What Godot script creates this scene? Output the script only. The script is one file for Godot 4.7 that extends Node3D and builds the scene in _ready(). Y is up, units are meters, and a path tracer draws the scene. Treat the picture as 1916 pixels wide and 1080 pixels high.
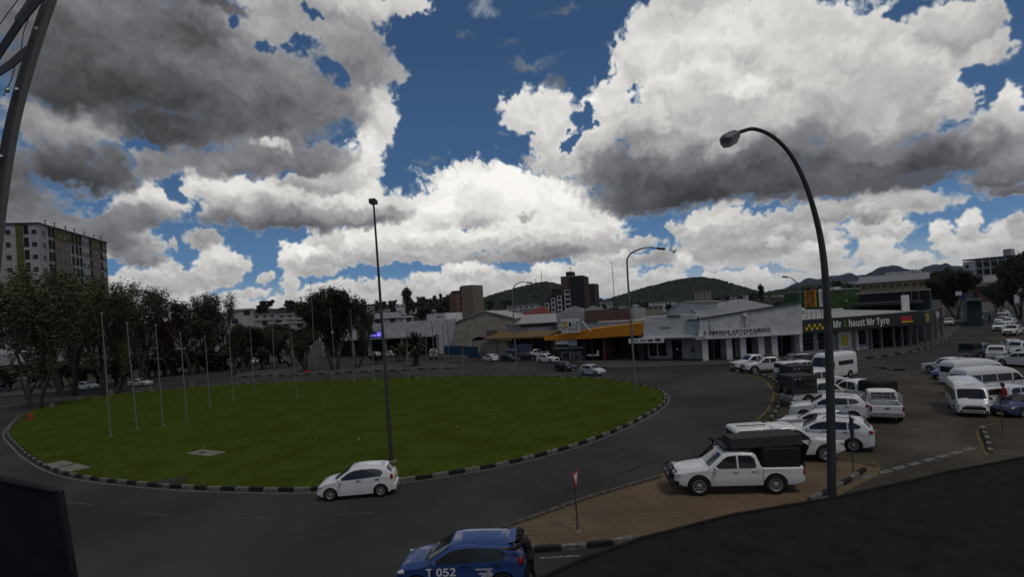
extends Node3D
# A traffic circle below a cloudy sky: camera, light and sky first, then the ground, the town and what stands in it.

var M := {}          # materials by name
var used := {}       # names that are taken
var rng := RandomNumberGenerator.new()


func _ready() -> void:
	rng.seed = 7
	var cam := Camera3D.new()
	cam.name = "camera"
	cam.position = Vector3(0, 7, 0)
	cam.rotation_degrees.z = -3.5
	cam.projection = Camera3D.PROJECTION_FRUSTUM
	cam.near = 0.1
	cam.far = 20000.0
	cam.size = 0.1082
	cam.frustum_offset = Vector2(-0.000305, 0.00499)
	add_child(cam)
	cam.current = true
	var env := Environment.new()
	env.background_mode = Environment.BG_SKY
	env.tonemap_mode = Environment.TONE_MAPPER_LINEAR
	env.tonemap_exposure = EXPOSURE
	env.background_energy_multiplier = SKY_ENERGY
	env.sdfgi_enabled = true
	env.ssao_enabled = true
	env.ssil_enabled = true
	var sky := Sky.new()
	var pano := PanoramaSkyMaterial.new()
	pano.panorama = sky_picture()
	sky.sky_material = pano
	env.sky = sky
	env.fog_enabled = FOG > 0.0
	env.fog_density = FOG
	env.fog_light_color = Color(0.74, 0.84, 1.0)
	var we := WorldEnvironment.new()
	we.name = "world_environment"
	we.environment = env
	add_child(we)
	var sun := DirectionalLight3D.new()
	sun.name = "sun"
	sun.light_color = Color(1.0, 0.96, 0.90)
	sun.light_energy = SUN
	sun.light_angular_distance = 14.0
	sun.shadow_enabled = true
	sun.rotation_degrees = Vector3(-62, 40, 0)
	add_child(sun)
	materials()
	ground()
	hills()
	far_town()
	buildings()
	trees()
	street_things()
	vehicles()
	people()

const EXPOSURE := 1.0
const SKY_ENERGY := 1.0
const SUN := 0.25
const FOG := 0.00004

# ---------------------------------------------------------------- sky
# Each cloud: azimuth, elevation, half width, half height (degrees), brightness of its top and of its base (0 to 255). Far ones first. A brightness of -1 is a gap of clear air.
func clouds() -> Array:
	return [
		# along the horizon
		[-39.0, 1.3, 9.7, 0.7, 190, 180], [-24.7, 1.5, 12.8, 0.7, 200, 185], [-9.1, 1.4, 12.5, 0.8, 200, 185], [9.7, 1.9, 10.6, 0.7, 205, 190], [28.5, 1.9, 8.1, 0.6, 200, 185], [40.1, 2.1, 4.9, 0.6, 200, 180],
		[-26.7, 2.6, 1.4, 0.4, 220, 190], [-23.7, 2.9, 1.1, 0.4, 220, 190], [-20.5, 2.8, 1.3, 0.4, 220, 185], [-17.4, 2.9, 1.6, 0.5, 222, 185], [-14.2, 2.7, 1.3, 0.4, 220, 185], [-12.5, 3.8, 1.1, 0.6, 215, 185],
		[-40.3, 3.6, 5.0, 1.7, 175, 160], [-32.6, 2.6, 6.5, 1.1, 200, 180], [-21.8, 2.3, 7.2, 0.8, 205, 190], [-11.2, 2.4, 8.4, 1.0, 205, 190], [0.1, 2.6, 6.8, 1.4, 210, 190],
		[8.1, 3.5, 6.0, 1.6, 200, 185], [14.7, 2.4, 4.2, 1.2, 205, 185], [24.8, 1.7, 3.2, 0.8, 205, 190], [31.1, 2.9, 2.4, 0.6, 190, 180], [42.8, 2.7, 1.8, 1.3, 185, 170],
		[-35.2, 4.6, 2.2, 1.9, 190, 150], [-32.8, 5.3, 1.4, 2.1, 200, 160], [-31.4, 4.8, 2.6, 1.2, 180, 160], [-24.7, 5.0, 1.0, 0.6, 215, 170], [-26.0, 3.7, 1.6, 0.5, 215, 185], [-27.2, 3.5, 1.4, 0.5, 200, 180],
		[-22.4, 3.3, 1.4, 0.4, 205, 185], [-19.7, 3.6, 1.8, 0.7, 215, 185], [-17.6, 3.9, 3.2, 0.8, 215, 185], [-15.0, 3.9, 1.9, 0.8, 205, 180], [-22.4, 4.5, 0.9, 1.1, 215, 190],
		[-32.3, 8.5, 0.4, 0.7, 190, 165], [-29.1, 8.4, 1.9, 0.9, 170, 150], [-28.5, 6.2, 2.3, 1.9, 222, 150], [-29.9, 5.2, 1.5, 1.2, 190, 160],
		[-10.7, 3.0, 3.3, 0.8, 205, 185], [-8.4, 3.9, 3.4, 1.2, 210, 180], [-4.4, 4.7, 3.1, 1.2, 225, 180], [-5.6, 3.2, 5.1, 0.9, 200, 180], [0.2, 4.0, 2.9, 0.8, 205, 185],
		[3.6, 4.3, 2.0, 1.2, 235, 190], [5.2, 2.5, 3.4, 0.9, 215, 190],
		[8.3, 6.7, 8.7, 0.8, 185, 175], [18.5, 5.0, 8.7, 1.0, 175, 165], [9.4, 5.6, 3.3, 0.6, 215, 180], [6.1, 6.6, 1.7, 0.6, 210, 180], [25.0, 5.5, 8.3, 2.3, 172, 155],
		[18.1, 4.4, 1.1, 1.2, 225, 190], [17.0, 3.5, 1.6, 0.4, 205, 190], [14.2, 2.8, 2.1, 0.8, 215, 190], [24.3, 2.2, 1.9, 0.9, 215, 185], [21.2, 2.5, 1.7, 0.7, 210, 190],
		[29.9, 4.0, 1.9, 1.4, 222, 180], [31.2, 4.3, 1.2, 1.3, 228, 180], [30.7, 6.1, 0.7, 1.4, 215, 170], [28.5, 3.4, 1.5, 0.7, 200, 180],
		[33.0, 7.7, 7.3, 1.2, 165, 140], [36.5, 7.8, 3.2, 1.3, 190, 155], [34.5, 5.8, 2.6, 1.6, 205, 165], [33.8, 7.1, 1.4, 1.0, 190, 130], [34.4, 3.9, 1.6, 1.4, 222, 185], [35.5, 2.9, 1.1, 0.8, 215, 185],
		[38.9, 4.5, 0.9, 1.5, 220, 175], [39.7, 3.4, 1.1, 1.0, 222, 180], [40.8, 4.7, 0.8, 1.5, 215, 175], [41.2, 3.2, 0.8, 1.0, 210, 175], [42.8, 3.7, 1.2, 1.4, 212, 172], [43.6, 4.6, 0.7, 1.4, 185, 160], [37.3, 2.7, 0.9, 0.7, 215, 180],
		[20.2, 7.6, 3.0, 1.8, 222, 175], [22.7, 7.2, 2.2, 1.3, 205, 170], [22.1, 9.3, 1.1, 0.8, 228, 190], [17.7, 7.9, 1.2, 0.7, 200, 170], [26.9, 6.5, 1.1, 0.6, 195, 175], [26.5, 5.5, 0.8, 0.5, 200, 180],
		# the white towering cloud in the middle
		[-3.9, 12.5, 6.9, 3.5, 250, 225], [1.6, 12.2, 6.8, 3.3, 250, 220], [-8.5, 11.2, 4.0, 2.7, 246, 215], [7.2, 10.5, 4.5, 2.8, 240, 190], [-4.9, 14.0, 1.1, 1.3, 248, 230], [2.7, 8.4, 9.5, 2.4, 232, 175],
		[-13.0, 9.1, 3.9, 2.4, 242, 205], [-17.4, 7.6, 3.7, 1.9, 240, 190], [-21.1, 6.7, 2.6, 1.6, 244, 180], [-18.4, 8.7, 1.8, 1.3, 215, 180], [-7.0, 8.1, 7.4, 2.0, 236, 170], [-20.1, 5.6, 2.6, 0.6, 190, 160], [-13.2, 6.6, 9.5, 0.8, 190, 165],
		[3.2, 6.3, 7.3, 0.9, 150, 120], [-3.1, 6.1, 6.3, 0.5, 165, 150], [-3.1, 10.5, 2.1, 0.9, 205, 170], [1.1, 10.3, 1.0, 0.4, 180, 160], [-6.9, 10.0, 1.5, 0.7, 205, 190],
		# left of the gap
		[-15.2, 21.9, 3.1, 4.2, 205, 175], [-14.0, 19.5, 2.0, 3.9, 225, 195], [-14.8, 16.0, 2.5, 2.7, 246, 205], [-16.2, 15.0, 3.2, 2.0, 225, 180], [-18.9, 16.4, 3.7, 2.0, 170, 135],
		[-27.7, 13.5, 3.6, 1.9, 226, 165], [-23.1, 12.7, 5.5, 2.3, 226, 165], [-17.1, 12.5, 5.9, 2.3, 232, 165], [-12.9, 11.9, 2.9, 1.6, 220, 160], [-19.6, 14.1, 4.7, 1.3, 180, 140], [-22.8, 10.4, 7.7, 1.4, 140, 88], [-16.1, 10.8, 4.9, 1.1, 160, 108], [-27.4, 10.8, 2.8, 1.2, 165, 110],
		[-34.1, 11.5, 3.1, 2.1, 215, 130], [-34.8, 12.6, 1.6, 1.2, 228, 180], [-35.9, 10.4, 4.3, 1.1, 135, 100], [-35.8, 8.3, 3.0, 1.2, 190, 120], [-34.7, 7.1, 2.0, 0.7, 140, 115], [-39.3, 9.2, 4.7, 1.6, 120, 104], [-42.2, 10.3, 3.3, 2.5, 118, 108],
		[-37.5, 18.1, 4.2, 2.9, 170, 130], [-40.3, 17.5, 3.5, 2.4, 160, 125], [-36.1, 17.3, 2.3, 1.7, 180, 150], [-38.9, 14.0, 4.0, 2.0, 96, 76], [-36.4, 14.3, 1.8, 1.7, 92, 82], [-42.7, 13.1, 2.2, 2.4, 118, 100], [-32.7, 15.1, 2.5, 1.8, 145, 120],
		# the dark mass above on the left
		[-32.1, 25.3, 17.1, 5.0, 122, 92], [-18.2, 27.6, 8.1, 3.7, 172, 128], [-13.0, 26.4, 3.1, 2.8, 160, 138], [-11.2, 25.1, 2.7, 0.8, 168, 150], [-15.2, 25.6, 3.8, 2.2, 150, 130], [-26.8, 21.5, 8.3, 3.5, 112, 78], [-20.6, 21.6, 5.7, 3.6, 128, 108], [-36.6, 21.3, 9.0, 3.2, 88, 74], [-31.3, 18.1, 5.7, 2.2, 86, 74],
		[-25.1, 19.2, 6.9, 2.3, 96, 80], [-21.9, 17.0, 6.1, 1.9, 128, 108], [-27.6, 15.9, 5.2, 1.4, 124, 112], [-22.8, 17.8, 1.5, 0.6, 205, 170], [-20.9, 16.3, 3.1, 1.3, 118, 104], [-17.0, 29.4, 9.3, 1.5, 176, 150], [-9.4, 29.9, 3.1, 1.2, 205, 180], [-13.3, 29.5, 2.2, 1.7, 205, 185], [-26.1, 25.1, 2.8, 1.1, 140, 120], [-33.7, 26.2, 6.4, 1.9, 104, 92], [-26.8, 28.8, 2.8, 0.6, 96, 88],
		[-25.7, 27.8, 1.0, 0.5, -1, 0], [-20.2, 26.5, 1.9, 0.9, -1, 0], [-19.4, 28.5, 1.1, 0.7, -1, 0], [-17.6, 24.2, 1.0, 0.9, -1, 0], [-34.3, 16.7, 0.9, 0.5, -1, 0], [-23.0, 26.1, 0.6, 0.6, -1, 0], [-31.8, 13.5, 0.9, 0.9, -1, 0], [-8.4, 28.1, 1.7, 1.3, -1, 0],
		# small shreds in the gap
		[-1.2, 30.0, 2.1, 1.0, 170, 150, 1.0], [-3.6, 27.7, 1.0, 0.7, 130, 110, 1.0], [6.8, 29.3, 1.9, 0.5, 120, 105, 1.0], [4.4, 25.1, 3.7, 0.8, 140, 118, 1.0], [0.6, 26.7, 1.3, 0.5, 120, 105, 1.0], [6.0, 23.3, 1.4, 0.7, 120, 105, 1.0], [-8.1, 16.7, 1.0, 0.5, 130, 110, 1.0], [-5.7, 17.2, 0.5, 0.3, 150, 140, 1.0], [-0.5, 18.6, 0.8, 0.3, 140, 120, 1.0], [2.4, 16.0, 1.3, 0.5, 165, 140, 1.0],
		# the great bright mass on the right
		[29.5, 19.5, 13.3, 6.3, 205, 170], [19.8, 17.2, 7.2, 4.3, 205, 170],
		[3.6, 20.7, 4.1, 2.2, 226, 205], [5.7, 18.2, 2.6, 2.5, 218, 196], [6.1, 15.8, 3.1, 1.9, 210, 180], [10.0, 15.9, 3.1, 3.1, 215, 185], [11.5, 20.8, 3.3, 3.3, 230, 205], [10.5, 13.8, 3.8, 2.1, 200, 150],
		[16.6, 24.6, 5.6, 3.5, 222, 205], [20.0, 27.3, 5.8, 2.5, 205, 200], [26.5, 22.8, 8.0, 4.5, 216, 195], [33.7, 20.5, 6.5, 4.4, 205, 186], [38.9, 17.8, 4.2, 3.5, 206, 180], [40.7, 20.5, 3.4, 1.9, 190, 170], [42.9, 18.0, 1.6, 1.5, 200, 165], [19.5, 20.6, 5.4, 2.3, 236, 200], [24.9, 19.8, 2.5, 1.3, 240, 205],
		[17.2, 17.8, 6.5, 3.4, 200, 165], [24.7, 16.6, 5.0, 2.8, 196, 160], [30.5, 15.6, 6.0, 3.5, 190, 150], [36.5, 14.7, 3.9, 3.3, 190, 140], [40.8, 15.2, 1.3, 2.4, 214, 170], [43.4, 13.6, 1.4, 2.5, 218, 175], [42.2, 11.3, 2.7, 2.4, 195, 130], [35.8, 14.6, 1.1, 1.5, 206, 170],
		[15.9, 13.7, 7.6, 3.1, 120, 84], [24.5, 12.9, 7.5, 2.6, 112, 80], [31.6, 12.1, 5.8, 2.3, 118, 80], [37.8, 11.1, 5.0, 2.1, 126, 84], [42.7, 8.9, 2.7, 1.4, 140, 96], [17.9, 11.3, 7.9, 2.1, 88, 70], [28.1, 10.6, 7.0, 1.9, 86, 68], [35.1, 10.1, 6.0, 1.5, 90, 72], [13.1, 11.2, 4.3, 1.6, 96, 78], [43.3, 7.5, 1.8, 0.6, 120, 90],
		[21.9, 15.0, 2.9, 0.9, 170, 140], [16.0, 15.8, 2.4, 1.1, 165, 140],
		[37.3, 22.6, 1.2, 0.5, -1, 0], [42.1, 16.8, 1.4, 1.3, -1, 0], [42.4, 15.1, 0.8, 1.1, -1, 0], [44.2, 20.1, 0.6, 1.8, -1, 0], [7.9, 17.2, 1.1, 0.6, -1, 0], [9.1, 19.9, 0.6, 1.7, -1, 0], [10.1, 24.8, 0.9, 0.9, -1, 0],
	]


func noise(kind: int, seed_: int, freq: float, octaves: int) -> FastNoiseLite:
	var n := FastNoiseLite.new()
	n.noise_type = kind
	n.seed = seed_
	n.frequency = freq
	n.fractal_type = FastNoiseLite.FRACTAL_FBM
	n.fractal_octaves = octaves
	n.fractal_gain = 0.52
	n.cellular_return_type = FastNoiseLite.RETURN_DISTANCE
	return n


func blue(el: float) -> Vector3:
	var t := clampf(el / 30.0, 0.0, 1.0)
	var low := Vector3(150, 172, 190).lerp(Vector3(92, 130, 170), smoothstep(0.0, 0.2, t))
	return low.lerp(Vector3(64, 95, 134), smoothstep(0.10, 0.55, t)).lerp(Vector3(53, 79, 116), smoothstep(0.5, 1.0, t))


func cloud_color(l: float) -> Vector3:
	var warm := smoothstep(110.0, 220.0, l)
	return Vector3(l * lerpf(0.985, 1.005, warm), l * lerpf(0.985, 0.995, warm), l * lerpf(1.015, 0.975, warm))


func sky_picture() -> ImageTexture:
	const W := 4096
	const H := 2048
	# the whole sky, coarse: broken cumulus all round
	var n1 := noise(FastNoiseLite.TYPE_SIMPLEX_SMOOTH, 3, 1.5, 5)
	var n2 := noise(FastNoiseLite.TYPE_SIMPLEX_SMOOTH, 9, 1.1, 4)
	var cw := 768
	var ch := 192
	var all := PackedByteArray()
	all.resize(cw * ch * 3)
	for j in ch:
		var el := (1.0 - (j + 0.5) / ch) * 90.0
		var b := blue(el)
		for i in cw:
			var az := (i + 0.5) / cw * TAU
			var p := Vector3(sin(az) * cos(deg_to_rad(el)), sin(deg_to_rad(el)) * 1.8, -cos(az) * cos(deg_to_rad(el))) * 1.6
			var c := n1.get_noise_3dv(p) + 0.10
			var l := 145.0 + 190.0 * n2.get_noise_3dv(p + Vector3(0, -0.25, 0)) - 60.0 * clampf(c, 0.0, 0.6)
			var col := b.lerp(cloud_color(clampf(l, 72, 235)), smoothstep(-0.04, 0.12, c))
			var at := (j * cw + i) * 3
			all[at] = int(col.x)
			all[at + 1] = int(col.y)
			all[at + 2] = int(col.z)
	var im := Image.create_from_data(cw, ch, false, Image.FORMAT_RGB8, all)
	im.resize(W, H / 2, Image.INTERPOLATE_CUBIC)
	# the part of the sky that was photographed, fine
	const A0 := -56.0
	const E0 := -1.0
	const STEP := 0.125
	var mw := 896
	var mh := 368
	var cov := PackedFloat32Array()
	var lum := PackedFloat32Array()
	cov.resize(mw * mh)
	lum.resize(mw * mh)
	cov.fill(-0.6)
	var thin := PackedFloat32Array()
	thin.resize(mw * mh)
	lum.fill(190.0)
	for b in clouds():
		var gap: bool = b[4] < 0
		for j in range(maxi(0, int((b[1] - 1.8 * b[3] - E0) / STEP)), mini(mh, int((b[1] + 1.8 * b[3] - E0) / STEP) + 1)):
			var dy: float = (E0 + j * STEP - b[1]) / b[3]
			var l: float = lerpf(b[5], b[4], smoothstep(-0.8, 0.55, dy))
			if dy < 0.0:
				dy *= 1.12
			for i in range(maxi(0, int((b[0] - 1.8 * b[2] - A0) / STEP)), mini(mw, int((b[0] + 1.8 * b[2] - A0) / STEP) + 1)):
				var dx: float = (A0 + i * STEP - b[0]) / b[2]
				var d := sqrt(dx * dx + dy * dy)
				var c := 1.0 - d
				var at := j * mw + i
				if gap:
					cov[at] -= 1.15 * exp(-d * d * 1.2)
				else:
					lum[at] = lerpf(lum[at], l, smoothstep(-0.35, 0.45, c))
					thin[at] = lerpf(thin[at], b[6] if b.size() > 6 else 0.0, smoothstep(-0.6, 0.1, c))
					var k := clampf(0.5 + 0.5 * (c - cov[at]) / 0.05, 0.0, 1.0)
					cov[at] = lerpf(cov[at], c, k) + 0.05 * k * (1.0 - k)
	var wx := noise(FastNoiseLite.TYPE_SIMPLEX_SMOOTH, 21, 0.10, 6)
	var wy := noise(FastNoiseLite.TYPE_SIMPLEX_SMOOTH, 22, 0.10, 6)
	var puff := noise(FastNoiseLite.TYPE_CELLULAR, 31, 0.16, 5)
	var small := noise(FastNoiseLite.TYPE_CELLULAR, 33, 0.42, 4)
	var soft := noise(FastNoiseLite.TYPE_SIMPLEX_SMOOTH, 41, 0.07, 5)
	var curl := noise(FastNoiseLite.TYPE_SIMPLEX_SMOOTH, 25, 0.33, 5)
	var crisp := noise(FastNoiseLite.TYPE_SIMPLEX_SMOOTH, 27, 1.1, 4)
	var lump := noise(FastNoiseLite.TYPE_CELLULAR, 31, 0.16, 3)
	lump.fractal_gain = 0.42
	var fine_lump := noise(FastNoiseLite.TYPE_CELLULAR, 33, 0.5, 3)
	fine_lump.fractal_gain = 0.42
	var frill := noise(FastNoiseLite.TYPE_SIMPLEX_SMOOTH, 43, 0.55, 5)
	frill.fractal_gain = 0.62
	var per := 360.0 / W
	var fw := int(108.0 / per)
	var fh := int(43.0 / per)
	var rows := []
	rows.resize(fh)
	var row := func(j: int) -> void:
		var line := PackedByteArray()
		line.resize(fw * 3)
		var el := (fh - j - 0.5) * per
		var sky := blue(el)
		var near := smoothstep(3.0, 14.0, el)      # clouds low in the sky are farther away: finer
		var amp := lerpf(0.30, 1.5, near)
		var mid := lerpf(0.45, 1.0, near)
		var reach := lerpf(0.2, 0.6, near)
		for i in fw:
			var az := -54.0 + (i + 0.5) * per
			var ax := az + amp * wx.get_noise_2d(az, el) * 1.4 + 0.9 * mid * curl.get_noise_2d(az, el) + 0.42 * crisp.get_noise_2d(az, el)
			var ay := el + amp * wy.get_noise_2d(az, el) * 0.9 + 0.9 * mid * curl.get_noise_2d(az + 90.0, el) + 0.42 * crisp.get_noise_2d(az + 70.0, el)
			var bx := ax + frill.get_noise_2d(az, el) * 0.5 * near
			var by := ay + frill.get_noise_2d(az + 50.0, el) * 0.5 * near
			var p := puff.get_noise_2d(bx, by * 1.15) if near > 0.0 else 0.0
			var q := 0.0
			if near > 0.0:
				q = lump.get_noise_2d(bx + reach * 0.35, (by + reach) * 1.15) - lump.get_noise_2d(bx, by * 1.15)
			if near < 1.0:
				p = lerpf(small.get_noise_2d(ax, ay * 1.3), p, near)
				q = lerpf(fine_lump.get_noise_2d(ax + reach * 0.35, (ay + reach) * 1.3) - fine_lump.get_noise_2d(ax, ay * 1.3), q, near)
			var gx := clampf((ax - A0) / STEP, 0.0, mw - 2.0)
			var gy := clampf((ay - E0) / STEP, 0.0, mh - 2.0)
			var ix := int(gx)
			var iy := int(gy)
			var tx := gx - ix
			var ty := gy - iy
			var at := iy * mw + ix
			var c := lerpf(lerpf(cov[at], cov[at + 1], tx), lerpf(cov[at + mw], cov[at + mw + 1], tx), ty)
			var th := lerpf(lerpf(thin[at], thin[at + 1], tx), lerpf(thin[at + mw], thin[at + mw + 1], tx), ty)
			var l := lerpf(lerpf(lum[at], lum[at + 1], tx), lerpf(lum[at + mw], lum[at + mw + 1], tx), ty)
			var s := soft.get_noise_2d(az * 1.3, el * 1.9)
			var f := frill.get_noise_2d(ax + s * 2.0, ay * 1.2)
			c += (-0.40 * (p + 0.42) + 0.30 * f) * lerpf(0.85, 1.0, near) + 0.16 * s - th * 0.10
			var bright := smoothstep(110.0, 210.0, l)
			l += clampf(q * lerpf(30.0, 90.0, bright), -36.0, 30.0) + s * lerpf(34.0, 20.0, bright) + f * lerpf(14.0, 10.0, bright)
			l = lerpf(l, maxf(l, 0.6 * l + 84.0), (1.0 - smoothstep(0.05, 0.45, c)) * 0.4)
			l += (1.0 - smoothstep(0.06, 0.45, c)) * lerpf(4.0, 16.0, bright)
			var a := smoothstep(-0.06, lerpf(0.14, lerpf(0.42, 0.18, bright), near) + 0.6 * th, c) * (1.0 - 0.35 * th)
			var col := sky.lerp(cloud_color(clampf(l, 60, 252)), a)
			if el < 5.0:
				col = col.lerp(Vector3(188, 190, 190), 0.7 * (1.0 - el / 5.0))
			line[i * 3] = int(col.x)
			line[i * 3 + 1] = int(col.y)
			line[i * 3 + 2] = int(col.z)
		rows[j] = line
	var task := WorkerThreadPool.add_group_task(row, fh)
	WorkerThreadPool.wait_for_group_task_completion(task)
	var data := PackedByteArray()
	for line in rows:
		data.append_array(line)
	var fine := Image.create_from_data(fw, fh, false, Image.FORMAT_RGB8, data)
	# its rim melts into the rest
	var mask := Image.create(fw, fh, false, Image.FORMAT_RGBA8)
	fine.convert(Image.FORMAT_RGBA8)
	im.convert(Image.FORMAT_RGBA8)
	var bytes := fine.get_data()
	var edge := int(6.0 / per)
	for j in fh:
		for i in fw:
			var away := mini(mini(i, fw - 1 - i), j)
			if away >= edge:
				if j >= edge and i == edge:
					break
				continue
			bytes[(j * fw + i) * 4 + 3] = int(255.0 * away / edge)
		for i in range(fw - edge, fw):
			bytes[(j * fw + i) * 4 + 3] = mini(bytes[(j * fw + i) * 4 + 3], int(255.0 * (fw - 1 - i) / edge))
	fine = Image.create_from_data(fw, fh, false, Image.FORMAT_RGBA8, bytes)
	var half := fw / 2
	var top := H / 2 - fh
	im.blend_rect(fine, Rect2i(half, 0, fw - half, fh), Vector2i(0, top))
	im.blend_rect(fine, Rect2i(0, 0, half, fh), Vector2i(W - half, top))
	var whole := Image.create(W, H, false, Image.FORMAT_RGB8)
	whole.fill(Color8(96, 92, 84))
	im.convert(Image.FORMAT_RGB8)
	whole.blit_rect(im, Rect2i(0, 0, W, H / 2), Vector2i.ZERO)
	return ImageTexture.create_from_image(whole)


# ---------------------------------------------------------------- helpers
func numbered(called: String, parent: Node = self) -> String:
	var key := str(parent.get_instance_id()) + called
	var n: int = used.get(key, 0)
	used[key] = n + 1
	return called if n == 0 else "%s_%03d" % [called, n]


func st() -> SurfaceTool:
	var s := SurfaceTool.new()
	s.begin(Mesh.PRIMITIVE_TRIANGLES)
	s.set_smooth_group(-1)
	return s


func shape(s: SurfaceTool) -> ArrayMesh:
	s.generate_normals()
	return s.commit()


func put(called: String, mesh: Mesh, m: Material, parent: Node = self) -> MeshInstance3D:
	var o := MeshInstance3D.new()
	o.name = numbered(called, parent)
	o.mesh = mesh
	o.material_override = m
	parent.add_child(o, true)
	return o


func obj(called: String, s: SurfaceTool, m: Material, parent: Node = self) -> MeshInstance3D:
	return put(called, shape(s), m, parent)


func struct(called: String, s: SurfaceTool, m: Material) -> MeshInstance3D:
	var o := obj(called, s, m)
	o.set_meta("kind", "structure")
	return o


func group_of(called: String) -> Node3D:
	var o := Node3D.new()
	o.name = numbered(called)
	o.set_meta("kind", "structure")
	add_child(o, true)
	return o


func tag(o: Node, label: String, category: String, group := "") -> Node:
	o.set_meta("label", label)
	o.set_meta("category", category)
	if group:
		o.set_meta("group", group)
	return o


func thing(called: String, label: String, category: String, at := Vector3.ZERO, turn := 0.0, group := "") -> Node3D:
	var o := Node3D.new()
	o.name = numbered(called)
	add_child(o, true)
	o.position = at
	o.rotation.y = turn
	tag(o, label, category, group)
	return o


func quad(s: SurfaceTool, a: Vector3, b: Vector3, c: Vector3, d: Vector3) -> void:   # counterclockwise from outside
	for v in [a, c, b, a, d, c]:
		s.add_vertex(v)


func tri(s: SurfaceTool, a: Vector3, b: Vector3, c: Vector3) -> void:
	for v in [a, c, b]:
		s.add_vertex(v)


func box(s: SurfaceTool, c: Vector3, size: Vector3, b := Basis()) -> void:
	var x := b.x * size.x / 2.0
	var y := b.y * size.y / 2.0
	var z := b.z * size.z / 2.0
	quad(s, c - x - y + z, c + x - y + z, c + x + y + z, c - x + y + z)
	quad(s, c + x - y - z, c - x - y - z, c - x + y - z, c + x + y - z)
	quad(s, c + x - y + z, c + x - y - z, c + x + y - z, c + x + y + z)
	quad(s, c - x - y - z, c - x - y + z, c - x + y + z, c - x + y - z)
	quad(s, c - x + y + z, c + x + y + z, c + x + y - z, c - x + y - z)
	quad(s, c - x - y - z, c + x - y - z, c + x - y + z, c - x - y + z)


func slab(s: SurfaceTool, x0: float, x1: float, y0: float, y1: float, z0: float, z1: float) -> void:
	box(s, Vector3(x0 + x1, y0 + y1, z0 + z1) / 2.0, Vector3(x1 - x0, y1 - y0, z1 - z0))


func chamfered(s: SurfaceTool, c: Vector3, size: Vector3, r: float, b := Basis()) -> void:   # a box whose upright and top edges are cut off
	var h := size / 2.0
	var ring := func(inset: float, y: float) -> Array:
		var out := []
		for k in [[-1, 1, 0], [-1, 1, 1], [1, 1, 0], [1, 1, 1], [1, -1, 0], [1, -1, 1], [-1, -1, 0], [-1, -1, 1]]:
			var first: bool = (k[2] == 0) == (k[0] * k[1] < 0)
			var p := Vector3(k[0] * (h.x - inset - (0.0 if first else r)), y, k[1] * (h.z - inset - (r if first else 0.0)))
			out.append(c + b * p)
		return out
	var low: Array = ring.call(0.0, -h.y)
	var mid: Array = ring.call(0.0, h.y - r)
	var top: Array = ring.call(r, h.y)
	for i in 8:
		var j := (i + 1) % 8
		quad(s, low[i], low[j], mid[j], mid[i])
		quad(s, mid[i], mid[j], top[j], top[i])
	for i in range(1, 7):
		tri(s, top[0], top[i], top[i + 1])


func tube(s: SurfaceTool, points: Array, radii: Array, sides := 8, closed := true) -> void:
	var rings := []
	var ref := Vector3(0.3, 0.1, 1.0).normalized()
	for i in points.size():
		var t: Vector3 = (points[mini(i + 1, points.size() - 1)] - points[maxi(i - 1, 0)]).normalized()
		if absf(t.dot(ref)) > 0.9:
			ref = Vector3(1.0, 0.2, 0.1).normalized()
		var u := t.cross(ref).normalized()
		var v := u.cross(t)
		var ring := []
		for k in sides:
			var a := TAU * k / sides
			ring.append(points[i] + (u * cos(a) + v * sin(a)) * radii[i])
		rings.append(ring)
	s.set_smooth_group(0)
	for i in points.size() - 1:
		for k in sides:
			var l := (k + 1) % sides
			quad(s, rings[i][k], rings[i + 1][k], rings[i + 1][l], rings[i][l])
	s.set_smooth_group(-1)
	if closed:
		for k in range(1, sides - 1):
			tri(s, rings[0][0], rings[0][k], rings[0][k + 1])
			tri(s, rings[-1][0], rings[-1][k + 1], rings[-1][k])


func rod(s: SurfaceTool, a: Vector3, b: Vector3, r: float, sides := 6) -> void:
	tube(s, [a, b], [r, r], sides)


func lathe(s: SurfaceTool, c: Vector3, axis: Basis, profile: Array, sides := 20) -> void:   # profile of (radius, height), turned about axis.y
	s.set_smooth_group(0)
	for i in profile.size() - 1:
		for k in sides:
			var a := TAU * k / sides
			var b := TAU * (k + 1) / sides
			var p := func(q: Vector2, t: float) -> Vector3: return c + axis * Vector3(cos(t) * q.x, q.y, -sin(t) * q.x)
			quad(s, p.call(profile[i], a), p.call(profile[i], b), p.call(profile[i + 1], b), p.call(profile[i + 1], a))
	s.set_smooth_group(-1)


func blob(s: SurfaceTool, c: Vector3, r: Vector3, b := Basis(), rings := 5, sides := 8) -> void:
	var profile := []
	for i in rings + 1:
		var a := PI * i / rings - PI / 2
		profile.append(Vector2(maxf(cos(a), 0.001), sin(a)))
	lathe(s, c, b * Basis.from_scale(r), profile, sides)


func smooth_line(pts: Array, closed: bool, n: int) -> Array:   # Catmull-Rom through points on the ground
	var out := []
	var k := pts.size()
	for i in (k if closed else k - 1):
		var p0: Vector3 = pts[(i - 1 + k) % k] if closed else pts[maxi(i - 1, 0)]
		var p1: Vector3 = pts[i]
		var p2: Vector3 = pts[(i + 1) % k]
		var p3: Vector3 = pts[(i + 2) % k] if closed else pts[mini(i + 2, k - 1)]
		for j in n:
			out.append(p1.cubic_interpolate(p2, p0, p3, float(j) / n))
	if not closed:
		out.append(pts[-1])
	return out


func along(line: Array, step: float, closed := false) -> Array:   # points at even steps
	var out := []
	var left := 0.0
	var l := line.duplicate()
	if closed:
		l.append(line[0])
	for i in l.size() - 1:
		var a: Vector3 = l[i]
		var b: Vector3 = l[i + 1]
		var d := a.distance_to(b)
		while left <= d and d > 0.0:
			out.append(a.lerp(b, left / d))
			left += step
		left -= d
	return out


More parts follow.
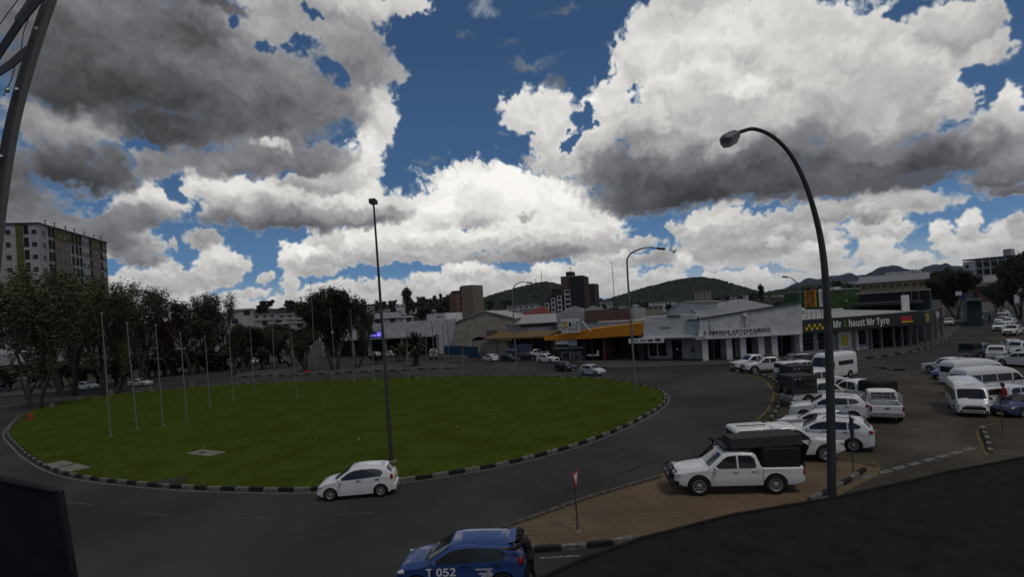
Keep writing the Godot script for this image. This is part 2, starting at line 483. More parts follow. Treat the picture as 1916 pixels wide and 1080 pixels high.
func sheet(s: SurfaceTool, pts: Array, y: float, skirt := 0.0) -> void:
	var flat := PackedVector2Array()
	for p in pts:
		flat.append(Vector2(p.x, p.z))
	if Geometry2D.is_polygon_clockwise(flat):
		flat.reverse()
	var ids := Geometry2D.triangulate_polygon(flat)
	for i in range(0, ids.size(), 3):
		var v := []
		for k in 3:
			v.append(Vector3(flat[ids[i + k]].x, y, flat[ids[i + k]].y))
		if (v[1] - v[0]).cross(v[2] - v[0]).y > 0:
			tri(s, v[0], v[1], v[2])
		else:
			tri(s, v[0], v[2], v[1])
	if skirt > 0.0:
		for i in flat.size():
			var a := flat[i]
			var b := flat[(i + 1) % flat.size()]
			quad(s, Vector3(b.x, y - skirt, b.y), Vector3(a.x, y - skirt, a.y), Vector3(a.x, y, a.y), Vector3(b.x, y, b.y))


func ribbon(s: SurfaceTool, line: Array, width: float, y: float, closed := false) -> void:
	var n := line.size()
	for i in (n if closed else n - 1):
		var a: Vector3 = line[i]
		var b: Vector3 = line[(i + 1) % n]
		var ta: Vector3 = (b - line[(i - 1 + n) % n]) if closed or i > 0 else b - a
		var tb: Vector3 = (line[(i + 2) % n] - a) if closed or i < n - 2 else b - a
		var na := Vector3(-ta.z, 0, ta.x).normalized() * width / 2.0
		var nb := Vector3(-tb.z, 0, tb.x).normalized() * width / 2.0
		var up := Vector3(0, y, 0)
		quad(s, a - na + up, a + na + up, b + nb + up, b - nb + up)


func text(called: String, words: String, height: float, m: Material, at: Vector3, parent: Node, bold := true, wide := 1.0, mono := false) -> MeshInstance3D:
	var t := TextMesh.new()
	var f := SystemFont.new()
	f.font_names = PackedStringArray(["Droid Sans Mono" if mono else "Droid Sans"])
	f.font_weight = 700 if bold else 400
	t.font = f
	t.text = words
	t.font_size = 64
	t.pixel_size = height / 46.0
	t.depth = 0.03
	t.curve_step = 2.0
	var o := put(called, t, m, parent)
	o.position = at
	o.scale = Vector3(wide, 1, 1)
	return o


# ---------------------------------------------------------------- materials
func ramp(lo: float, hi: float, mid := -1.0) -> Gradient:
	var g := Gradient.new()
	g.set_color(0, Color(lo, lo, lo))
	g.set_color(1, Color(hi, hi, hi))
	if mid >= 0.0:
		g.add_point(0.5, Color(mid, mid, mid))
	return g


func noise_map(kind: int, seed_: int, freq: float, lo: float, hi: float, octaves := 5, size := 512) -> NoiseTexture2D:
	var t := NoiseTexture2D.new()
	t.width = size
	t.height = size
	t.seamless = true
	t.noise = noise(kind, seed_, freq, octaves)
	t.color_ramp = ramp(lo, hi)
	return t


func paint(called: String, r: float, g: float, b: float, rough := 0.8, tex: Texture2D = null, scale := 1.0, world := true) -> StandardMaterial3D:
	var m := StandardMaterial3D.new()
	m.resource_name = called
	m.albedo_color = Color(r, g, b).linear_to_srgb()
	m.roughness = rough
	m.metallic_specular = 0.4
	if tex:
		m.albedo_texture = tex
		m.uv1_triplanar = true
		m.uv1_world_triplanar = world
		m.uv1_scale = Vector3.ONE * scale
	M[called] = m
	return m


func detail(m: StandardMaterial3D, t: Texture2D, scale: float) -> void:   # a second, coarser pattern, multiplied
	m.detail_enabled = true
	m.detail_blend_mode = BaseMaterial3D.BLEND_MODE_MUL
	m.detail_albedo = t
	m.detail_uv_layer = BaseMaterial3D.DETAIL_UV_2
	m.uv2_triplanar = true
	m.uv2_world_triplanar = true
	m.uv2_scale = Vector3.ONE * scale


func paver_picture() -> ImageTexture:
	var im := Image.create(256, 256, false, Image.FORMAT_RGB8)
	im.fill(Color(0.62, 0.60, 0.57))
	var r := RandomNumberGenerator.new()
	r.seed = 5
	for j in 16:
		for i in 8:
			var v := r.randf_range(0.86, 1.0)
			var x := i * 32 + (16 if j % 2 else 0)
			var tone := Color(v, v * r.randf_range(0.9, 0.98), v * r.randf_range(0.84, 0.95))
			im.fill_rect(Rect2i(x + 1, j * 16 + 1, mini(30, 255 - x), 14), tone)
			if x + 31 > 256:
				im.fill_rect(Rect2i(0, j * 16 + 1, x + 31 - 256, 14), tone)
	return ImageTexture.create_from_image(im)


func materials() -> void:
	var S := FastNoiseLite.TYPE_SIMPLEX_SMOOTH
	var broad := noise_map(S, 1, 0.006, 0.62, 1.0)
	var patchy := noise_map(S, 2, 0.012, 0.45, 1.0, 6)
	var grain := noise_map(S, 3, 0.22, 0.70, 1.0, 3)
	var turf := noise_map(S, 6, 0.014, 0.7, 1.0, 6)
	turf.color_ramp.set_color(0, Color(0.78, 0.76, 0.60))
	turf.color_ramp.add_point(0.35, Color(0.88, 0.86, 0.80))
	turf.color_ramp.add_point(0.6, Color(0.92, 0.96, 0.92))
	var soft := noise_map(S, 4, 0.010, 0.80, 1.0, 5)
	var m := paint("asphalt", 0.084, 0.083, 0.072, 0.93, grain, 0.9)
	detail(m, broad, 0.035)
	m = paint("dirt", 0.14, 0.115, 0.08, 1.0, patchy, 0.05)
	detail(m, grain, 0.6)
	m = paint("grass", 0.104, 0.146, 0.022, 1.0, turf, 0.045)
	detail(m, grain, 0.7)
	paint("grass_blade", 0.095, 0.145, 0.022, 1.0)
	M.grass_blade.metallic_specular = 0.05
	m.metallic_specular = 0.05
	paint("dry_blade", 0.13, 0.125, 0.05, 0.9)
	m = paint("paver", 0.225, 0.180, 0.120, 0.95, paver_picture(), 0.62)
	detail(m, soft, 0.05)
	m = paint("lot_paver", 0.140, 0.125, 0.098, 0.95, paver_picture(), 0.62)
	detail(m, broad, 0.05)
	m = paint("pavement", 0.125, 0.115, 0.10, 0.95, soft, 0.2)
	detail(m, grain, 0.8)
	paint("concrete", 0.26, 0.24, 0.19, 0.9, soft, 0.5)
	paint("kerb_white", 0.33, 0.32, 0.27, 0.85, patchy, 0.7)
	m = paint("asphalt_patch", 0.080, 0.078, 0.070, 0.95, grain, 0.9)
	detail(m, broad, 0.035)
	paint("kerb_grey", 0.20, 0.185, 0.155, 0.9, patchy, 0.7)
	paint("kerb_black", 0.034, 0.033, 0.030, 0.85, patchy, 0.7)
	paint("line_white", 0.34, 0.34, 0.32, 0.85, patchy, 0.8)
	paint("line_faint", 0.15, 0.15, 0.145, 0.9, patchy, 0.8)
	paint("line_yellow", 0.30, 0.23, 0.055, 0.85, patchy, 0.8)
	paint("wall_white", 0.66, 0.67, 0.67, 0.85, soft, 0.12)
	paint("wall_flats", 0.46, 0.46, 0.45, 0.85, soft, 0.12)
	paint("wall_grey", 0.42, 0.43, 0.44, 0.85, soft, 0.12)
	paint("wall_blue_grey", 0.40, 0.45, 0.48, 0.85, soft, 0.12)
	paint("wall_beige", 0.36, 0.33, 0.27, 0.85, soft, 0.12)
	paint("wall_cream", 0.42, 0.34, 0.19, 0.85, soft, 0.12)
	paint("wall_brown", 0.17, 0.11, 0.085, 0.85, soft, 0.12)
	paint("wall_green", 0.06, 0.12, 0.04, 0.85, soft, 0.12)
	paint("wall_teal", 0.045, 0.075, 0.075, 0.8, soft, 0.12)
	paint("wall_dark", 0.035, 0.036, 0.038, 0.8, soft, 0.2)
	paint("wall_brick", 0.16, 0.075, 0.05, 0.9, soft, 0.3)
	paint("panel_lime", 0.125, 0.13, 0.04, 0.8, soft, 0.1)
	paint("panel_sand", 0.24, 0.20, 0.155, 0.8, soft, 0.1)
	paint("panel_rose", 0.30, 0.20, 0.16, 0.8, soft, 0.1)
	paint("roof_grey", 0.28, 0.29, 0.30, 0.6, soft, 0.1)
	paint("roof_light", 0.42, 0.41, 0.39, 0.6, soft, 0.1)
	paint("roof_dark", 0.07, 0.075, 0.085, 0.7, soft, 0.1)
	paint("roof_red", 0.21, 0.045, 0.030, 0.8, soft, 0.1)
	paint("roof_ochre", 0.20, 0.12, 0.03, 0.8, soft, 0.1)
	paint("orange", 0.62, 0.24, 0.012, 0.7, soft, 0.2)
	paint("fence_blue", 0.025, 0.085, 0.17, 0.6, soft, 0.2)
	paint("awning_blue", 0.045, 0.055, 0.19, 0.8)
	paint("sign_white", 0.72, 0.72, 0.70, 0.6)
	paint("sign_dark", 0.040, 0.046, 0.046, 0.6, soft, 0.3)
	paint("sign_yellow", 0.62, 0.45, 0.03, 0.6)
	paint("sign_red", 0.42, 0.035, 0.03, 0.5)
	paint("sign_orange", 0.55, 0.22, 0.015, 0.6)
	paint("sign_blue", 0.03, 0.05, 0.14, 0.5)
	paint("letter_black", 0.02, 0.02, 0.022, 0.6)
	paint("letter_green", 0.10, 0.22, 0.04, 0.6)
	paint("metal_grey", 0.22, 0.23, 0.23, 0.55, soft, 0.5)
	M.metal_grey.metallic = 0.3
	paint("metal_dark", 0.062, 0.064, 0.062, 0.55, soft, 0.5)
	paint("metal_light", 0.40, 0.41, 0.40, 0.5)
	paint("flag_grey", 0.17, 0.175, 0.155, 0.6)
	paint("steel_brown", 0.085, 0.078, 0.075, 0.5, soft, 1.5)
	paint("bolt", 0.45, 0.46, 0.46, 0.4)
	M.bolt.metallic = 0.6
	paint("canopy_dark", 0.027, 0.0265, 0.024, 1.0, soft, 0.4)
	M.canopy_dark.metallic_specular = 0.15
	paint("navy", 0.008, 0.012, 0.022, 0.6, patchy, 0.5)
	paint("bark", 0.075, 0.062, 0.050, 0.95, grain, 0.5)
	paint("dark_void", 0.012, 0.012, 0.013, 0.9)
	paint("glass", 0.018, 0.022, 0.026, 0.06)
	M.glass.metallic_specular = 0.5
	paint("glass_far", 0.022, 0.026, 0.032, 0.35)
	paint("shop_glass", 0.014, 0.015, 0.016, 0.12)
	for k in [["leaf", 0.100, 0.112, 0.056], ["leaf_brown", 0.115, 0.112, 0.058], ["leaf_dark", 0.066, 0.080, 0.044], ["leaf_light", 0.115, 0.118, 0.042], ["leaf_pink", 0.16, 0.035, 0.045], ["leaf_palm", 0.045, 0.055, 0.030]]:
		m = paint(k[0], k[1], k[2], k[3], 0.85)
		m.vertex_color_use_as_albedo = true
		m.backlight_enabled = true
		m.backlight = Color(k[1] * 0.5, k[2] * 0.6, k[3] * 0.3)
	m = paint("bush", 1, 1, 1, 0.95)
	m.vertex_color_use_as_albedo = true
	m = paint("hill", 0.034, 0.042, 0.022, 1.0, patchy, 0.006)
	detail(m, patchy, 0.035)
	m = paint("mountain", 0.060, 0.058, 0.055, 1.0, patchy, 0.0012)
	detail(m, patchy, 0.007)
	# vehicles
	for k in [["car_white", 0.74, 0.75, 0.74], ["car_silver", 0.50, 0.52, 0.53], ["car_blue", 0.026, 0.062, 0.215], ["car_black", 0.015, 0.016, 0.018], ["car_slate", 0.05, 0.06, 0.12], ["car_grey", 0.11, 0.115, 0.12], ["car_beige", 0.50, 0.46, 0.38]]:
		m = paint(k[0], k[1], k[2], k[3], 0.35)
		m.clearcoat_enabled = true
		m.clearcoat = 0.7
		m.clearcoat_roughness = 0.08
	paint("plastic", 0.020, 0.020, 0.021, 0.55)
	paint("tyre", 0.016, 0.016, 0.016, 0.85)
	paint("rim", 0.42, 0.43, 0.44, 0.35)
	M.rim.metallic = 0.7
	paint("rim_tan", 0.20, 0.13, 0.08, 0.7)
	paint("canvas", 0.055, 0.056, 0.058, 0.9, soft, 1.2)
	paint("canvas_black", 0.020, 0.020, 0.021, 0.85, soft, 1.2)
	paint("lamp_clear", 0.62, 0.64, 0.64, 0.15)
	paint("lamp_red", 0.30, 0.012, 0.014, 0.25)
	paint("plate", 0.62, 0.56, 0.30, 0.5)
	paint("screen", 0.3, 0.28, 0.6, 0.4)
	M.screen.emission_enabled = true
	M.screen.emission = Color(0.50, 0.46, 0.95)
	M.screen.emission_energy_multiplier = 0.55
	paint("skin", 0.16, 0.085, 0.055, 0.6)


# ---------------------------------------------------------------- ground
func circle_rim() -> Array:
	return smooth_line([Vector3(-42.58, 0.00, -44.57), Vector3(-34.02, 0.00, -36.24), Vector3(-27.55, 0.00, -30.73), Vector3(-22.73, 0.00, -27.45), Vector3(-16.92, 0.00, -24.90), Vector3(-12.48, 0.00, -23.55), Vector3(-8.94, 0.00, -22.89), Vector3(-5.49, 0.00, -23.39), Vector3(-2.88, 0.00, -24.19), Vector3(-0.45, 0.00, -25.32), Vector3(2.88, 0.00, -27.79), Vector3(6.16, 0.00, -31.47), Vector3(9.02, 0.00, -35.74), Vector3(10.94, 0.00, -39.97), Vector3(11.47, 0.00, -45.52), Vector3(8.54, 0.00, -52.96), Vector3(0.71, 0.00, -59.81), Vector3(-6.89, 0.00, -63.81), Vector3(-17.88, 0.00, -66.71), Vector3(-28.17, 0.00, -69.05), Vector3(-37.89, 0.00, -70.40), Vector3(-46.12, 0.00, -68.98), Vector3(-51.56, 0.00, -65.35), Vector3(-52.34, 0.00, -58.15)], true, 10)


func kerb_row(parent: Node3D, line: Array, step: float, size: Vector3, closed: bool, first := 0, y := 0.0, runs := 1) -> void:
	var white := st()
	chamfered(white, Vector3(0, size.y / 2.0, 0), size, 0.02)
	var mesh := shape(white)
	var pts := along(line, step, closed)
	for i in pts.size() - 1:
		var a: Vector3 = pts[i]
		var b: Vector3 = pts[i + 1]
		var o := put("kerb_block", mesh, M.kerb_white if ((i / runs) + first) % 2 == 0 else M.kerb_black, parent)
		o.position = (a + b) / 2.0 + Vector3(0, y + rng.randf_range(-0.012, 0.012), 0)
		o.rotation.y = atan2(-(b - a).z, (b - a).x) + rng.randf_range(-0.02, 0.02)


func tufts(called: String, area: Array, n: int, m: Material, height: float, y: float, label_seed: int) -> void:
	var flat := PackedVector2Array()
	var lo := Vector2(INF, INF)
	var hi := -lo
	for p in area:
		var q := Vector2(p.x, p.z)
		flat.append(q)
		lo = lo.min(q)
		hi = hi.max(q)
	var s := st()
	for k in 4:
		var a := TAU * k / 4.0 + 0.4
		var d := Vector3(cos(a), 0, sin(a))
		var w := Vector3(-d.z, 0, d.x) * 0.12
		tri(s, d * 0.15 - w, d * 0.15 + w, d * 0.75 + Vector3.UP * (0.8 + 0.2 * sin(k * 2.0)))
	var mesh := shape(s)
	mesh.surface_set_material(0, m)
	var r := RandomNumberGenerator.new()
	r.seed = label_seed
	var mm := MultiMesh.new()
	mm.transform_format = MultiMesh.TRANSFORM_3D
	mm.mesh = mesh
	var list := []
	while list.size() < n:
		var p := Vector2(r.randf_range(lo.x, hi.x), r.randf_range(lo.y, hi.y))
		if not Geometry2D.is_point_in_polygon(p, flat):
			n -= 1 if r.randf() < 0.3 else 0
			continue
		var h := height * r.randf_range(0.5, 1.4)
		list.append(Transform3D(Basis(Vector3.UP, r.randf() * TAU).scaled(Vector3(h * 1.1, h, h * 1.1)), Vector3(p.x, y, p.y)))
	mm.instance_count = list.size()
	for i in list.size():
		mm.set_instance_transform(i, list[i])
	var o := MultiMeshInstance3D.new()
	o.name = numbered(called)
	o.multimesh = mm
	o.set_meta("kind", "stuff")
	add_child(o, true)
	tag(o, {"grass": "short green grass covering the whole traffic circle", "dry_grass": "tufts of dry grass growing along the parking kerb"}.get(called, called), "grass")


func ground() -> void:
	var s := st()
	quad(s, Vector3(-9000, -0.06, 500), Vector3(9000, -0.06, 500), Vector3(9000, -0.06, -9000), Vector3(-9000, -0.06, -9000))
	struct("ground", s, M.dirt)
	s = st()
	sheet(s, [Vector3(-90, 0, -3), Vector3(80, 0, -3), Vector3(90, 0, -40), Vector3(66.40, 0.00, -58.56), Vector3(234.99, 0.00, -246.07), Vector3(222.81, 0.00, -265.59), Vector3(55.75, 0.00, -71.53), Vector3(31.38, 0.00, -58.91), Vector3(22.95, 0.00, -60.00), Vector3(14.34, 0.00, -61.68), Vector3(10.90, 0.00, -63.16), Vector3(7.12, 0.00, -76.11), Vector3(2.81, 0.00, -83.02), Vector3(-0.52, 0.00, -89.88), Vector3(-6.96, 0.00, -80.48), Vector3(-10.43, -0.00, -76.16), Vector3(-21.24, 0.00, -79.58), Vector3(-32.61, 0.00, -80.09), Vector3(-43.90, 0.00, -83.27), Vector3(-56.12, 0.00, -99.09), Vector3(-67.10, 0.00, -100.67), Vector3(-57.59, 0.00, -74.97), Vector3(-63.83, 0.00, -73.49), Vector3(-70.54, 0.00, -72.82), Vector3(-82.50, 0.00, -64.96)], 0.0)
	struct("road", s, M.asphalt)
	# the grass circle with its painted kerb
	var rim := circle_rim()
	var inner := []
	for i in rim.size():
		var t: Vector3 = rim[(i + 1) % rim.size()] - rim[(i - 1 + rim.size()) % rim.size()]
		inner.append(rim[i] + Vector3(t.z, 0, -t.x).normalized() * -0.14)
	if not Geometry2D.is_point_in_polygon(Vector2(inner[0].x, inner[0].z), flat_of(rim)):
		for i in rim.size():
			inner[i] = rim[i] * 2.0 - inner[i]
	s = st()
	sheet(s, inner, 0.11, 0.15)
	struct("grass_lawn", s, M.grass)
	tufts("grass", inner, 110000, M.grass_blade, 0.075, 0.11, 3)
	kerb_row(group_of("kerb"), rim, 0.74, Vector3(0.72, 0.17, 0.16), true)
	s = st()
	var outer := []
	for i in rim.size():
		outer.append(rim[i] * 2.0 - inner[i] + (rim[i] - inner[i]).normalized() * 0.12)
	ribbon(s, outer, 0.10, 0.006, true)
	struct("edge_line", s, M.line_white)
	# darker patches of tar on the circular road
	for p in [[Vector3(4.64, 0.00, -23.11), 2.4, 0.10, 0.7], [Vector3(12.38, 0.00, -36.63), 1.1, 0.75, 1.2], [Vector3(2.59, 0.00, -21.67), 3.2, 0.06, 0.6], [Vector3(16.67, 0.00, -51.87), 4.0, 0.16, 0.1], [Vector3(-4.46, 0.00, -65.94), 5.0, 0.2, 0.02], [Vector3(-8.52, 0.00, -18.31), 3.4, 0.05, 0.1], [Vector3(-14.64, 0.00, -19.95), 0.9, 0.7, 0.1], [Vector3(-6.21, 0.00, -17.96), 2.0, 0.045, 0.5]]:
		s = st()
		var line := []
		for k in 9:
			line.append(p[0] + Basis(Vector3.UP, p[3]) * Vector3((k / 4.0 - 1.0) * p[1], 0, rng.randf_range(-0.08, 0.08) if p[2] < 0.5 else 0.0))
		ribbon(s, line, p[2] * 2.0, 0.0042)
		struct("tar_patch", s, M.asphalt_patch)
	# a worn path over the lawn, and slabs let into it
	s = st()
	ribbon(s, smooth_line([Vector3(-5.73, 0.00, -60.09), Vector3(-0.49, 0.00, -55.65), Vector3(4.64, 0.00, -51.14), Vector3(8.01, 0.00, -47.06)], false, 8), 0.30, 0.122)
	ribbon(s, smooth_line([Vector3(-13.03, 0.00, -31.37), Vector3(-6.63, 0.00, -30.79), Vector3(-0.46, 0.00, -30.23), Vector3(4.89, 0.00, -33.43), Vector3(7.78, 0.00, -35.76)], false, 8), 0.10, 0.122)
	struct("path", s, M.dirt)
	# the paved parking ground on the right
	s = st()
	var lot := [Vector3(-1.80, 0.00, -16.89), Vector3(-0.97, 0.00, -17.57), Vector3(0.29, -0.00, -18.43), Vector3(2.36, 0.00, -20.06), Vector3(6.04, 0.00, -22.35), Vector3(8.87, 0.00, -25.17), Vector3(12.59, 0.00, -29.60), Vector3(15.98, 0.00, -34.33), Vector3(18.88, 0.00, -39.66), Vector3(21.28, 0.00, -46.21), Vector3(21.84, 0.00, -51.82), Vector3(21.51, 0.00, -55.58), Vector3(23.97, -0.00, -53.06), Vector3(25.28, 0.00, -49.45), Vector3(28.25, 0.00, -47.80), Vector3(32.33, 0.00, -48.16), Vector3(34.21, 0.00, -46.17), Vector3(44.79, 0.00, -54.45), Vector3(59.36, 0.00, -67.13), Vector3(72.64, 0.00, -79.53), Vector3(65.39, 0.00, -59.78), Vector3(34.98, 0.00, -28.52), Vector3(22.13, 0.00, -18.17), Vector3(13.68, 0.00, -15.00), Vector3(8.70, 0.00, -15.74), Vector3(3.43, 0.00, -16.13), Vector3(0.35, 0.00, -15.83)]
	sheet(s, lot, 0.012)
	struct("brick_island", s, M.paver)
	s = st()
	sheet(s, [Vector3(12.59, 0.00, -29.60), Vector3(12.41, 0.00, -23.77), Vector3(13.73, 0.00, -22.11), Vector3(14.14, 0.00, -21.26), Vector3(13.31, -0.00, -20.37), Vector3(10.60, 0.00, -18.37), Vector3(8.70, 0.00, -15.74), Vector3(13.68, 0.00, -15.00), Vector3(22.13, 0.00, -18.17), Vector3(34.98, 0.00, -28.52), Vector3(65.39, 0.00, -59.78), Vector3(72.64, 0.00, -79.53), Vector3(59.36, 0.00, -67.13), Vector3(44.79, 0.00, -54.45), Vector3(34.21, 0.00, -46.17), Vector3(32.33, 0.00, -48.16), Vector3(28.25, 0.00, -47.80), Vector3(25.28, 0.00, -49.45), Vector3(23.61, 0.00, -52.27), Vector3(22.17, 0.00, -46.14), Vector3(19.51, 0.00, -39.40), Vector3(16.32, 0.00, -33.64)], 0.0145)
	struct("parking_ground", s, M.lot_paver)
	var edge := smooth_line([Vector3(-0.97, 0.00, -17.57), Vector3(0.29, -0.00, -18.43), Vector3(2.36, 0.00, -20.06), Vector3(6.04, 0.00, -22.35), Vector3(8.87, 0.00, -25.17), Vector3(12.59, 0.00, -29.60), Vector3(15.98, 0.00, -34.33), Vector3(18.88, 0.00, -39.66), Vector3(21.28, 0.00, -46.21), Vector3(21.84, 0.00, -51.82), Vector3(21.51, 0.00, -55.58)], false, 8)
	s = st()
	ribbon(s, edge, 0.16, 0.020)
	struct("yellow_line", s, M.line_yellow)
	var verge := []
	for p in smooth_line([Vector3(6.04, 0.00, -22.35), Vector3(8.87, 0.00, -25.17), Vector3(12.59, 0.00, -29.60), Vector3(15.98, 0.00, -34.33), Vector3(18.88, 0.00, -39.66), Vector3(21.28, 0.00, -46.21), Vector3(21.84, 0.00, -51.82), Vector3(22.35, 0.00, -53.00), Vector3(22.10, 0.00, -46.95), Vector3(19.57, 0.00, -39.92), Vector3(16.53, 0.00, -34.14), Vector3(13.24, 0.00, -29.41), Vector3(9.08, 0.00, -24.73)], true, 6):
		verge.append(p)
	s = st()
	sheet(s, verge, 0.017)
	struct("verge", s, M.dirt)
	tufts("dry_grass", verge, 5000, M.dry_blade, 0.11, 0.01, 5)
	s = st()
	var stone := st()
	chamfered(stone, Vector3(0, 0.06, 0), Vector3(0.9, 0.12, 0.14), 0.03)
	var stone_mesh := shape(stone)
	var k := group_of("kerb")
	var near_edge := along(smooth_line([Vector3(-0.89, -0.00, -17.51), Vector3(0.34, 0.00, -18.33), Vector3(2.40, 0.00, -19.88), Vector3(6.00, 0.00, -22.06)], false, 6), 0.98)
	for i in near_edge.size() - 1:
		var a: Vector3 = near_edge[i]
		var b: Vector3 = near_edge[i + 1]
		var o := put("kerb_stone", stone_mesh, M.kerb_grey, k)
		o.position = (a + b) / 2.0
		o.rotation.y = atan2(-(b - a).z, (b - a).x)
	kerb_row(group_of("kerb"), smooth_line([Vector3(11.56, 0.00, -26.95), Vector3(14.12, 0.00, -30.31), Vector3(16.53, 0.00, -34.14), Vector3(19.26, 0.00, -39.24), Vector3(21.39, 0.00, -44.35), Vector3(22.45, 0.00, -49.23), Vector3(21.96, 0.00, -52.72), Vector3(21.82, 0.00, -55.39)], false, 8), 0.8, Vector3(0.5, 0.22, 0.22), false)
	kerb_row(group_of("kerb"), [Vector3(0.18, 0.00, -15.71), Vector3(1.13, 0.00, -15.72), Vector3(2.41, 0.00, -15.83), Vector3(3.71, 0.00, -16.25)], 0.78, Vector3(0.77, 0.16, 0.16), false, 1)
	kerb_row(group_of("kerb"), [Vector3(9.71, 0.00, -18.26), Vector3(11.08, 0.00, -19.18), Vector3(12.29, 0.00, -20.11), Vector3(14.03, 0.00, -21.58)], 0.78, Vector3(0.77, 0.16, 0.16), false)
	kerb_row(group_of("kerb"), [Vector3(19.51, 0.00, -22.28), Vector3(20.78, 0.00, -23.82), Vector3(21.78, 0.00, -25.13), Vector3(22.67, 0.00, -26.29)], 0.55, Vector3(0.54, 0.18, 0.18), false)
	kerb_row(group_of("kerb"), [Vector3(33.74, 0.00, -50.23), Vector3(33.42, 0.00, -47.52), Vector3(34.87, 0.00, -46.67)], 0.9, Vector3(0.88, 0.16, 0.18), false)
	# road markings
	var marks := group_of("road_markings")
	for d in [[Vector3(-19.87, 0.00, -23.36), Vector3(-18.36, 0.00, -22.77)], [Vector3(-15.39, -0.00, -21.36), Vector3(-13.89, 0.00, -20.83)], [Vector3(-11.16, 0.00, -20.17), Vector3(-9.50, -0.00, -19.86)], [Vector3(-6.96, 0.00, -19.81), Vector3(-5.66, 0.00, -19.76)], [Vector3(-3.15, 0.00, -20.45), Vector3(-2.03, 0.00, -20.73)], [Vector3(3.98, 0.00, -24.88), Vector3(4.98, 0.00, -25.60)], [Vector3(6.79, 0.00, -27.84), Vector3(7.73, 0.00, -28.56)], [Vector3(9.89, 0.00, -31.12), Vector3(10.63, 0.00, -32.00)], [Vector3(12.05, 0.00, -34.52), Vector3(12.98, 0.00, -35.79)], [Vector3(15.12, 0.00, -40.95), Vector3(15.97, -0.00, -42.31)], [Vector3(0.63, 0.00, -21.64), Vector3(1.07, 0.00, -21.69)]]:
		s = st()
		ribbon(s, d, 0.10, 0.006)
		obj("dash", s, M.line_faint, marks)
	for d in [[Vector3(0.32, 0.00, -15.24), Vector3(1.47, 0.00, -15.26)]]:
		s = st()
		ribbon(s, d, 0.10, 0.018)
		obj("line", s, M.line_white, marks)
	for d in [[Vector3(15.20, 0.00, -24.42), Vector3(16.05, 0.00, -24.51)], [Vector3(16.70, 0.00, -26.75), Vector3(18.20, 0.00, -27.07)], [Vector3(18.45, 0.00, -29.58), Vector3(19.62, 0.00, -29.83)], [Vector3(25.32, 0.00, -29.24), Vector3(26.78, 0.00, -29.55)], [Vector3(32.17, 0.00, -41.14), Vector3(34.49, -0.00, -42.05)]]:
		s = st()
		ribbon(s, d, 0.10, 0.018)
		obj("bay_line", s, M.line_white, marks)
	var give := along([Vector3(12.88, 0.00, -20.26), Vector3(15.44, 0.00, -21.43), Vector3(20.09, 0.00, -23.41)], 0.95)
	for i in give.size() - 1:
		s = st()
		ribbon(s, [give[i], give[i].lerp(give[i + 1], 0.72)], 0.26, 0.018)
		obj("give_way_block", s, M.line_white, marks)
	for line in [[Vector3(10.26, -0.00, -18.27), Vector3(12.07, 0.00, -19.53), Vector3(13.31, -0.00, -20.37), Vector3(14.14, 0.00, -21.26), Vector3(14.39, 0.00, -22.04), Vector3(13.82, 0.00, -22.25)], [Vector3(24.36, 0.00, -27.22), Vector3(22.98, 0.00, -26.58), Vector3(21.90, -0.00, -25.67), Vector3(20.51, 0.00, -23.89), Vector3(19.15, -0.00, -22.03)]]:
		s = st()
		ribbon(s, smooth_line(line, false, 6), 0.10, 0.022)
		obj("yellow_hook", s, M.line_yellow, marks)
	# pavements across the road
	s = st()
	sheet(s, [Vector3(10.79, 0.00, -62.60), Vector3(14.21, 0.00, -61.14), Vector3(22.75, 0.00, -59.49), Vector3(30.85, 0.00, -57.93), Vector3(36.32, 0.00, -57.40), Vector3(45.00, 0.00, -61.36), Vector3(59.22, 0.00, -73.15), Vector3(92.71, 0.00, -109.76), Vector3(98.47, 0.00, -120.54), Vector3(55.57, -0.00, -71.76), Vector3(46.01, 0.00, -67.28), Vector3(34.94, -0.00, -65.51), Vector3(16.31, 0.00, -72.98), Vector3(12.42, 0.00, -75.88), Vector3(7.05, 0.00, -83.96), Vector3(5.81, 0.00, -78.87)], 0.13, 0.14)
	struct("pavement", s, M.pavement)
	kerb_row(group_of("kerb"), [Vector3(33.58, 0.00, -56.68), Vector3(36.41, 0.00, -56.66), Vector3(40.55, 0.00, -58.52), Vector3(45.37, 0.00, -61.04), Vector3(51.03, 0.00, -65.52), Vector3(58.68, 0.00, -72.30)], 1.25, Vector3(1.23, 0.17, 0.18), false)
	s = st()
	sheet(s, [Vector3(-43.90, 0.00, -83.27), Vector3(-32.61, 0.00, -80.09), Vector3(-21.01, 0.00, -78.69), Vector3(-10.32, 0.00, -75.35), Vector3(-7.83, -0.00, -74.58), Vector3(-9.58, 0.00, -82.22), Vector3(-12.59, 0.00, -86.09), Vector3(-19.70, 0.00, -87.04), Vector3(-32.95, 0.00, -89.90), Vector3(-45.09, -0.00, -92.68), Vector3(-47.23, 0.00, -89.65)], 0.12, 0.14)
	struct("pavement", s, M.pavement)
	kerb_row(group_of("kerb"), [Vector3(-43.39, 0.00, -82.29), Vector3(-37.92, 0.00, -81.18), Vector3(-32.43, 0.00, -79.64), Vector3(-20.78, 0.00, -77.81), Vector3(-14.33, 0.00, -76.63), Vector3(-9.10, 0.00, -74.61)], 1.1, Vector3(1.08, 0.18, 0.2), false)
	s = st()
	sheet(s, [Vector3(-82.76, 0.00, -70.78), Vector3(-71.27, 0.00, -73.58), Vector3(-65.18, 0.00, -75.06), Vector3(-58.84, 0.00, -76.61), Vector3(-64.21, 0.00, -82.57), Vector3(-72.59, 0.00, -82.68), Vector3(-78.66, 0.00, -81.25), Vector3(-92.01, 0.00, -78.73)], 0.12, 0.14)
	struct("pavement", s, M.pavement)
	s = st()
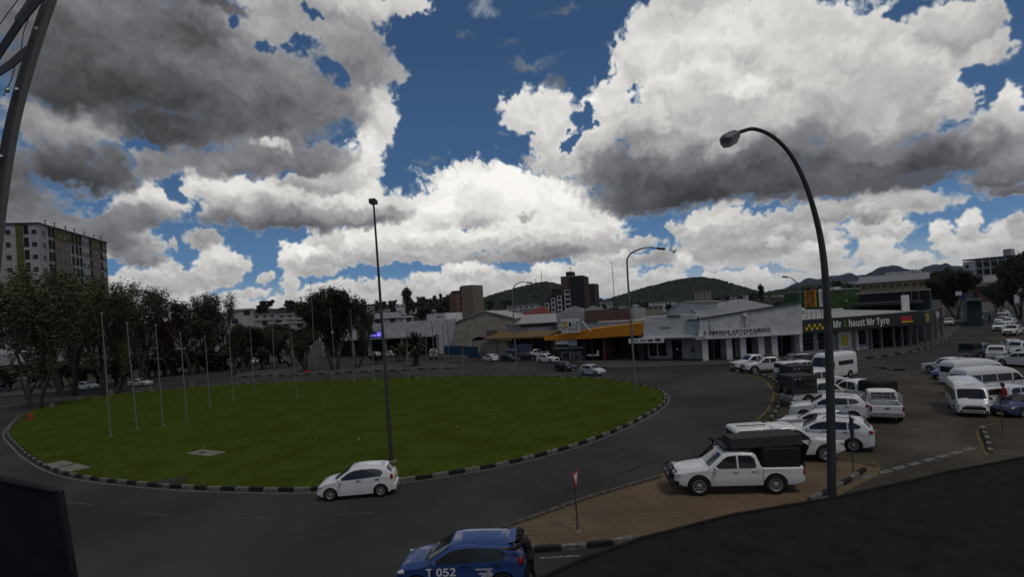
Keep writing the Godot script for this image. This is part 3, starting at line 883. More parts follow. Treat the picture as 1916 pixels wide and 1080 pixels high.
	sheet(s, [Vector3(-45.09, -0.00, -92.68), Vector3(-32.95, 0.00, -89.90), Vector3(-19.70, 0.00, -87.04), Vector3(-11.65, 0.00, -85.44), Vector3(-7.28, -0.00, -84.36), Vector3(-7.20, 0.00, -95.10), Vector3(-31.98, 0.00, -120.65), Vector3(-53.04, 0.00, -130.93), Vector3(-63.61, 0.00, -123.39)], 0.004)
	struct("forecourt", s, M.asphalt)
	s = st()
	sheet(s, [Vector3(-12.45, 0.00, -85.04), Vector3(-1.38, 0.00, -86.14), Vector3(2.81, 0.00, -83.02), Vector3(-0.52, 0.00, -89.88), Vector3(-6.05, 0.00, -91.84), Vector3(-12.22, 0.00, -89.82)], 0.006)
	struct("sand", s, M.dirt)
	# slabs in the lawn
	for d in [["concrete_slab", "pale square concrete slab with a dark hole lying in the lawn", Vector3(-19.19, 0.00, -31.37), Vector3(-17.23, 0.00, -30.32)], ["concrete_slab", "long pale concrete slab behind the left kerb of the circle", Vector3(-26.91, 0.00, -30.70), Vector3(-23.74, 0.00, -28.68)]]:
		var a: Vector3 = d[2]
		var b: Vector3 = d[3]
		var c := (a + b) / 2.0
		var o := thing(d[0], d[1], "slab", Vector3(c.x, 0.11, c.z), atan2(-(b - a).z, (b - a).x))
		s = st()
		var l := a.distance_to(b)
		chamfered(s, Vector3(0, 0.02, 0), Vector3(l, 0.06, 0.95), 0.02)
		obj("slab", s, M.concrete, o)
		s = st()
		if l < 2.6:
			blob(s, Vector3(-0.2, 0.045, 0.1), Vector3(0.25, 0.02, 0.25), Basis(), 4, 12)
			obj("hole", s, M.dark_void, o)
		else:
			slab(s, -0.12, 0.12, 0.045, 0.055, -0.42, 0.32)
			obj("gap", s, M.kerb_black, o)
	s = st()
	blob(s, Vector3(0, 0, 0), Vector3(0.8, 0.10, 0.6), Basis(), 5, 10)
	var heap := obj("earth_heap", s, M.dirt)
	heap.position = Vector3(-16.61, 0.11, -25.28)
	tag(heap, "small heap of bare earth on the lawn beside the near kerb", "heap")


func flat_of(pts: Array) -> PackedVector2Array:
	var out := PackedVector2Array()
	for p in pts:
		out.append(Vector2(p.x, p.z))
	return out


# ---------------------------------------------------------------- hills
func height_at(crest: Array, az: float) -> float:
	for i in crest.size() - 1:
		var a: Vector2 = crest[i]
		var b: Vector2 = crest[i + 1]
		if az >= a.x and az <= b.x:
			var p: Vector2 = crest[maxi(i - 1, 0)]
			var q: Vector2 = crest[mini(i + 2, crest.size() - 1)]
			return clampf(cubic_interpolate(a.y, b.y, p.y, q.y, (az - a.x) / (b.x - a.x)), minf(a.y, b.y) - 0.3, maxf(a.y, b.y) + 0.3)
	return crest[0].y if az < crest[0].x else crest[-1].y


func ridge(called: String, crest: Array, r0: float, r1: float, r2: float, m: Material, rough: float, seed_: int, bushes: int, bush: float, drop := 0.0) -> void:   # crest: azimuth and elevation as seen from 7 m above the circle
	var n := noise(FastNoiseLite.TYPE_SIMPLEX_SMOOTH, seed_, (9.0 if bushes == 0 else 3.5) / r1, 5)
	var a0: float = crest[0].x
	var a1: float = crest[-1].x
	var na := int((a1 - a0) / 0.2)
	var nr := 26
	var down := tan(deg_to_rad(drop))
	var at := func(az: float, t: float) -> Vector3:
		var r := lerpf(r0, r2, t)
		var top := 7.0 + r1 * (tan(deg_to_rad(height_at(crest, az))) - down)
		var rise := smoothstep(r0, r1, r)
		var h := top * (rise * 0.45 + 0.55 * rise * rise) if r < r1 else top * (1.0 - 0.6 * smoothstep(r1, r2, r))
		var p := Vector3(sin(deg_to_rad(az)) * r, h, -cos(deg_to_rad(az)) * r)
		p.y += n.get_noise_2d(p.x, p.z) * rough * rise * clampf(top / 20.0, 0.1, 1.0) - 0.5 * (1.0 - rise)
		return p
	var s := st()
	s.set_smooth_group(0)
	for i in na:
		for j in nr:
			var z0 := a0 + (a1 - a0) * i / na
			var z1 := a0 + (a1 - a0) * (i + 1) / na
			quad(s, at.call(z0, float(j) / nr), at.call(z1, float(j) / nr), at.call(z1, float(j + 1) / nr), at.call(z0, float(j + 1) / nr))
	struct(called, s, m)
	if bushes == 0:
		return
	var b := st()
	for k in 3:
		blob(b, Vector3(sin(k * 2.1) * 0.5, 0.25 + 0.15 * k, cos(k * 2.1) * 0.5), Vector3(0.6, 0.5, 0.6), Basis(Vector3.UP, k), 3, 6)
	var mesh := shape(b)
	mesh.surface_set_material(0, M.bush)
	var mm := MultiMesh.new()
	mm.transform_format = MultiMesh.TRANSFORM_3D
	mm.use_colors = true
	mm.mesh = mesh
	mm.instance_count = bushes
	var r := RandomNumberGenerator.new()
	r.seed = seed_
	for i in bushes:
		var t := r.randf_range(0.05, (r1 - r0) / (r2 - r0) + 0.06)
		var size := bush * r.randf_range(0.4, 1.3)
		mm.set_instance_transform(i, Transform3D(Basis(Vector3.UP, r.randf() * TAU).scaled(Vector3(size, size * r.randf_range(0.6, 1.0), size)), at.call(r.randf_range(a0, a1), t)))
		var k := r.randf_range(0.85, 1.15)
		mm.set_instance_color(i, Color(0.027 * k, 0.033 * k, 0.018 * k))
	var o := MultiMeshInstance3D.new()
	o.name = numbered("bushland")
	o.multimesh = mm
	o.set_meta("kind", "stuff")
	add_child(o, true)
	tag(o, "dark green bushes covering the " + called.replace("_", " "), "bushes")


func pairs(flat: Array) -> Array:
	var out := []
	for i in range(0, flat.size(), 2):
		out.append(Vector2(flat[i], flat[i + 1]))
	return out


func hills() -> void:
	ridge("town_ridge", pairs([-49.32, -0.11, -43.90, 0.36, -37.28, 0.84, -32.25, 1.09, -27.94, 1.43, -25.64, 1.61, -21.79, 1.72, -18.77, 1.72, -14.56, 1.60, -11.30, 1.53, -7.37, 1.75, -4.53, 1.82, -0.57, 1.06, 2.26, 0.43, 6.79, -0.02]), 330, 700, 1100, M.hill, 2.0, 11, 9000, 4.5)
	ridge("masted_hill", pairs([-12.49, -0.03, -9.13, 0.55, -5.68, 1.65, -3.37, 2.15, -1.04, 2.70, 1.58, 3.28, 3.13, 3.41, 4.27, 3.34, 5.83, 2.72, 8.04, 1.83, 10.77, 0.86, 14.53, -0.22]), 600, 1500, 2300, M.hill, 12.0, 12, 18000, 6.0, 0.45)
	ridge("broad_hill", pairs([3.96, 0.10, 6.26, 0.53, 8.55, 1.06, 11.37, 1.67, 14.69, 2.44, 17.36, 2.78, 19.43, 2.78, 20.93, 2.49, 22.87, 1.75, 24.75, 1.08, 26.59, 0.63, 28.38, 0.20, 31.78, -0.39]), 600, 1700, 2600, M.hill, 12.0, 13, 18000, 6.0, 0.55)
	ridge("low_hill", pairs([23.74, 0.06, 25.66, 0.39, 28.40, 0.60, 31.00, 0.65, 34.24, 0.25, 37.98, 0.33, 41.38, 0.35, 44.17, 0.40, 48.77, 0.01]), 400, 1100, 1700, M.hill, 6.0, 14, 8000, 7.0)
	ridge("mountain_range", pairs([20.30, 0.29, 22.81, 0.70, 25.69, 1.01, 27.55, 1.48, 28.78, 1.88, 30.23, 2.10, 31.72, 2.40, 32.34, 2.34, 33.01, 1.98, 33.74, 2.06, 34.46, 2.37, 35.84, 2.32, 36.72, 1.99, 37.35, 2.02, 38.07, 2.17, 39.03, 2.42, 39.78, 2.12, 40.58, 2.16, 41.83, 2.36, 43.83, 2.25, 48.85, 1.89, 53.33, 0.96]), 2600, 5200, 7500, M.mountain, 80.0, 15, 0, 0.0, 0.45)
	# lattice mast and aerials on the masted hill
	for d in [[Vector3(84.85, 93.34, -1500.00), 34.0], [Vector3(67.74, 90.79, -1490.00), 16.0]]:
		var s := st()
		rod(s, Vector3.ZERO, Vector3(0, d[1], 0), 0.6, 4)
		for k in 6:
			rod(s, Vector3(-1.2 + k * 0.1, d[1] * k / 7.0, 0), Vector3(1.2 - k * 0.1, d[1] * (k + 1) / 7.0, 0), 0.25, 4)
		var o := obj("radio_mast", s, M.metal_grey)
		o.position = d[0]
		tag(o, "tall thin radio mast on top of the hill behind the hotel tower" if d[1] > 20 else "shorter radio mast left of the tall one on the hilltop", "mast")


# ---------------------------------------------------------------- the far town
func house(called: String, label: String, at: Vector3, turn: float, w: float, d: float, h: float, wall: Material, roof: Material, pitch: float, storeys := 1, bays := 0) -> Node3D:
	var o := thing(called, label, "house" if storeys < 3 else "building", at, turn, "houses on the slopes behind the town")
	var s := st()
	slab(s, -w / 2, w / 2, -9.0, h, -d, 0)
	obj("wall", s, wall, o)
	s = st()
	if pitch > 0.05:
		var e := 0.35
		quad(s, Vector3(-w / 2 - e, h - 0.1, e), Vector3(w / 2 + e, h - 0.1, e), Vector3(w / 2 - pitch * 0.4, h + pitch, -d / 2), Vector3(-w / 2 + pitch * 0.4, h + pitch, -d / 2))
		quad(s, Vector3(w / 2 + e, h - 0.1, -d - e), Vector3(-w / 2 - e, h - 0.1, -d - e), Vector3(-w / 2 + pitch * 0.4, h + pitch, -d / 2), Vector3(w / 2 - pitch * 0.4, h + pitch, -d / 2))
		tri(s, Vector3(w / 2 + e, h - 0.1, e), Vector3(w / 2 + e, h - 0.1, -d - e), Vector3(w / 2 - pitch * 0.4, h + pitch, -d / 2))
		tri(s, Vector3(-w / 2 - e, h - 0.1, -d - e), Vector3(-w / 2 - e, h - 0.1, e), Vector3(-w / 2 + pitch * 0.4, h + pitch, -d / 2))
		quad(s, Vector3(-w / 2 - e, h - 0.1, -d - e), Vector3(w / 2 + e, h - 0.1, -d - e), Vector3(w / 2 + e, h - 0.1, e), Vector3(-w / 2 - e, h - 0.1, e))
	else:
		slab(s, -w / 2 - 0.3, w / 2 + 0.3, h, h + 0.5, -d - 0.3, 0.3)
	obj("roof", s, roof, o)
	var n := bays if bays else maxi(2, int(w / 4.0))
	s = st()
	slab(s, -0.8, 0.8, 0, 1.3, -0.02, 0.04)
	var pane := shape(s)
	for f in storeys:
		for i in n:
			if rng.randf() < 0.85:
				var g := put("window", pane, M.glass_far, o)
				g.position = Vector3((i + 0.5) / n * w - w / 2 + rng.randf_range(-0.2, 0.2), (f + 0.35) * h / storeys, 0.0)
	return o


func far_town() -> void:
	var W: Material = M.wall_white
	var G: Material = M.wall_grey
	var B: Material = M.wall_beige
	var list := [
		# base point, width, depth, height, wall, roof, pitch, storeys, label
		[Vector3(-76.40, 8.65, -150.00), 5.6, 8.0, 4.3, M.wall_flats, M.roof_light, 0.0, 2, "white two-storey block with one small upper window right of the left trees"],
		[Vector3(-84.91, 8.70, -158.00), 8.0, 8.0, 4.0, G, M.roof_grey, 0.5, 1, "low grey house half hidden behind the left trees"],
		[Vector3(-79.33, 7.75, -170.00), 13.0, 10.0, 2.4, M.wall_flats, M.roof_light, 0.0, 1, "long white flat-roofed house right of the white two-storey block"],
		[Vector3(-75.00, 7.42, -180.00), 11.0, 9.0, 2.6, M.wall_flats, M.roof_light, 0.0, 1, "white flat-roofed house with dark windows left of the big round tree"],
		[Vector3(-68.31, 6.53, -165.00), 8.0, 8.0, 2.0, G, M.roof_light, 0.0, 1, "pale low outbuilding in front of the white flat-roofed house"],
		[Vector3(-141.80, 13.24, -300.00), 16.0, 10.0, 2.5, G, M.roof_grey, 0.0, 1, "low grey shed under the skyline trees on the left"],
		[Vector3(-138.78, 13.21, -320.00), 14.0, 9.0, 2.5, B, M.roof_light, 0.4, 1, "pale low house below the skyline trees on the left"],
		[Vector3(-35.97, 6.18, -150.00), 8.5, 9.0, 2.2, G, M.roof_grey, 1.6, 1, "grey house with hipped roof directly behind the white showroom"],
		[Vector3(-34.80, 6.22, -170.00), 5.0, 6.0, 2.2, W, M.roof_light, 0.4, 1, "small white house right of the grey hipped roof"],
		[Vector3(-67.16, 7.96, -260.00), 6.0, 6.0, 5.2, W, M.roof_light, 0.0, 2, "white two-storey house frame left of the tall lamp mast"],
		[Vector3(-102.90, 20.02, -520.00), 22.0, 10.0, 3.5, W, M.roof_grey, 0.8, 1, "long white house with grey roof high on the wooded ridge"],
		[Vector3(-94.40, 20.84, -540.00), 12.0, 10.0, 4.0, B, M.roof_dark, 1.0, 1, "beige house right of the long white one on the ridge"],
		[Vector3(-96.81, 13.72, -420.00), 8.0, 7.0, 3.0, W, M.roof_light, 0.6, 1, "small white house among trees halfway up the ridge"],
		[Vector3(-87.46, 12.31, -400.00), 6.0, 6.0, 3.0, G, M.roof_grey, 0.6, 1, "tiny grey house right of the small white one on the ridge"],
		[Vector3(-48.11, 9.91, -330.00), 9.0, 8.0, 2.6, B, M.roof_grey, 1.0, 1, "beige house with grey roof just left of the brown tower"],
		[Vector3(-118.83, 17.75, -440.00), 12.0, 8.0, 3.0, G, M.roof_grey, 0.7, 1, "grey house at the right foot of the big round tree"],
		[Vector3(8.04, 8.15, -420.00), 26.0, 12.0, 6.0, G, M.roof_grey, 0.0, 2, "grey flat block left of the hotel tower"],
		[Vector3(11.62, 5.66, -300.00), 14.0, 10.0, 4.0, B, M.roof_light, 0.0, 1, "pale flat block at the left foot of the hotel"],
		[Vector3(71.41, 5.61, -430.00), 17.0, 10.0, 7.0, G, M.roof_light, 0.0, 2, "pale grey building right of the hotel tower"],
		[Vector3(87.53, 4.25, -440.00), 20.0, 10.0, 4.0, W, M.roof_light, 0.0, 1, "long low white building further right of the hotel"],
		[Vector3(107.69, 4.98, -460.00), 12.0, 10.0, 4.0, W, M.roof_light, 0.5, 1, "white house left of the lamp with the long curved arm"],
		[Vector3(142.63, 5.52, -520.00), 32.0, 12.0, 5.0, W, M.roof_light, 0.0, 2, "long white building at the foot of the broad hill"],
		[Vector3(112.21, 3.54, -430.00), 16.0, 9.0, 3.4, B, M.roof_dark, 0.8, 1, "beige house with dark roof below the long white building"],
		[Vector3(143.61, 4.42, -480.00), 9.0, 8.0, 3.4, G, M.roof_grey, 0.8, 1, "small grey house right of the beige one under the broad hill"],
		[Vector3(195.27, 7.91, -560.00), 7.0, 8.0, 10.5, B, M.roof_light, 0.0, 4, "left part of the pale block of flats on the broad hill's foot"],
		[Vector3(203.82, 7.43, -562.00), 9.0, 8.0, 12.0, B, M.roof_light, 0.0, 4, "taller right part of the pale block of flats on the broad hill's foot"],
		[Vector3(208.94, 5.29, -555.00), 9.0, 8.0, 5.0, G, M.roof_grey, 0.0, 2, "low grey annex right of the pale block of flats"],
		[Vector3(183.94, 5.71, -555.00), 11.0, 8.0, 5.0, G, M.roof_grey, 0.0, 1, "low grey annex left of the pale block of flats"],
		[Vector3(274.01, 8.82, -620.00), 13.0, 9.0, 4.5, W, M.roof_light, 0.0, 2, "white house with open veranda under the right end of the broad hill"],
		[Vector3(249.49, 7.91, -600.00), 8.0, 8.0, 3.5, G, M.roof_grey, 0.4, 1, "grey house left of the white veranda house"],
		[Vector3(287.85, 6.17, -600.00), 17.0, 9.0, 4.0, G, M.roof_light, 0.4, 1, "pale long house left of the thin lamp with a small head"],
		[Vector3(300.80, 6.28, -590.00), 14.0, 9.0, 4.2, W, M.roof_light, 0.5, 1, "white house behind the thin lamp with a small head"],
		[Vector3(305.89, 4.23, -570.00), 14.0, 9.0, 4.0, B, M.roof_light, 0.6, 1, "beige house left of the yellow vertical sign"],
		[Vector3(647.09, 27.29, -1050.00), 26.0, 12.0, 5.0, B, M.roof_light, 0.0, 1, "small pale building right of the big lamp pole on the low hill"],
		[Vector3(666.94, 26.54, -1040.00), 22.0, 12.0, 6.0, W, M.roof_light, 0.0, 2, "white building in the middle of the row on the low hill"],
		[Vector3(681.15, 26.13, -1030.00), 18.0, 12.0, 5.0, W, M.roof_light, 0.0, 1, "white building at the right end of the row on the low hill"],
	]
	for h in list:
		var base: Vector3 = h[0]
		house("house", h[8], base, atan2(-base.x, -base.z) * 0.6 + rng.randf_range(-0.1, 0.1), h[1], h[2], h[3], h[4], h[5], h[6], h[7])


# ---------------------------------------------------------------- buildings near the circle
func part(called: String, o: Node, m: Material, x0: float, x1: float, y0: float, y1: float, z0: float, z1: float) -> MeshInstance3D:
	var s := st()
	slab(s, x0, x1, y0, y1, z0, z1)
	return obj(called, s, m, o)


func gable(s: SurfaceTool, x0: float, x1: float, y0: float, y1: float, z0: float, z1: float) -> void:   # roof with its ridge along z
	var m := (x0 + x1) / 2.0
	for k in [[x0, m], [m, x1]]:
		var a: float = y0 if k[0] == x0 else y1
		var b: float = y1 if k[0] == x0 else y0
		quad(s, Vector3(k[0], a, z1), Vector3(k[1], b, z1), Vector3(k[1], b, z0), Vector3(k[0], a, z0))
		quad(s, Vector3(k[0], a - 0.15, z1), Vector3(k[1], b - 0.15, z1), Vector3(k[1], b, z1), Vector3(k[0], a, z1))
		quad(s, Vector3(k[0], a - 0.15, z0), Vector3(k[1], b - 0.15, z0), Vector3(k[1], b - 0.15, z1), Vector3(k[0], a - 0.15, z1))


func hall(s: SurfaceTool, x0: float, x1: float, y0: float, y1: float, z0: float, z1: float) -> void:   # walls that end in a gable at z1 and z0
	var m := (x0 + x1) / 2.0
	slab(s, x0, x1, 0, y0, z0, z1)
	for z in [z0, z1]:
		tri(s, Vector3(x0, y0, z), Vector3(x1, y0, z), Vector3(m, y1, z))


func windows(o: Node, mesh: Mesh, xs: Array, ys: Array, z: float, m: Material, called := "window") -> void:
	for y in ys:
		for x in xs:
			var g := put(called, mesh, m, o)
			g.position = Vector3(x, y, z)


func pane_mesh(w: float, h: float, frame := 0.05) -> ArrayMesh:   # a pane set back in a raised rim
	var s := st()
	slab(s, -w / 2, w / 2, 0, h, -0.05, 0.01)
	slab(s, -w / 2 - frame, w / 2 + frame, -frame, 0, -0.05, 0.05)
	return shape(s)


func flats() -> void:
	var o := thing("apartment_block", "tall white apartment block with lime panels behind the left trees", "building", Vector3(-109.77, 0.00, -125.00), 1.800)
	var w := 30.81
	var storey := 2.93
	var top := 35.2
	part("wall", o, M.wall_flats, 0, w, 0, top, -8, 0)
	part("roof", o, M.roof_dark, -0.3, w + 0.3, top, top + 0.25, -8.3, 0.3)
	# coloured bays, a little proud of the wall
	for b in [[0.19, 0.40, M.panel_sand, 0.0, top - 2.9], [0.19, 0.58, M.panel_lime, top - 2.85, top - 0.02], [0.70, 0.88, M.panel_sand, 0.0, top - 2.9], [0.70, 1.0, M.panel_lime, top - 2.85, top - 0.02]]:
		part("panel", o, b[2], w * b[0], w * b[1], b[3], b[4], 0.0, 0.12)
	part("panel", o, M.panel_lime, -0.14, 0, 0, top - 0.02, -4.5, -3.1)
	part("panel", o, M.wall_grey, -0.12, 0, 0, top - 0.02, -8.0, -7.5)
	var small := pane_mesh(0.85, 1.0)
	var tall := pane_mesh(0.95, 2.1)
	var floors := []
	for f in range(2, 12):
		floors.append(f * storey + 0.6)
	windows(o, small, [w * 0.06, w * 0.25, w * 0.33, w * 0.61, w * 0.67, w * 0.76, w * 0.83, w * 0.93, w * 0.975], floors, 0.15, M.glass_far)
	windows(o, tall, [w * 0.13, w * 0.175, w * 0.44, w * 0.50, w * 0.555, w * 0.715, w * 0.895], floors, 0.14, M.dark_void, "loggia")
	var side := Node3D.new()
	side.name = "end_wall"
	o.add_child(side)
	side.rotation.y = -PI / 2
	windows(side, pane_mesh(1.0, 1.0), [-0.9, -6.1], floors, 0.02, M.glass_far)
	windows(side, tall, [-2.5, -3.75], floors, 0.02, M.dark_void, "loggia")
	for x in [0.15, 0.27, 0.42, 0.55, 0.70, 0.86, 0.98]:
		var s := st()
		rod(s, Vector3(w * x, top, -1.0), Vector3(w * x, top + 1.5, -1.0), 0.10, 5)
		rod(s, Vector3(w * x, top + 1.5, -1.0), Vector3(w * x, top + 1.75, -1.0), 0.2, 6)
		obj("vent_pipe", s, M.metal_dark, o)
	o = thing("apartment_block", "rose-brown apartment wing at the left edge of the photo", "building", Vector3(-109.77, 0.00, -125.00), 1.800)
	part("wall", o, M.panel_rose, -0.8, 9, 0, top - 1.2, -34, -9.2)
	part("roof", o, M.roof_dark, -1.0, 9.2, top - 1.2, top - 0.95, -34.2, -9.0)
	side = Node3D.new()
	side.name = "end_wall"
	o.add_child(side)
	side.rotation.y = -PI / 2
	windows(side, pane_mesh(1.3, 1.1), [-10.4, -12.6, -15.2], floors.slice(0, 9), 0.82, M.glass_far)


func left_side() -> void:
	var o := thing("street_shop", "white and pale blue shop front behind the left trees", "building", Vector3(-106.85, 0.00, -104.00), 0.598)
	var w := 14.21
	part("wall", o, M.wall_grey, 0, w, 0, 5.4, -9, 0)
	part("parapet", o, M.wall_white, 0, w, 5.4, 6.4, -0.4, 0.05)
	part("canopy", o, M.roof_dark, 0, w, 3.0, 3.2, 0, 1.6)
	for i in 7:
		part("shop_window", o, M.wall_blue_grey if i % 3 == 0 else M.glass_far, 0.5 + i * w / 7.0, 0.5 + (i + 0.75) * w / 7.0, 0.5, 2.7, 0, 0.06)
	o = thing("street_shop", "low beige shop with dark openings behind the silver sedan on the left", "building", Vector3(-99.72, 0.00, -118.00), 0.214)
	w = 18.84
	part("wall", o, M.wall_beige, 0, w, 0, 4.2, -8, 0)
	part("roof", o, M.roof_dark, -0.3, w + 0.3, 4.2, 4.5, -8.3, 0.6)
	for i in 6:
		part("opening", o, M.dark_void, 0.8 + i * w / 6.0, 0.8 + (i + 0.6) * w / 6.0, 0.2, 2.8, 0, 0.05)
	o = thing("office_block", "grey two-storey block behind the broad dark tree on the left", "building", Vector3(-81.41, 0.00, -128.00), 0.322)
	w = 12.64
	part("wall", o, M.wall_grey, 0, w, 0, 6.6, -9, 0)
	part("roof", o, M.roof_dark, -0.3, w + 0.3, 6.6, 6.9, -9.3, 0.4)
	for f in 2:
		for i in 5:
			part("window", o, M.glass_far, 0.8 + i * w / 5.0, 0.8 + (i + 0.55) * w / 5.0, 1.0 + f * 3.1, 2.5 + f * 3.1, 0, 0.06)


func showroom() -> void:
	var w := 35.89
	var o := thing("car_showroom", "long white car showroom with a glazed front behind the palm", "building", Vector3(-44.71, 0.00, -122.00), -0.401)
	part("wall", o, M.wall_white, 0, w, 3.9, 7.0, -14, 0)
	part("end_wall", o, M.wall_white, w - 4.4, w - 0.01, 0, 3.9, -14, -0.01)
	part("wall", o, M.wall_white, w * 0.80, w * 0.92, 7.0, 8.3, -8, -0.5)
	part("wall", o, M.wall_grey, 0, w - 4.4, 0, 3.9, -14, -2.2)
	part("roof", o, M.roof_light, 0.1, w - 0.1, 6.8, 6.95, -13.9, -0.2)
	part("canopy", o, M.wall_grey, 2, w - 5.2, 3.6, 3.85, 0, 1.3)
	for i in 8:
		var x := 1.0 + i * (w - 6.0) / 7.0
		part("column", o, M.wall_white, x - 0.22, x + 0.22, 0, 3.6, -0.5, -0.05)
		if i < 7:
			part("glass_pane", o, M.shop_glass, x + 0.25, x + (w - 6.0) / 7.0 - 0.25, 0.3, 3.55, -0.9, -0.84)
	part("doorway", o, M.dark_void, w - 8.2, w - 4.9, 0, 3.55, -0.7, 0.02)
	var sign := thing("screen_sign", "glowing violet and white screen on the front of the white showroom", "sign", Vector3(-44.71, 0.00, -122.00), -0.401)
	sign.translate_object_local(Vector3(16.56, 4.16, 0.9))
	part("frame", sign, M.sign_blue, -1.9, 1.7, -0.55, 1.15, -0.25, 0.1)
	part("lit_screen", sign, M.screen, 0.45, 1.5, 0.0, 1.0, 0.1, 0.14)
	part("lit_screen", sign, M.screen, -1.7, 0.2, 0.05, 0.5, 0.1, 0.14)
	var lamp := OmniLight3D.new()
	lamp.name = "screen_glow"
	lamp.light_color = Color(0.55, 0.5, 1.0)
	lamp.light_energy = 0.25
	lamp.omni_range = 30.0
	lamp.shadow_enabled = true
	lamp.position = Vector3(0.6, 0.4, 0.5)
	sign.add_child(lamp)
	# the beige hall beside it
	o = thing("warehouse", "beige gabled warehouse right of the white showroom", "building", Vector3(-11.67, 0.00, -106.00), -0.161)
	w = 12.44
	var s := st()
	hall(s, 0, w * 0.98, 6.3, 8.1, -24, 0)
	obj("wall", s, M.wall_beige, o)
	s = st()
	gable(s, -0.2, w, 6.35, 8.25, -24.2, 0.25)
	obj("roof", s, M.roof_light, o)
	part("window", o, M.wall_brown, w * 0.50, w * 0.67, 3.2, 4.3, -0.02, 0.06)
	for x in [0.26, 0.49, 0.8]:
		part("seam", o, M.wall_grey, w * x - 0.05, w * x + 0.05, 0, 6.3, 0, 0.03)
	# blue fence
	o = thing("sheet_fence", "blue corrugated sheet fence on a low pale wall", "fence", Vector3(-13.38, 0.00, -98.67), -0.835)
	w = 10.32
	part("base_wall", o, M.wall_beige, -0.5, w * 0.72, 0, 0.45, -0.15, 0.0)
	for i in 14:
		var x := w * i / 14.0
		var high := 2.1 if i < 10 else 2.0
		part("sheet", o, M.fence_blue, x + 0.01, x + w / 14.0 - 0.01, 0.46 if i < 10 else 0.1, high, -0.10 - 0.02 * (i % 2), -0.04 - 0.02 * (i % 2))
	o = thing("shade_awning", "arched blue shade awning behind the blue fence", "awning", Vector3(-13.38, 0.00, -98.67), -0.835)
	s = st()
	for k in 8:
		var a := PI * k / 8.0
		var b := PI * (k + 1) / 8.0
		var cx := 10.32 * 0.76
		quad(s, Vector3(cx - cos(a) * 2.3, 2.75 + sin(a) * 0.75, -2.5), Vector3(cx - cos(b) * 2.3, 2.75 + sin(b) * 0.75, -2.5), Vector3(cx - cos(b) * 2.3, 2.75 + sin(b) * 0.75, -6), Vector3(cx - cos(a) * 2.3, 2.75 + sin(a) * 0.75, -6))
	obj("cover", s, M.awning_blue, o)
	s = st()
	for x in [-2.2, 2.2]:
		for z in [-2.6, -5.9]:
			rod(s, Vector3(10.32 * 0.76 + x, 0, z), Vector3(10.32 * 0.76 + x, 2.7, z), 0.06)
	obj("frame", s, M.metal_dark, o)


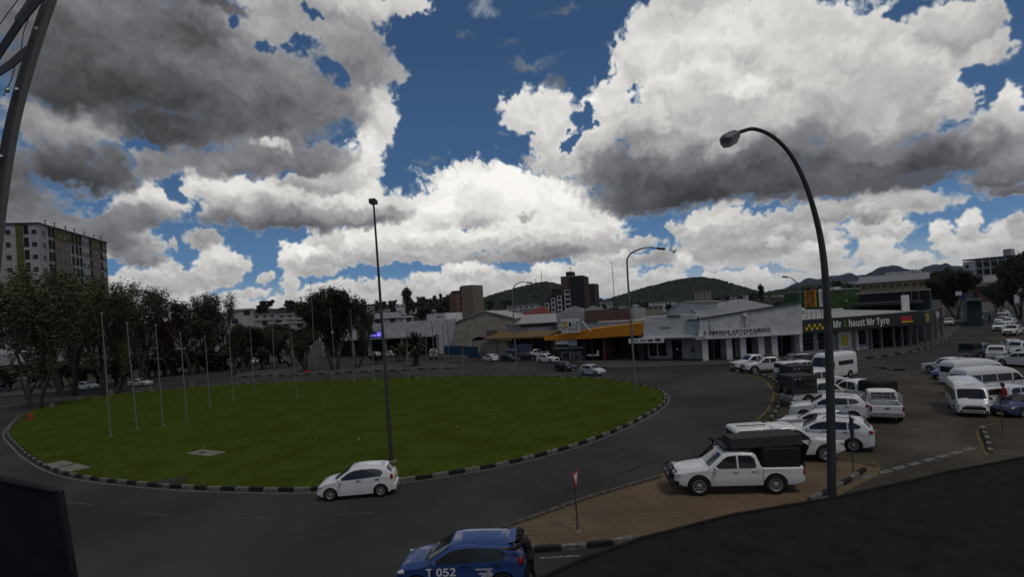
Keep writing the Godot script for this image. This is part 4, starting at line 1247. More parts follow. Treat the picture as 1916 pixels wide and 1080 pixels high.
func middle() -> void:
	var s := st()
	var o := thing("workshop", "low workshop with an ochre canopy in front of the beige warehouse", "building", Vector3(-6.33, 0.00, -92.00), -0.600)
	var w := 14.18
	part("wall", o, M.wall_beige, 0.0, w * 0.42, 0, 2.7, -5, -0.2)
	part("wall", o, M.wall_dark, w * 0.42, w, 0, 3.4, -7, -1.5)
	for i in 5:
		part("window", o, M.wall_cream, w * 0.08 + i * 0.75, w * 0.08 + i * 0.75 + 0.5, 2.75, 3.3, -4.4, -4.3)
	s = st()
	quad(s, Vector3(w * 0.1, 3.3, 0.6), Vector3(w, 3.35, 0.6), Vector3(w, 4.1, -4.0), Vector3(w * 0.1, 4.05, -4.0))
	quad(s, Vector3(w * 0.1, 3.05, 0.6), Vector3(w, 3.1, 0.6), Vector3(w, 3.35, 0.6), Vector3(w * 0.1, 3.3, 0.6))
	quad(s, Vector3(w, 3.1, 0.6), Vector3(w * 0.1, 3.05, 0.6), Vector3(w * 0.1, 3.9, -4.0), Vector3(w, 3.95, -4.0))
	obj("canopy", s, M.roof_ochre, o)
	for i in 6:
		s = st()
		rod(s, Vector3(w * (0.12 + i * 0.17), 0, 0.5), Vector3(w * (0.12 + i * 0.17), 3.1, 0.5), 0.06)
		obj("post", s, M.metal_dark, o)
	# the hall with the strip of windows behind
	o = thing("warehouse", "beige warehouse with a long strip of pale windows left of the round tyre sign board", "building", Vector3(-0.63, 0.00, -104.00), -0.473)
	w = 8.77
	s = st()
	slab(s, -1.0, w + 6, 0, 5.2, -20, 0)
	obj("wall", s, M.wall_grey, o)
	s = st()
	quad(s, Vector3(-3, 5.2, 0.2), Vector3(w * 0.72, 5.2, 0.2), Vector3(w * 0.4, 6.9, -9), Vector3(-3, 6.9, -9))
	quad(s, Vector3(w * 0.72, 5.2, 0.2), Vector3(w + 8, 5.4, 0.2), Vector3(w + 8, 6.3, -14), Vector3(w * 0.4, 6.9, -9))
	obj("roof", s, M.roof_light, o)
	part("fascia", o, M.wall_dark, w * 0.25, w + 5, 4.6, 5.15, 0, 0.3)
	part("gutter", o, M.wall_white, w * 0.02, w * 0.4, 5.12, 5.3, 0.22, 0.4)
	for i in 7:
		part("window", o, M.wall_white if i < 5 else M.roof_grey, w * 0.40 + i * 0.95, w * 0.40 + i * 0.95 + 0.86, 3.1, 4.4, 0.02, 0.08)
	o = thing("red_roofed_hall", "hall with a broad dull red roof left of the hotel tower", "building", Vector3(0.17, 0.00, -130.00), -0.201)
	w = 10.04
	part("wall", o, M.wall_brown, 0, w * 0.8, 0, 5.6, -16, -0.3)
	s = st()
	quad(s, Vector3(-2, 5.5, 0.3), Vector3(w * 0.82, 5.5, 0.3), Vector3(w * 0.62, 9.0, -9), Vector3(w * 0.1, 7.4, -9))
	quad(s, Vector3(w * 0.82, 5.5, 0.3), Vector3(w * 0.82, 5.5, -18), Vector3(w * 0.62, 9.0, -9), Vector3(w * 0.62, 9.0, -9))
	obj("roof", s, M.roof_red, o)
	# grey hall behind the orange canopy
	o = thing("warehouse", "wide grey-brown hall behind the orange canopy", "building", Vector3(8.80, 0.00, -92.00), -0.348)
	w = 11.74
	part("wall", o, M.wall_grey, -1.5, w, 0, 6.9, -18, 0)
	part("wall", o, M.wall_brown, w * 0.30, w * 0.96, 5.0, 7.0, 0, 0.1)
	s = st()
	hall(s, -1.5, w * 0.36, 6.9, 8.0, -18, -2)
	obj("gable_roof", s, M.roof_light, o)
	# tower of brown glass and slab
	o = thing("office_tower", "slim brown office tower with one pale slab side before the ridge", "building", Vector3(-27.24, 0.00, -230.00), -0.437)
	w = 11.81
	part("wall", o, M.wall_brown, 0, w * 0.45, 0, 18.0, -9, 0)
	part("slab", o, M.panel_sand, w * 0.53, w, 0, 20.8, -9, 0.3)
	part("side", o, M.roof_red, w * 0.46, w * 0.53, 0, 20.4, -9, 0.1)
	for i in 6:
		part("window", o, M.panel_rose, w * 0.27, w * 0.44, 4.0 + i * 2.3, 5.8 + i * 2.3, 0.02, 0.12)
	part("plant_room", o, M.wall_dark, 0.5, w * 0.4, 18.0, 19.0, -7, -1)
	hotel()


func hotel() -> void:
	var o := thing("hotel_tower", "dark high-rise hotel with white balcony frames in front of the masted hill", "building", Vector3(18.24, 0.00, -310.00), -0.341)
	var w := 29.88
	part("core", o, M.wall_dark, w * 0.53, w * 0.80, 0, 26.8, -14, 0)
	part("core", o, M.wall_brown, w * 0.34, w * 0.53, 0, 27.5, -16, -1.5)
	part("core", o, M.wall_brown, w * 0.80, w * 0.90, 0, 22.2, -14, -0.6)
	part("core", o, M.wall_dark, w * 0.90, w * 0.99, 0, 22.0, -14, -0.2)
	part("stripe", o, M.wall_brick, w * 0.83, w * 0.86, 0, 22.0, -0.6, -0.4)
	part("wing", o, M.wall_dark, w * 0.10, w * 0.53, 0, 17.0, -13, -1.5)
	part("wing", o, M.wall_dark, -0.2, w * 0.10, 0, 13.5, -11, -2.0)
	part("roof_house", o, M.wall_dark, w * 0.42, w * 0.55, 27.5, 30.2, -12, -5)
	part("roof_slab", o, M.wall_grey, w * 0.50, w * 0.78, 26.8, 27.2, -10, 0.3)
	part("roof_slab", o, M.wall_brown, w * 0.06, w * 0.34, 20.4, 20.9, -12, 0.4)
	part("wing", o, M.wall_brown, w * 0.14, w * 0.36, 17.0, 20.4, -11, -2.5)
	var s := st()
	rod(s, Vector3(w * 0.49, 30, -8), Vector3(w * 0.49, 33, -8), 0.12, 4)
	rod(s, Vector3(w * 0.46, 32.4, -8), Vector3(w * 0.52, 32.4, -8), 0.1, 4)
	obj("aerial", s, M.metal_dark, o)
	var cols := [[0.0, 0.085, 3, 12.8], [0.13, 0.21, 4, 15.5], [0.25, 0.34, 5, 16.6], [0.40, 0.52, 7, 19.6]]
	for c in cols:
		for f in c[2]:
			var y: float = c[3] - (f + 1) * 2.75
			var fr := Node3D.new()
			fr.name = numbered("balcony", o)
			o.add_child(fr, true)
			fr.position = Vector3(w * (c[0] + c[1]) / 2.0, y, -0.4)
			var hw: float = w * (c[1] - c[0]) / 2.0
			s = st()
			slab(s, -hw, hw, 2.3, 2.75, -1.6, 0)
			slab(s, -hw, -hw + 0.4, 0.0, 2.3, -1.6, 0)
			slab(s, hw - 0.4, hw, 0.0, 2.3, -1.6, 0)
			obj("frame", s, M.wall_white, fr)
			part("glass_door", fr, M.glass_far, -hw + 0.42, hw - 0.42, 0.0, 2.25, -1.5, -1.4)
			part("railing", fr, M.wall_grey, -hw + 0.42, hw - 0.42, 0.0, 0.8, -0.2, -0.1)
	for i in 6:
		part("window", o, M.glass_far, w * 0.36, w * 0.39, 8.0 + i * 3.0, 9.6 + i * 3.0, -1.5, -1.4)


func cbs() -> void:
	var w := 14.54
	var o := thing("tyre_depot", "dark open-fronted depot under the orange canopy", "building", Vector3(4.44, 0.00, -77.00), -0.583)
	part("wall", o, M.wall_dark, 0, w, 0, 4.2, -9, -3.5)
	part("pier", o, M.wall_dark, w * 0.40, w * 0.42, 0, 3.6, -3.5, -0.1)
	part("pier", o, M.wall_brick, w * 0.60, w * 0.62, 0, 3.6, -3.5, -0.1)
	part("low_wall", o, M.wall_dark, w * 0.07, w * 0.40, 0, 1.6, -0.3, 0)
	part("low_wall", o, M.sign_white, w * 0.44, w * 0.54, 0.75, 0.95, -0.3, 0)
	part("post", o, M.sign_white, w * 0.54, w * 0.555, 0.75, 1.5, -0.3, 0.02)
	text("lettering", "CBS", 1.15, M.metal_grey, Vector3(w * 0.27, 0.8, 0.02), o, true, 1.25)
	part("counter", o, M.wall_grey, w * 0.05, w * 0.40, 1.7, 2.0, -1.2, -0.9)
	part("pane", o, M.wall_grey, w * 0.74, w * 0.82, 1.5, 2.1, -3.45, -3.4)
	part("pane", o, M.shop_glass, w * 0.64, w * 0.97, 0.4, 2.9, -3.44, -3.36)
	var s := st()
	# the canopy: a folded orange band, wider to the right
	var top := [Vector3(-0.12, 3.56, 0.4), Vector3(6.72, 4.40, 0.4), Vector3(14.85, 5.00, 0.4)]
	var low := [Vector3(0.03, 3.09, 0.5), Vector3(6.63, 3.15, 0.5), Vector3(14.47, 3.42, 0.5)]
	for i in 2:
		quad(s, low[i], low[i + 1], top[i + 1], top[i])
		quad(s, top[i], top[i + 1], top[i + 1] + Vector3(0, 0.15, -4), top[i] + Vector3(0, 0.15, -4))
		quad(s, low[i + 1], low[i], low[i] + Vector3(0, 0.2, -4), low[i + 1] + Vector3(0, 0.2, -4))
	quad(s, low[2], low[2] + Vector3(0, 0.2, -4), top[2] + Vector3(0, 0.15, -4), top[2])
	obj("canopy", s, M.orange, o)
	part("coping", o, M.sign_white, w * 0.52, w * 0.985, 5.25, 5.4, -2.0, -1.6)
	for x in [0.08, 0.5, 0.985]:
		s = st()
		rod(s, Vector3(w * x, 0, 0.1), Vector3(w * x, 4.0, 0.1), 0.07)
		obj("post", s, M.metal_dark, o)
	s = st()
	rod(s, Vector3(6.23, 5.59, 0.6), Vector3(7.50, 4.15, 0.7), 0.05)
	obj("stay", s, M.sign_white, o)
	for k in [["white sign board with yellow stripes and black CBS letters above the orange canopy", 1055, 1.0], ["smaller white CBS sign board below the orange canopy", 1042, 0.72]]:
		var g := thing("sign_board", k[0], "sign", Vector3(4.44, 0.00, -77.00), -0.583)
		g.translate_object_local(Vector3(2.97, 4.08, 0.75) if k[2] == 1.0 else Vector3(1.56, 2.45, 0.1))
		var f: float = k[2]
		part("board", g, M.sign_white, 0, 2.85 * f, 0, 1.95 * (f if f == 1.0 else 0.55), -0.1, 0.0)
		if f < 1.0:
			part("board", g, M.wall_blue_grey, 2.06, 3.4, -0.25, 1.0, -0.1, -0.02)
		var b := 0.62 if f == 1.0 else 0.42
		for i in 3:
			part("stripe", g, M.sign_orange if i % 2 == 0 else M.sign_yellow, 0.12 * f, 1.05 * f, (b + 0.36 * i * f), (b + 0.36 * i * f) + 0.22 * f, 0, 0.03)
		for i in 3:
			part("letter_block", g, M.letter_black if i == 0 else M.wall_green if i == 1 else M.wall_teal, (1.1 + i * 0.58) * f, (1.62 + i * 0.58) * f, b, b + 1.0 * f, 0, 0.02)  # dark printed block behind each letter
			text("letter", "CBS"[i], 0.95 * f, M.sign_white, Vector3((1.36 + i * 0.58) * f, b + 0.5 * f, 0.04), g, true, 0.9)
		if f == 1.0:
			for i in 3:
				part("small_print", g, M.wall_teal if i else M.wall_brown, 0.2 + i * 0.9, 0.9 + i * 0.9, 0.32, 0.42, 0, 0.02)


func shops() -> void:
	var o := thing("shop_row", "white shop row with stepped parapets between the orange canopy and the wide white shop", "building", Vector3(15.30, 0.00, -69.50), -0.611)
	var w := 8.53
	part("wall", o, M.wall_grey, 0, w, 0, 3.3, -9, -2.0)
	part("parapet", o, M.wall_white, w * 0.17, w * 0.80, 3.0, 5.2, -0.4, 0)
	part("parapet", o, M.wall_blue_grey, w * 0.80, w * 1.16, 3.3, 5.0, -0.3, 0.05)
	part("coping", o, M.roof_dark, w * 0.84, w * 1.12, 5.0, 5.16, -0.4, 0.12)
	part("coping", o, M.roof_dark, w * 0.48, w * 0.67, 5.55, 5.75, -2.2, -1.6)
	part("upper_wall", o, M.wall_white, w * 0.05, w * 0.9, 4.6, 5.7, -6, -2.1)
	var s := st()
	var up := [Vector3(1.10, 4.97, -8.00), Vector3(1.31, 5.79, -8.00), Vector3(3.97, 7.28, -8.00), Vector3(9.00, 7.03, -8.00), Vector3(8.86, 4.62, -8.00)]
	var deep := Vector3(0, 0, -10)
	for i in 4:
		quad(s, up[i + 1], up[i], up[i] + deep, up[i + 1] + deep)
	for i in range(1, 4):
		tri(s, up[0], up[i + 1], up[i])
	obj("upper_block", s, M.wall_white, o)
	s = st()
	for i in [1, 2]:
		var p: Vector3 = up[i] + Vector3(0, 0.12, 0.2)
		var q: Vector3 = up[i + 1] + Vector3(0, 0.12, 0.2)
		quad(s, p, q, q + deep, p + deep)
		quad(s, p - Vector3(0, 0.18, 0), q - Vector3(0, 0.18, 0), q, p)
	obj("roof", s, M.roof_grey, o)
	part("canopy", o, M.wall_white, w * 0.17, w * 1.1, 2.95, 3.15, -2.0, 0.9)
	part("fascia", o, M.sign_white, -0.2, w * 0.52, 2.45, 3.05, 0.9, 1.0)
	for i in 4:
		part("print", o, [M.roof_grey, M.wall_beige, M.letter_black, M.letter_black][i], w * (0.05 + i * 0.115), w * (0.13 + i * 0.115), 2.66, 2.88 if i < 3 else 2.96, 1.0, 1.02)
	for i in 3:
		part("print", o, M.letter_black, w * 0.42 + i * 0.5, w * 0.42 + i * 0.5 + 0.34, 4.15, 4.3, 0, 0.02)
	part("pillar", o, M.wall_dark, w * 0.02, w * 0.13, 0, 2.9, -1.9, -1.0)
	part("window", o, M.shop_glass, w * 0.16, w * 0.29, 0.5, 2.4, -1.98, -1.9)
	part("window", o, M.shop_glass, w * 0.31, w * 0.45, 0.5, 2.4, -1.98, -1.9)
	for x in [0.155, 0.295, 0.45]:
		part("window_frame", o, M.wall_white, w * x - 0.06, w * x + 0.06, 0.4, 2.5, -1.95, -1.82)
	part("sill", o, M.wall_white, w * 0.15, w * 0.455, 0.36, 0.48, -1.95, -1.8)
	part("doorway", o, M.dark_void, w * 0.52, w * 0.66, 0, 2.5, -1.99, -1.9)
	part("notice", o, M.sign_white, w * 0.585, w * 0.61, 1.25, 1.5, -1.9, -1.86)
	part("shutter", o, M.wall_grey, w * 0.68, w * 0.98, 0.15, 2.7, -1.99, -1.85)
	part("poster", o, M.wall_brown, w * 0.80, w * 0.87, 0.9, 1.6, -1.85, -1.83)
	# the wide white shop
	o = thing("wide_shop", "wide white shop with dark entrances reading orthopaedics left of the tyre shop", "building", Vector3(21.98, 0.00, -64.08), -0.143)
	w = 11.73
	var pts := [Vector3(0.3, 5.1, 0), Vector3(w, 6.35, 0)]
	s = st()
	quad(s, Vector3(0, 2.9, 0), Vector3(w, 2.9, 0), pts[1], pts[0])
	quad(s, pts[0], pts[1], pts[1] + Vector3(0, 0, -0.4), pts[0] + Vector3(0, 0, -0.4))
	quad(s, Vector3(w, 2.9, -0.4), Vector3(0, 2.9, -0.4), pts[0] + Vector3(0, 0, -0.4), pts[1] + Vector3(0, 0, -0.4))
	quad(s, Vector3(0, 2.9, -0.4), Vector3(w, 2.9, -0.4), Vector3(w, 2.9, 0), Vector3(0, 2.9, 0))
	quad(s, Vector3(w, 2.9, 0), Vector3(w, 2.9, -0.4), pts[1] + Vector3(0, 0, -0.4), pts[1])
	quad(s, Vector3(0, 2.9, -0.4), Vector3(0, 2.9, 0), pts[0], pts[0] + Vector3(0, 0, -0.4))
	obj("parapet", s, M.wall_white, o)
	s = st()
	for i in 12:
		var a: Vector3 = pts[0].lerp(pts[1], i / 12.0)
		var b: Vector3 = pts[0].lerp(pts[1], (i + 1) / 12.0)
		quad(s, a + Vector3(0, 0, 0.15), b + Vector3(0, 0, 0.15), b + Vector3(0, 0.16, 0.15), a + Vector3(0, 0.16, 0.15))
		quad(s, a + Vector3(0, 0.16, 0.15), b + Vector3(0, 0.16, 0.15), b + Vector3(0, 0.16, -0.5), a + Vector3(0, 0.16, -0.5))
		quad(s, b + Vector3(0, 0, 0.15), a + Vector3(0, 0, 0.15), a, b)
	obj("coping", s, M.roof_dark, o)
	part("wall", o, M.wall_grey, 0, w, 0, 2.9, -12, -2.4)
	s = st()
	quad(s, Vector3(0.5, 5.0, -0.5), Vector3(w * 0.85, 5.9, -0.5), Vector3(w * 0.75, 7.3, -13), Vector3(w * 0.12, 7.0, -13))
	quad(s, Vector3(w * 0.85, 5.9, -0.5), Vector3(w, 5.9, -12), Vector3(w * 0.75, 7.3, -13), Vector3(w * 0.75, 7.3, -13))
	obj("roof", s, M.roof_grey, o)
	part("skylight", o, M.wall_white, w * 0.32, w * 0.48, 7.0, 7.3, -12.6, -12.2)
	part("canopy", o, M.wall_white, -0.4, w * 0.98, 2.72, 2.9, -2.4, 0.5)
	for x in [0.03, 0.265, 0.40, 0.575, 0.70, 0.96]:
		part("pillar", o, M.wall_white, w * x, w * (x + (0.055 if x < 0.9 else 0.03)), 0.12, 2.72, -0.3, 0.1)
	for x in [[0.10, 0.25], [0.32, 0.39], [0.46, 0.565], [0.64, 0.69], [0.76, 0.945]]:
		part("shop_window", o, M.shop_glass, w * x[0], w * x[1], 0.2, 2.6, -2.3, -2.2)
	for x in [0.175, 0.85]:
		part("door", o, M.metal_grey, w * x, w * x + 0.12, 0.2, 2.5, -2.2, -2.1)
	part("name_board", o, M.sign_white, w * 0.15, w * 0.62, 2.95, 3.75, 0.02, 0.08)
	text("lettering", "E. FARMAR ORTHOPAEDICS", 0.42, M.letter_black, Vector3(w * 0.375, 3.45, 0.1), o, true, 1.02)
	text("lettering", "Tel: 061 - 236 736   Fax: 061 - 236 737", 0.19, M.letter_black, Vector3(w * 0.38, 3.1, 0.1), o)
	for x in [0.165, 0.60]:
		s = st()
		tube(s, [Vector3(-0.2, -0.15, 0), Vector3(0.1, -0.15, 0), Vector3(0.22, -0.35, 0)], [0.03, 0.03, 0.03], 5)
		rod(s, Vector3(-0.1, 0.25, 0), Vector3(-0.15, -0.15, 0), 0.04, 5)
		for k in 12:
			rod(s, Vector3(cos(k * TAU / 12) * 0.2 - 0.05, -0.2 + sin(k * TAU / 12) * 0.2, 0), Vector3(cos((k + 1) * TAU / 12) * 0.2 - 0.05, -0.2 + sin((k + 1) * TAU / 12) * 0.2, 0), 0.02, 4)
		var em := obj("wheelchair_emblem", s, M.letter_black, o)
		em.position = Vector3(w * x, 3.45, 0.09)
	part("flood_lamp", o, M.sign_white, w * 0.44, w * 0.475, 5.2, 5.55, 0.1, 0.4)
	s = st()
	rod(s, Vector3(w * 0.46, 3.9, 0.06), Vector3(w * 0.46, 5.3, 0.06), 0.06)
	obj("downpipe", s, M.wall_grey, o)


func tyre_shop() -> void:
	var w := 17.77
	var o := thing("tyre_shop", "tyre and exhaust shop with a dark fascia, yellow chequers and white letters", "building", Vector3(33.50, 0.00, -62.48), 0.213)
	part("wall", o, M.wall_grey, 0.3, w * 0.62, 0, 2.9, -14, -1.6)
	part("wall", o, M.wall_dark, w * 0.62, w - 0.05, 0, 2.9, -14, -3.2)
	var s := st()
	quad(s, Vector3(0, 4.25, -0.6), Vector3(w, 4.45, -0.6), Vector3(w, 5.2, -24), Vector3(0, 5.2, -24))
	quad(s, Vector3(0, 4.0, -24), Vector3(w, 4.0, -24), Vector3(w, 4.3, -0.6), Vector3(0, 4.1, -0.6))
	obj("roof", s, M.roof_light, o)
	part("fascia", o, M.sign_dark, -0.1, w, 2.85, 4.35, -0.6, 0.0)
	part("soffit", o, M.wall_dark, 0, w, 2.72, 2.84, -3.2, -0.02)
	var t := 0.36
	for j in 2:
		for i in 9:
			if (i + j) % 2 == 0:
				part("chequer", o, M.sign_yellow, 0.55 + i * t, 0.55 + (i + 1) * t - 0.03, 3.1 + j * t, 3.1 + (j + 1) * t - 0.03, 0, 0.02)
	text("lettering", "Mr", 0.82, M.sign_white, Vector3(w * 0.278, 3.55, 0.01), o, true, 0.8)
	text("lettering", "X-", 0.82, M.letter_green, Vector3(w * 0.348, 3.55, 0.01), o, true, 0.8)
	text("lettering", "haust", 0.82, M.sign_white, Vector3(w * 0.434, 3.55, 0.01), o, true, 0.76)
	text("lettering", "Mr Tyre", 0.82, M.sign_white, Vector3(w * 0.606, 3.55, 0.01), o, true, 0.80)
	part("red_panel", o, M.sign_red, w * 0.795, w * 0.885, 3.35, 3.95, 0, 0.05)
	part("yellow_panel", o, M.sign_yellow, w * 0.80, w * 0.895, 3.15, 3.33, 0, 0.05)
	for k in [[0.04, 0.16], [0.205, 0.315]]:
		part("shop_window", o, M.shop_glass, w * k[0], w * k[1], 0.6, 2.6, -1.6, -1.5)
		for i in 3:
			part("shelf", o, M.metal_grey, w * k[0] + 0.1, w * k[1] - 0.1, 0.95 + i * 0.55, 1.0 + i * 0.55, -1.5, -1.45)
	part("poster", o, M.sign_white, w * 0.35, w * 0.47, 0.5, 2.5, -1.6, -1.52)
	part("poster_print", o, M.sign_yellow, w * 0.385, w * 0.44, 0.8, 2.0, -1.52, -1.5)
	part("window", o, M.shop_glass, w * 0.50, w * 0.585, 0.8, 2.5, -1.6, -1.5)
	part("base_wall", o, M.wall_white, w * 0.02, w * 0.60, 0.14, 0.45, -1.5, -1.4)
	for x in [0.0, 0.018, 0.338, 0.48, 0.60, 0.685, 0.79, 0.86, 0.93, 0.985]:
		part("pillar", o, M.wall_white if x < 0.5 else M.metal_grey, w * x, w * x + (0.28 if x < 0.5 else 0.18), 0.12, 2.75, -1.3, -1.0)
	part("bay", o, M.dark_void, w * 0.70, w * 0.78, 0.12, 2.6, -3.25, -3.15)
	part("bay", o, M.dark_void, w * 0.80, w * 0.92, 0.12, 2.6, -3.25, -3.15)
	for k in [[0.27, 4.75], [0.295, 4.85], [0.55, 4.9]]:
		s = st()
		blob(s, Vector3(w * k[0], k[1] + 0.3, -11), Vector3(0.35, 0.35, 0.35), Basis(), 6, 8)
		rod(s, Vector3(w * k[0], k[1] - 0.4, -11), Vector3(w * k[0], k[1] + 0.2, -11), 0.15)
		obj("roof_vent", s, M.wall_white, o)
	part("parapet", o, M.wall_white, w * 0.30, w * 0.53, 4.8, 5.05, -14, -13.6)
	part("parapet", o, M.wall_white, w * 0.58, w * 0.96, 4.8, 5.1, -12, -11.6)
	part("blank_board", o, M.sign_white, w * 0.945, w * 1.005, 4.4, 6.5, -2.2, -2.0)
	# round the corner
	o = thing("street_building", "side of the tyre shop along the right street with yellow chequers and white figures", "building", Vector3(50.87, 0.00, -66.24), 0.766)
	w = 15.99
	part("fascia", o, M.sign_dark, 0.1, w, 2.8, 4.35, -0.6, 0)
	part("wall", o, M.wall_dark, 0.1, w, 0, 2.8, -8, -2.0)
	for j in 3:
		for i in 4:
			if (i + j) % 2 == 0:
				part("chequer", o, M.sign_yellow, 0.6 + i * 0.55, 1.1 + i * 0.55, 3.0 + j * 0.36, 3.33 + j * 0.36, 0, 0.02)
	text("lettering", "Tyre", 0.95, M.sign_white, Vector3(w * 0.58, 3.6, 0.01), o, true, 0.9)
	for x in [0.1, 0.35, 0.6, 0.9]:
		part("pillar", o, M.metal_grey, w * x, w * x + 0.3, 0.12, 2.8, -0.5, -0.2)
	part("poster", o, M.panel_rose, w * 0.80, w * 0.92, 2.9, 4.6, 0.02, 0.1)


func right_side() -> void:
	# green block and the tall sign before it
	var o := thing("green_hall", "green flat-topped hall behind the tyre shop's roof", "building", Vector3(63.82, 0.00, -112.00), -0.000)
	var w := 8.94
	part("wall", o, M.wall_green, 0, w, 0, 8.1, -14, 0)
	part("coping", o, M.wall_grey, -0.1, w + 0.1, 8.1, 8.3, -14, 0.1)
	for k in [[0.12, 8.4], [0.5, 8.4]]:
		part("roof_box", o, M.wall_white if k[0] > 0.3 else M.wall_dark, w * k[0], w * k[0] + 1.4, 8.3, 8.8, -3, -1.5)
	part("lamp", o, M.sign_white, w * 0.65, w * 0.68, 5.6, 5.9, 0, 0.2)
	for k in [["tall yellow sign with dark upright lettering on the white shop's roof", 1518, M.sign_orange, 1.25, M.letter_black], ["narrow white sign right of the tall yellow one", 1531, M.sign_white, 0.52, M.wall_blue_grey]]:
		var x: float = 0.0 if k[3] > 1 else 1.25
		var g := thing("roof_sign", k[0], "sign", Vector3(36.75, 5.74, -66.00))
		g.rotation.y = -0.25
		part("board", g, k[2], x - k[3] / 2, x + k[3] / 2, 0.0, 2.15, -0.12, 0)
		if k[3] > 1:
			for i in 2:
				var t := text("lettering", "BATTERY"[0] + "ATTERY" if i == 0 else "CENTRE", 0.42, k[4], Vector3(x - 0.26 + i * 0.5, 1.06, 0.02), g)
				t.rotation.z = PI / 2
		else:
			part("print", g, k[4], x - 0.12, x + 0.12, 0.25, 1.9, 0, 0.02)
		for i in (3 if k[3] > 1 else 2):
			var s := st()
			var px: float = x - k[3] / 2 + 0.1 + i * (k[3] - 0.2) / (2 if k[3] > 1 else 1)
			rod(s, Vector3(px, -1.3, -0.06), Vector3(px, 0.0, -0.06), 0.035, 5)
			obj("leg", s, M.metal_dark, g)
	# cream building with a row of windows
	o = thing("cream_building", "cream building with a row of brown windows and a grey roof behind the green hall", "building", Vector3(103.86, 0.00, -160.00), -0.657)
	w = 16.38
	part("wall", o, M.wall_cream, 0, w, 0, 10.2, -12, 0)
	var s := st()
	quad(s, Vector3(-0.4, 10.1, 0.5), Vector3(w + 0.4, 10.1, 0.5), Vector3(w + 0.4, 12.2, -6), Vector3(-0.4, 12.2, -6))
	quad(s, Vector3(-0.4, 9.9, 0.5), Vector3(w + 0.4, 9.9, 0.5), Vector3(w + 0.4, 10.1, 0.5), Vector3(-0.4, 10.1, 0.5))
	obj("roof", s, M.roof_grey, o)
	for i in 9:
		part("window", o, M.wall_brown, w * (0.03 + i * 0.105), w * (0.10 + i * 0.105), 8.4, 9.3, 0.0, 0.08)
	for i in 12:
		s = st()
		blob(s, Vector3(w * (0.4 + i * 0.045), 12.4, -6), Vector3(0.3, 0.5, 0.3), Basis(), 4, 6)
		obj("roof_vent", s, M.wall_white, o)
	# the long dark hall with a rounded end
	o = thing("arched_hall", "long dark green hall with a rounded roof end along the right street", "building", Vector3(68.55, 0.00, -106.00), -0.682)
	w = 11.10
	part("wall", o, M.wall_teal, 0, w, 0, 7.0, -13.5, -0.5)
	part("fascia", o, M.wall_dark, 0, w, 5.3, 6.9, -0.5, -0.3)
	part("lower_roof", o, M.roof_dark, -0.5, w - 1, 4.7, 5.2, -0.5, 8)
	s = st()
	for k in 8:
		var a := PI / 2 * k / 8.0
		var b := PI / 2 * (k + 1) / 8.0
		var p := Vector3(w + sin(a) * 5.2, 3.6 + cos(a) * 3.75, 0)
		var q := Vector3(w + sin(b) * 5.2, 3.6 + cos(b) * 3.75, 0)
		quad(s, p + Vector3(0, 0, -0.4), q + Vector3(0, 0, -0.4), q + Vector3(0, 0, -14), p + Vector3(0, 0, -14))
		quad(s, Vector3(p.x, 0, -0.5), Vector3(q.x, 0, -0.5), q + Vector3(0, 0, -0.12), p + Vector3(0, 0, -0.12))
	part("eaves", o, M.roof_light, -0.5, w + 0.2, 6.9, 7.25, -0.4, 0.1)
	part("annex", o, M.wall_teal, w + 5.3, w + 7.2, 0, 4.2, -16, -1)
	part("awning", o, M.wall_teal, w + 5.3, w + 7.6, 4.4, 4.7, -16, 0.4)
	for k in 3:
		s = st()
		rod(s, Vector3(w * (0.66 + k * 0.10), 4.6, 1.5), Vector3(w * (0.66 + k * 0.10), 7.9, 1.5), 0.07, 6)
		obj("pipe", s, M.metal_grey, o)
	# flats and house on the right
	o = thing("apartment_block", "white four-storey flats on the rise at the upper right", "building", Vector3(211.30, 0.00, -250.00), -0.990)
	w = 17.94
	var base := 5.0
	part("wall", o, M.wall_white, 0, w * 0.24, 0, base + 14.0, -10, 0)
	part("wall", o, M.wall_grey, w * 0.24, w, 0, base + 14.5, -10, -1.2)
	part("roof", o, M.roof_dark, -0.2, w + 0.2, base + 14.5, base + 15.0, -10.2, 0.2)
	part("roof_house", o, M.wall_grey, w * 0.78, w * 0.92, base + 15.0, base + 18.0, -8, -2)
	for f in 4:
		part("window", o, M.glass_far, w * 0.05, w * 0.12, base + 1.0 + f * 3.3, base + 2.6 + f * 3.3, 0, 0.1)
		for i in 5:
			part("balcony_opening", o, M.glass_far, w * (0.27 + i * 0.145), w * (0.38 + i * 0.145), base + 0.6 + f * 3.4, base + 2.8 + f * 3.4, -1.2, -1.1)
		part("balcony_slab", o, M.wall_white, w * 0.25, w, base + f * 3.4, base + 0.35 + f * 3.4, -1.2, 0.3)
	for i in 6:
		part("pier", o, M.wall_white, w * (0.24 + i * 0.15), w * (0.255 + i * 0.15), 0, base + 14.4, -1.2, 0.2)
	o = house("roadside_house", "grey gabled house half hidden by the dark tree at the right street", Vector3(148.82, 3.67, -170.00), -0.5, 12.0, 9.0, 3.6, M.wall_beige, M.roof_grey, 3.2, 1, 3)
	house("roadside_house", "brick-red low house right of the grey gabled one", Vector3(148.68, 2.85, -165.00), -0.5, 8.0, 7.0, 4.2, M.wall_brick, M.roof_dark, 1.2, 1, 2)
	o = thing("boundary_wall", "long pale wall crossing behind the right street's far end", "wall", Vector3(128.77, 1.82, -150.00), -0.35)
	part("wall", o, M.wall_beige, 0, 15, -8, 0.9, -0.3, 0)
	part("wall_cap", o, M.concrete, -0.05, 15.05, 0.9, 1.0, -0.35, 0.05)
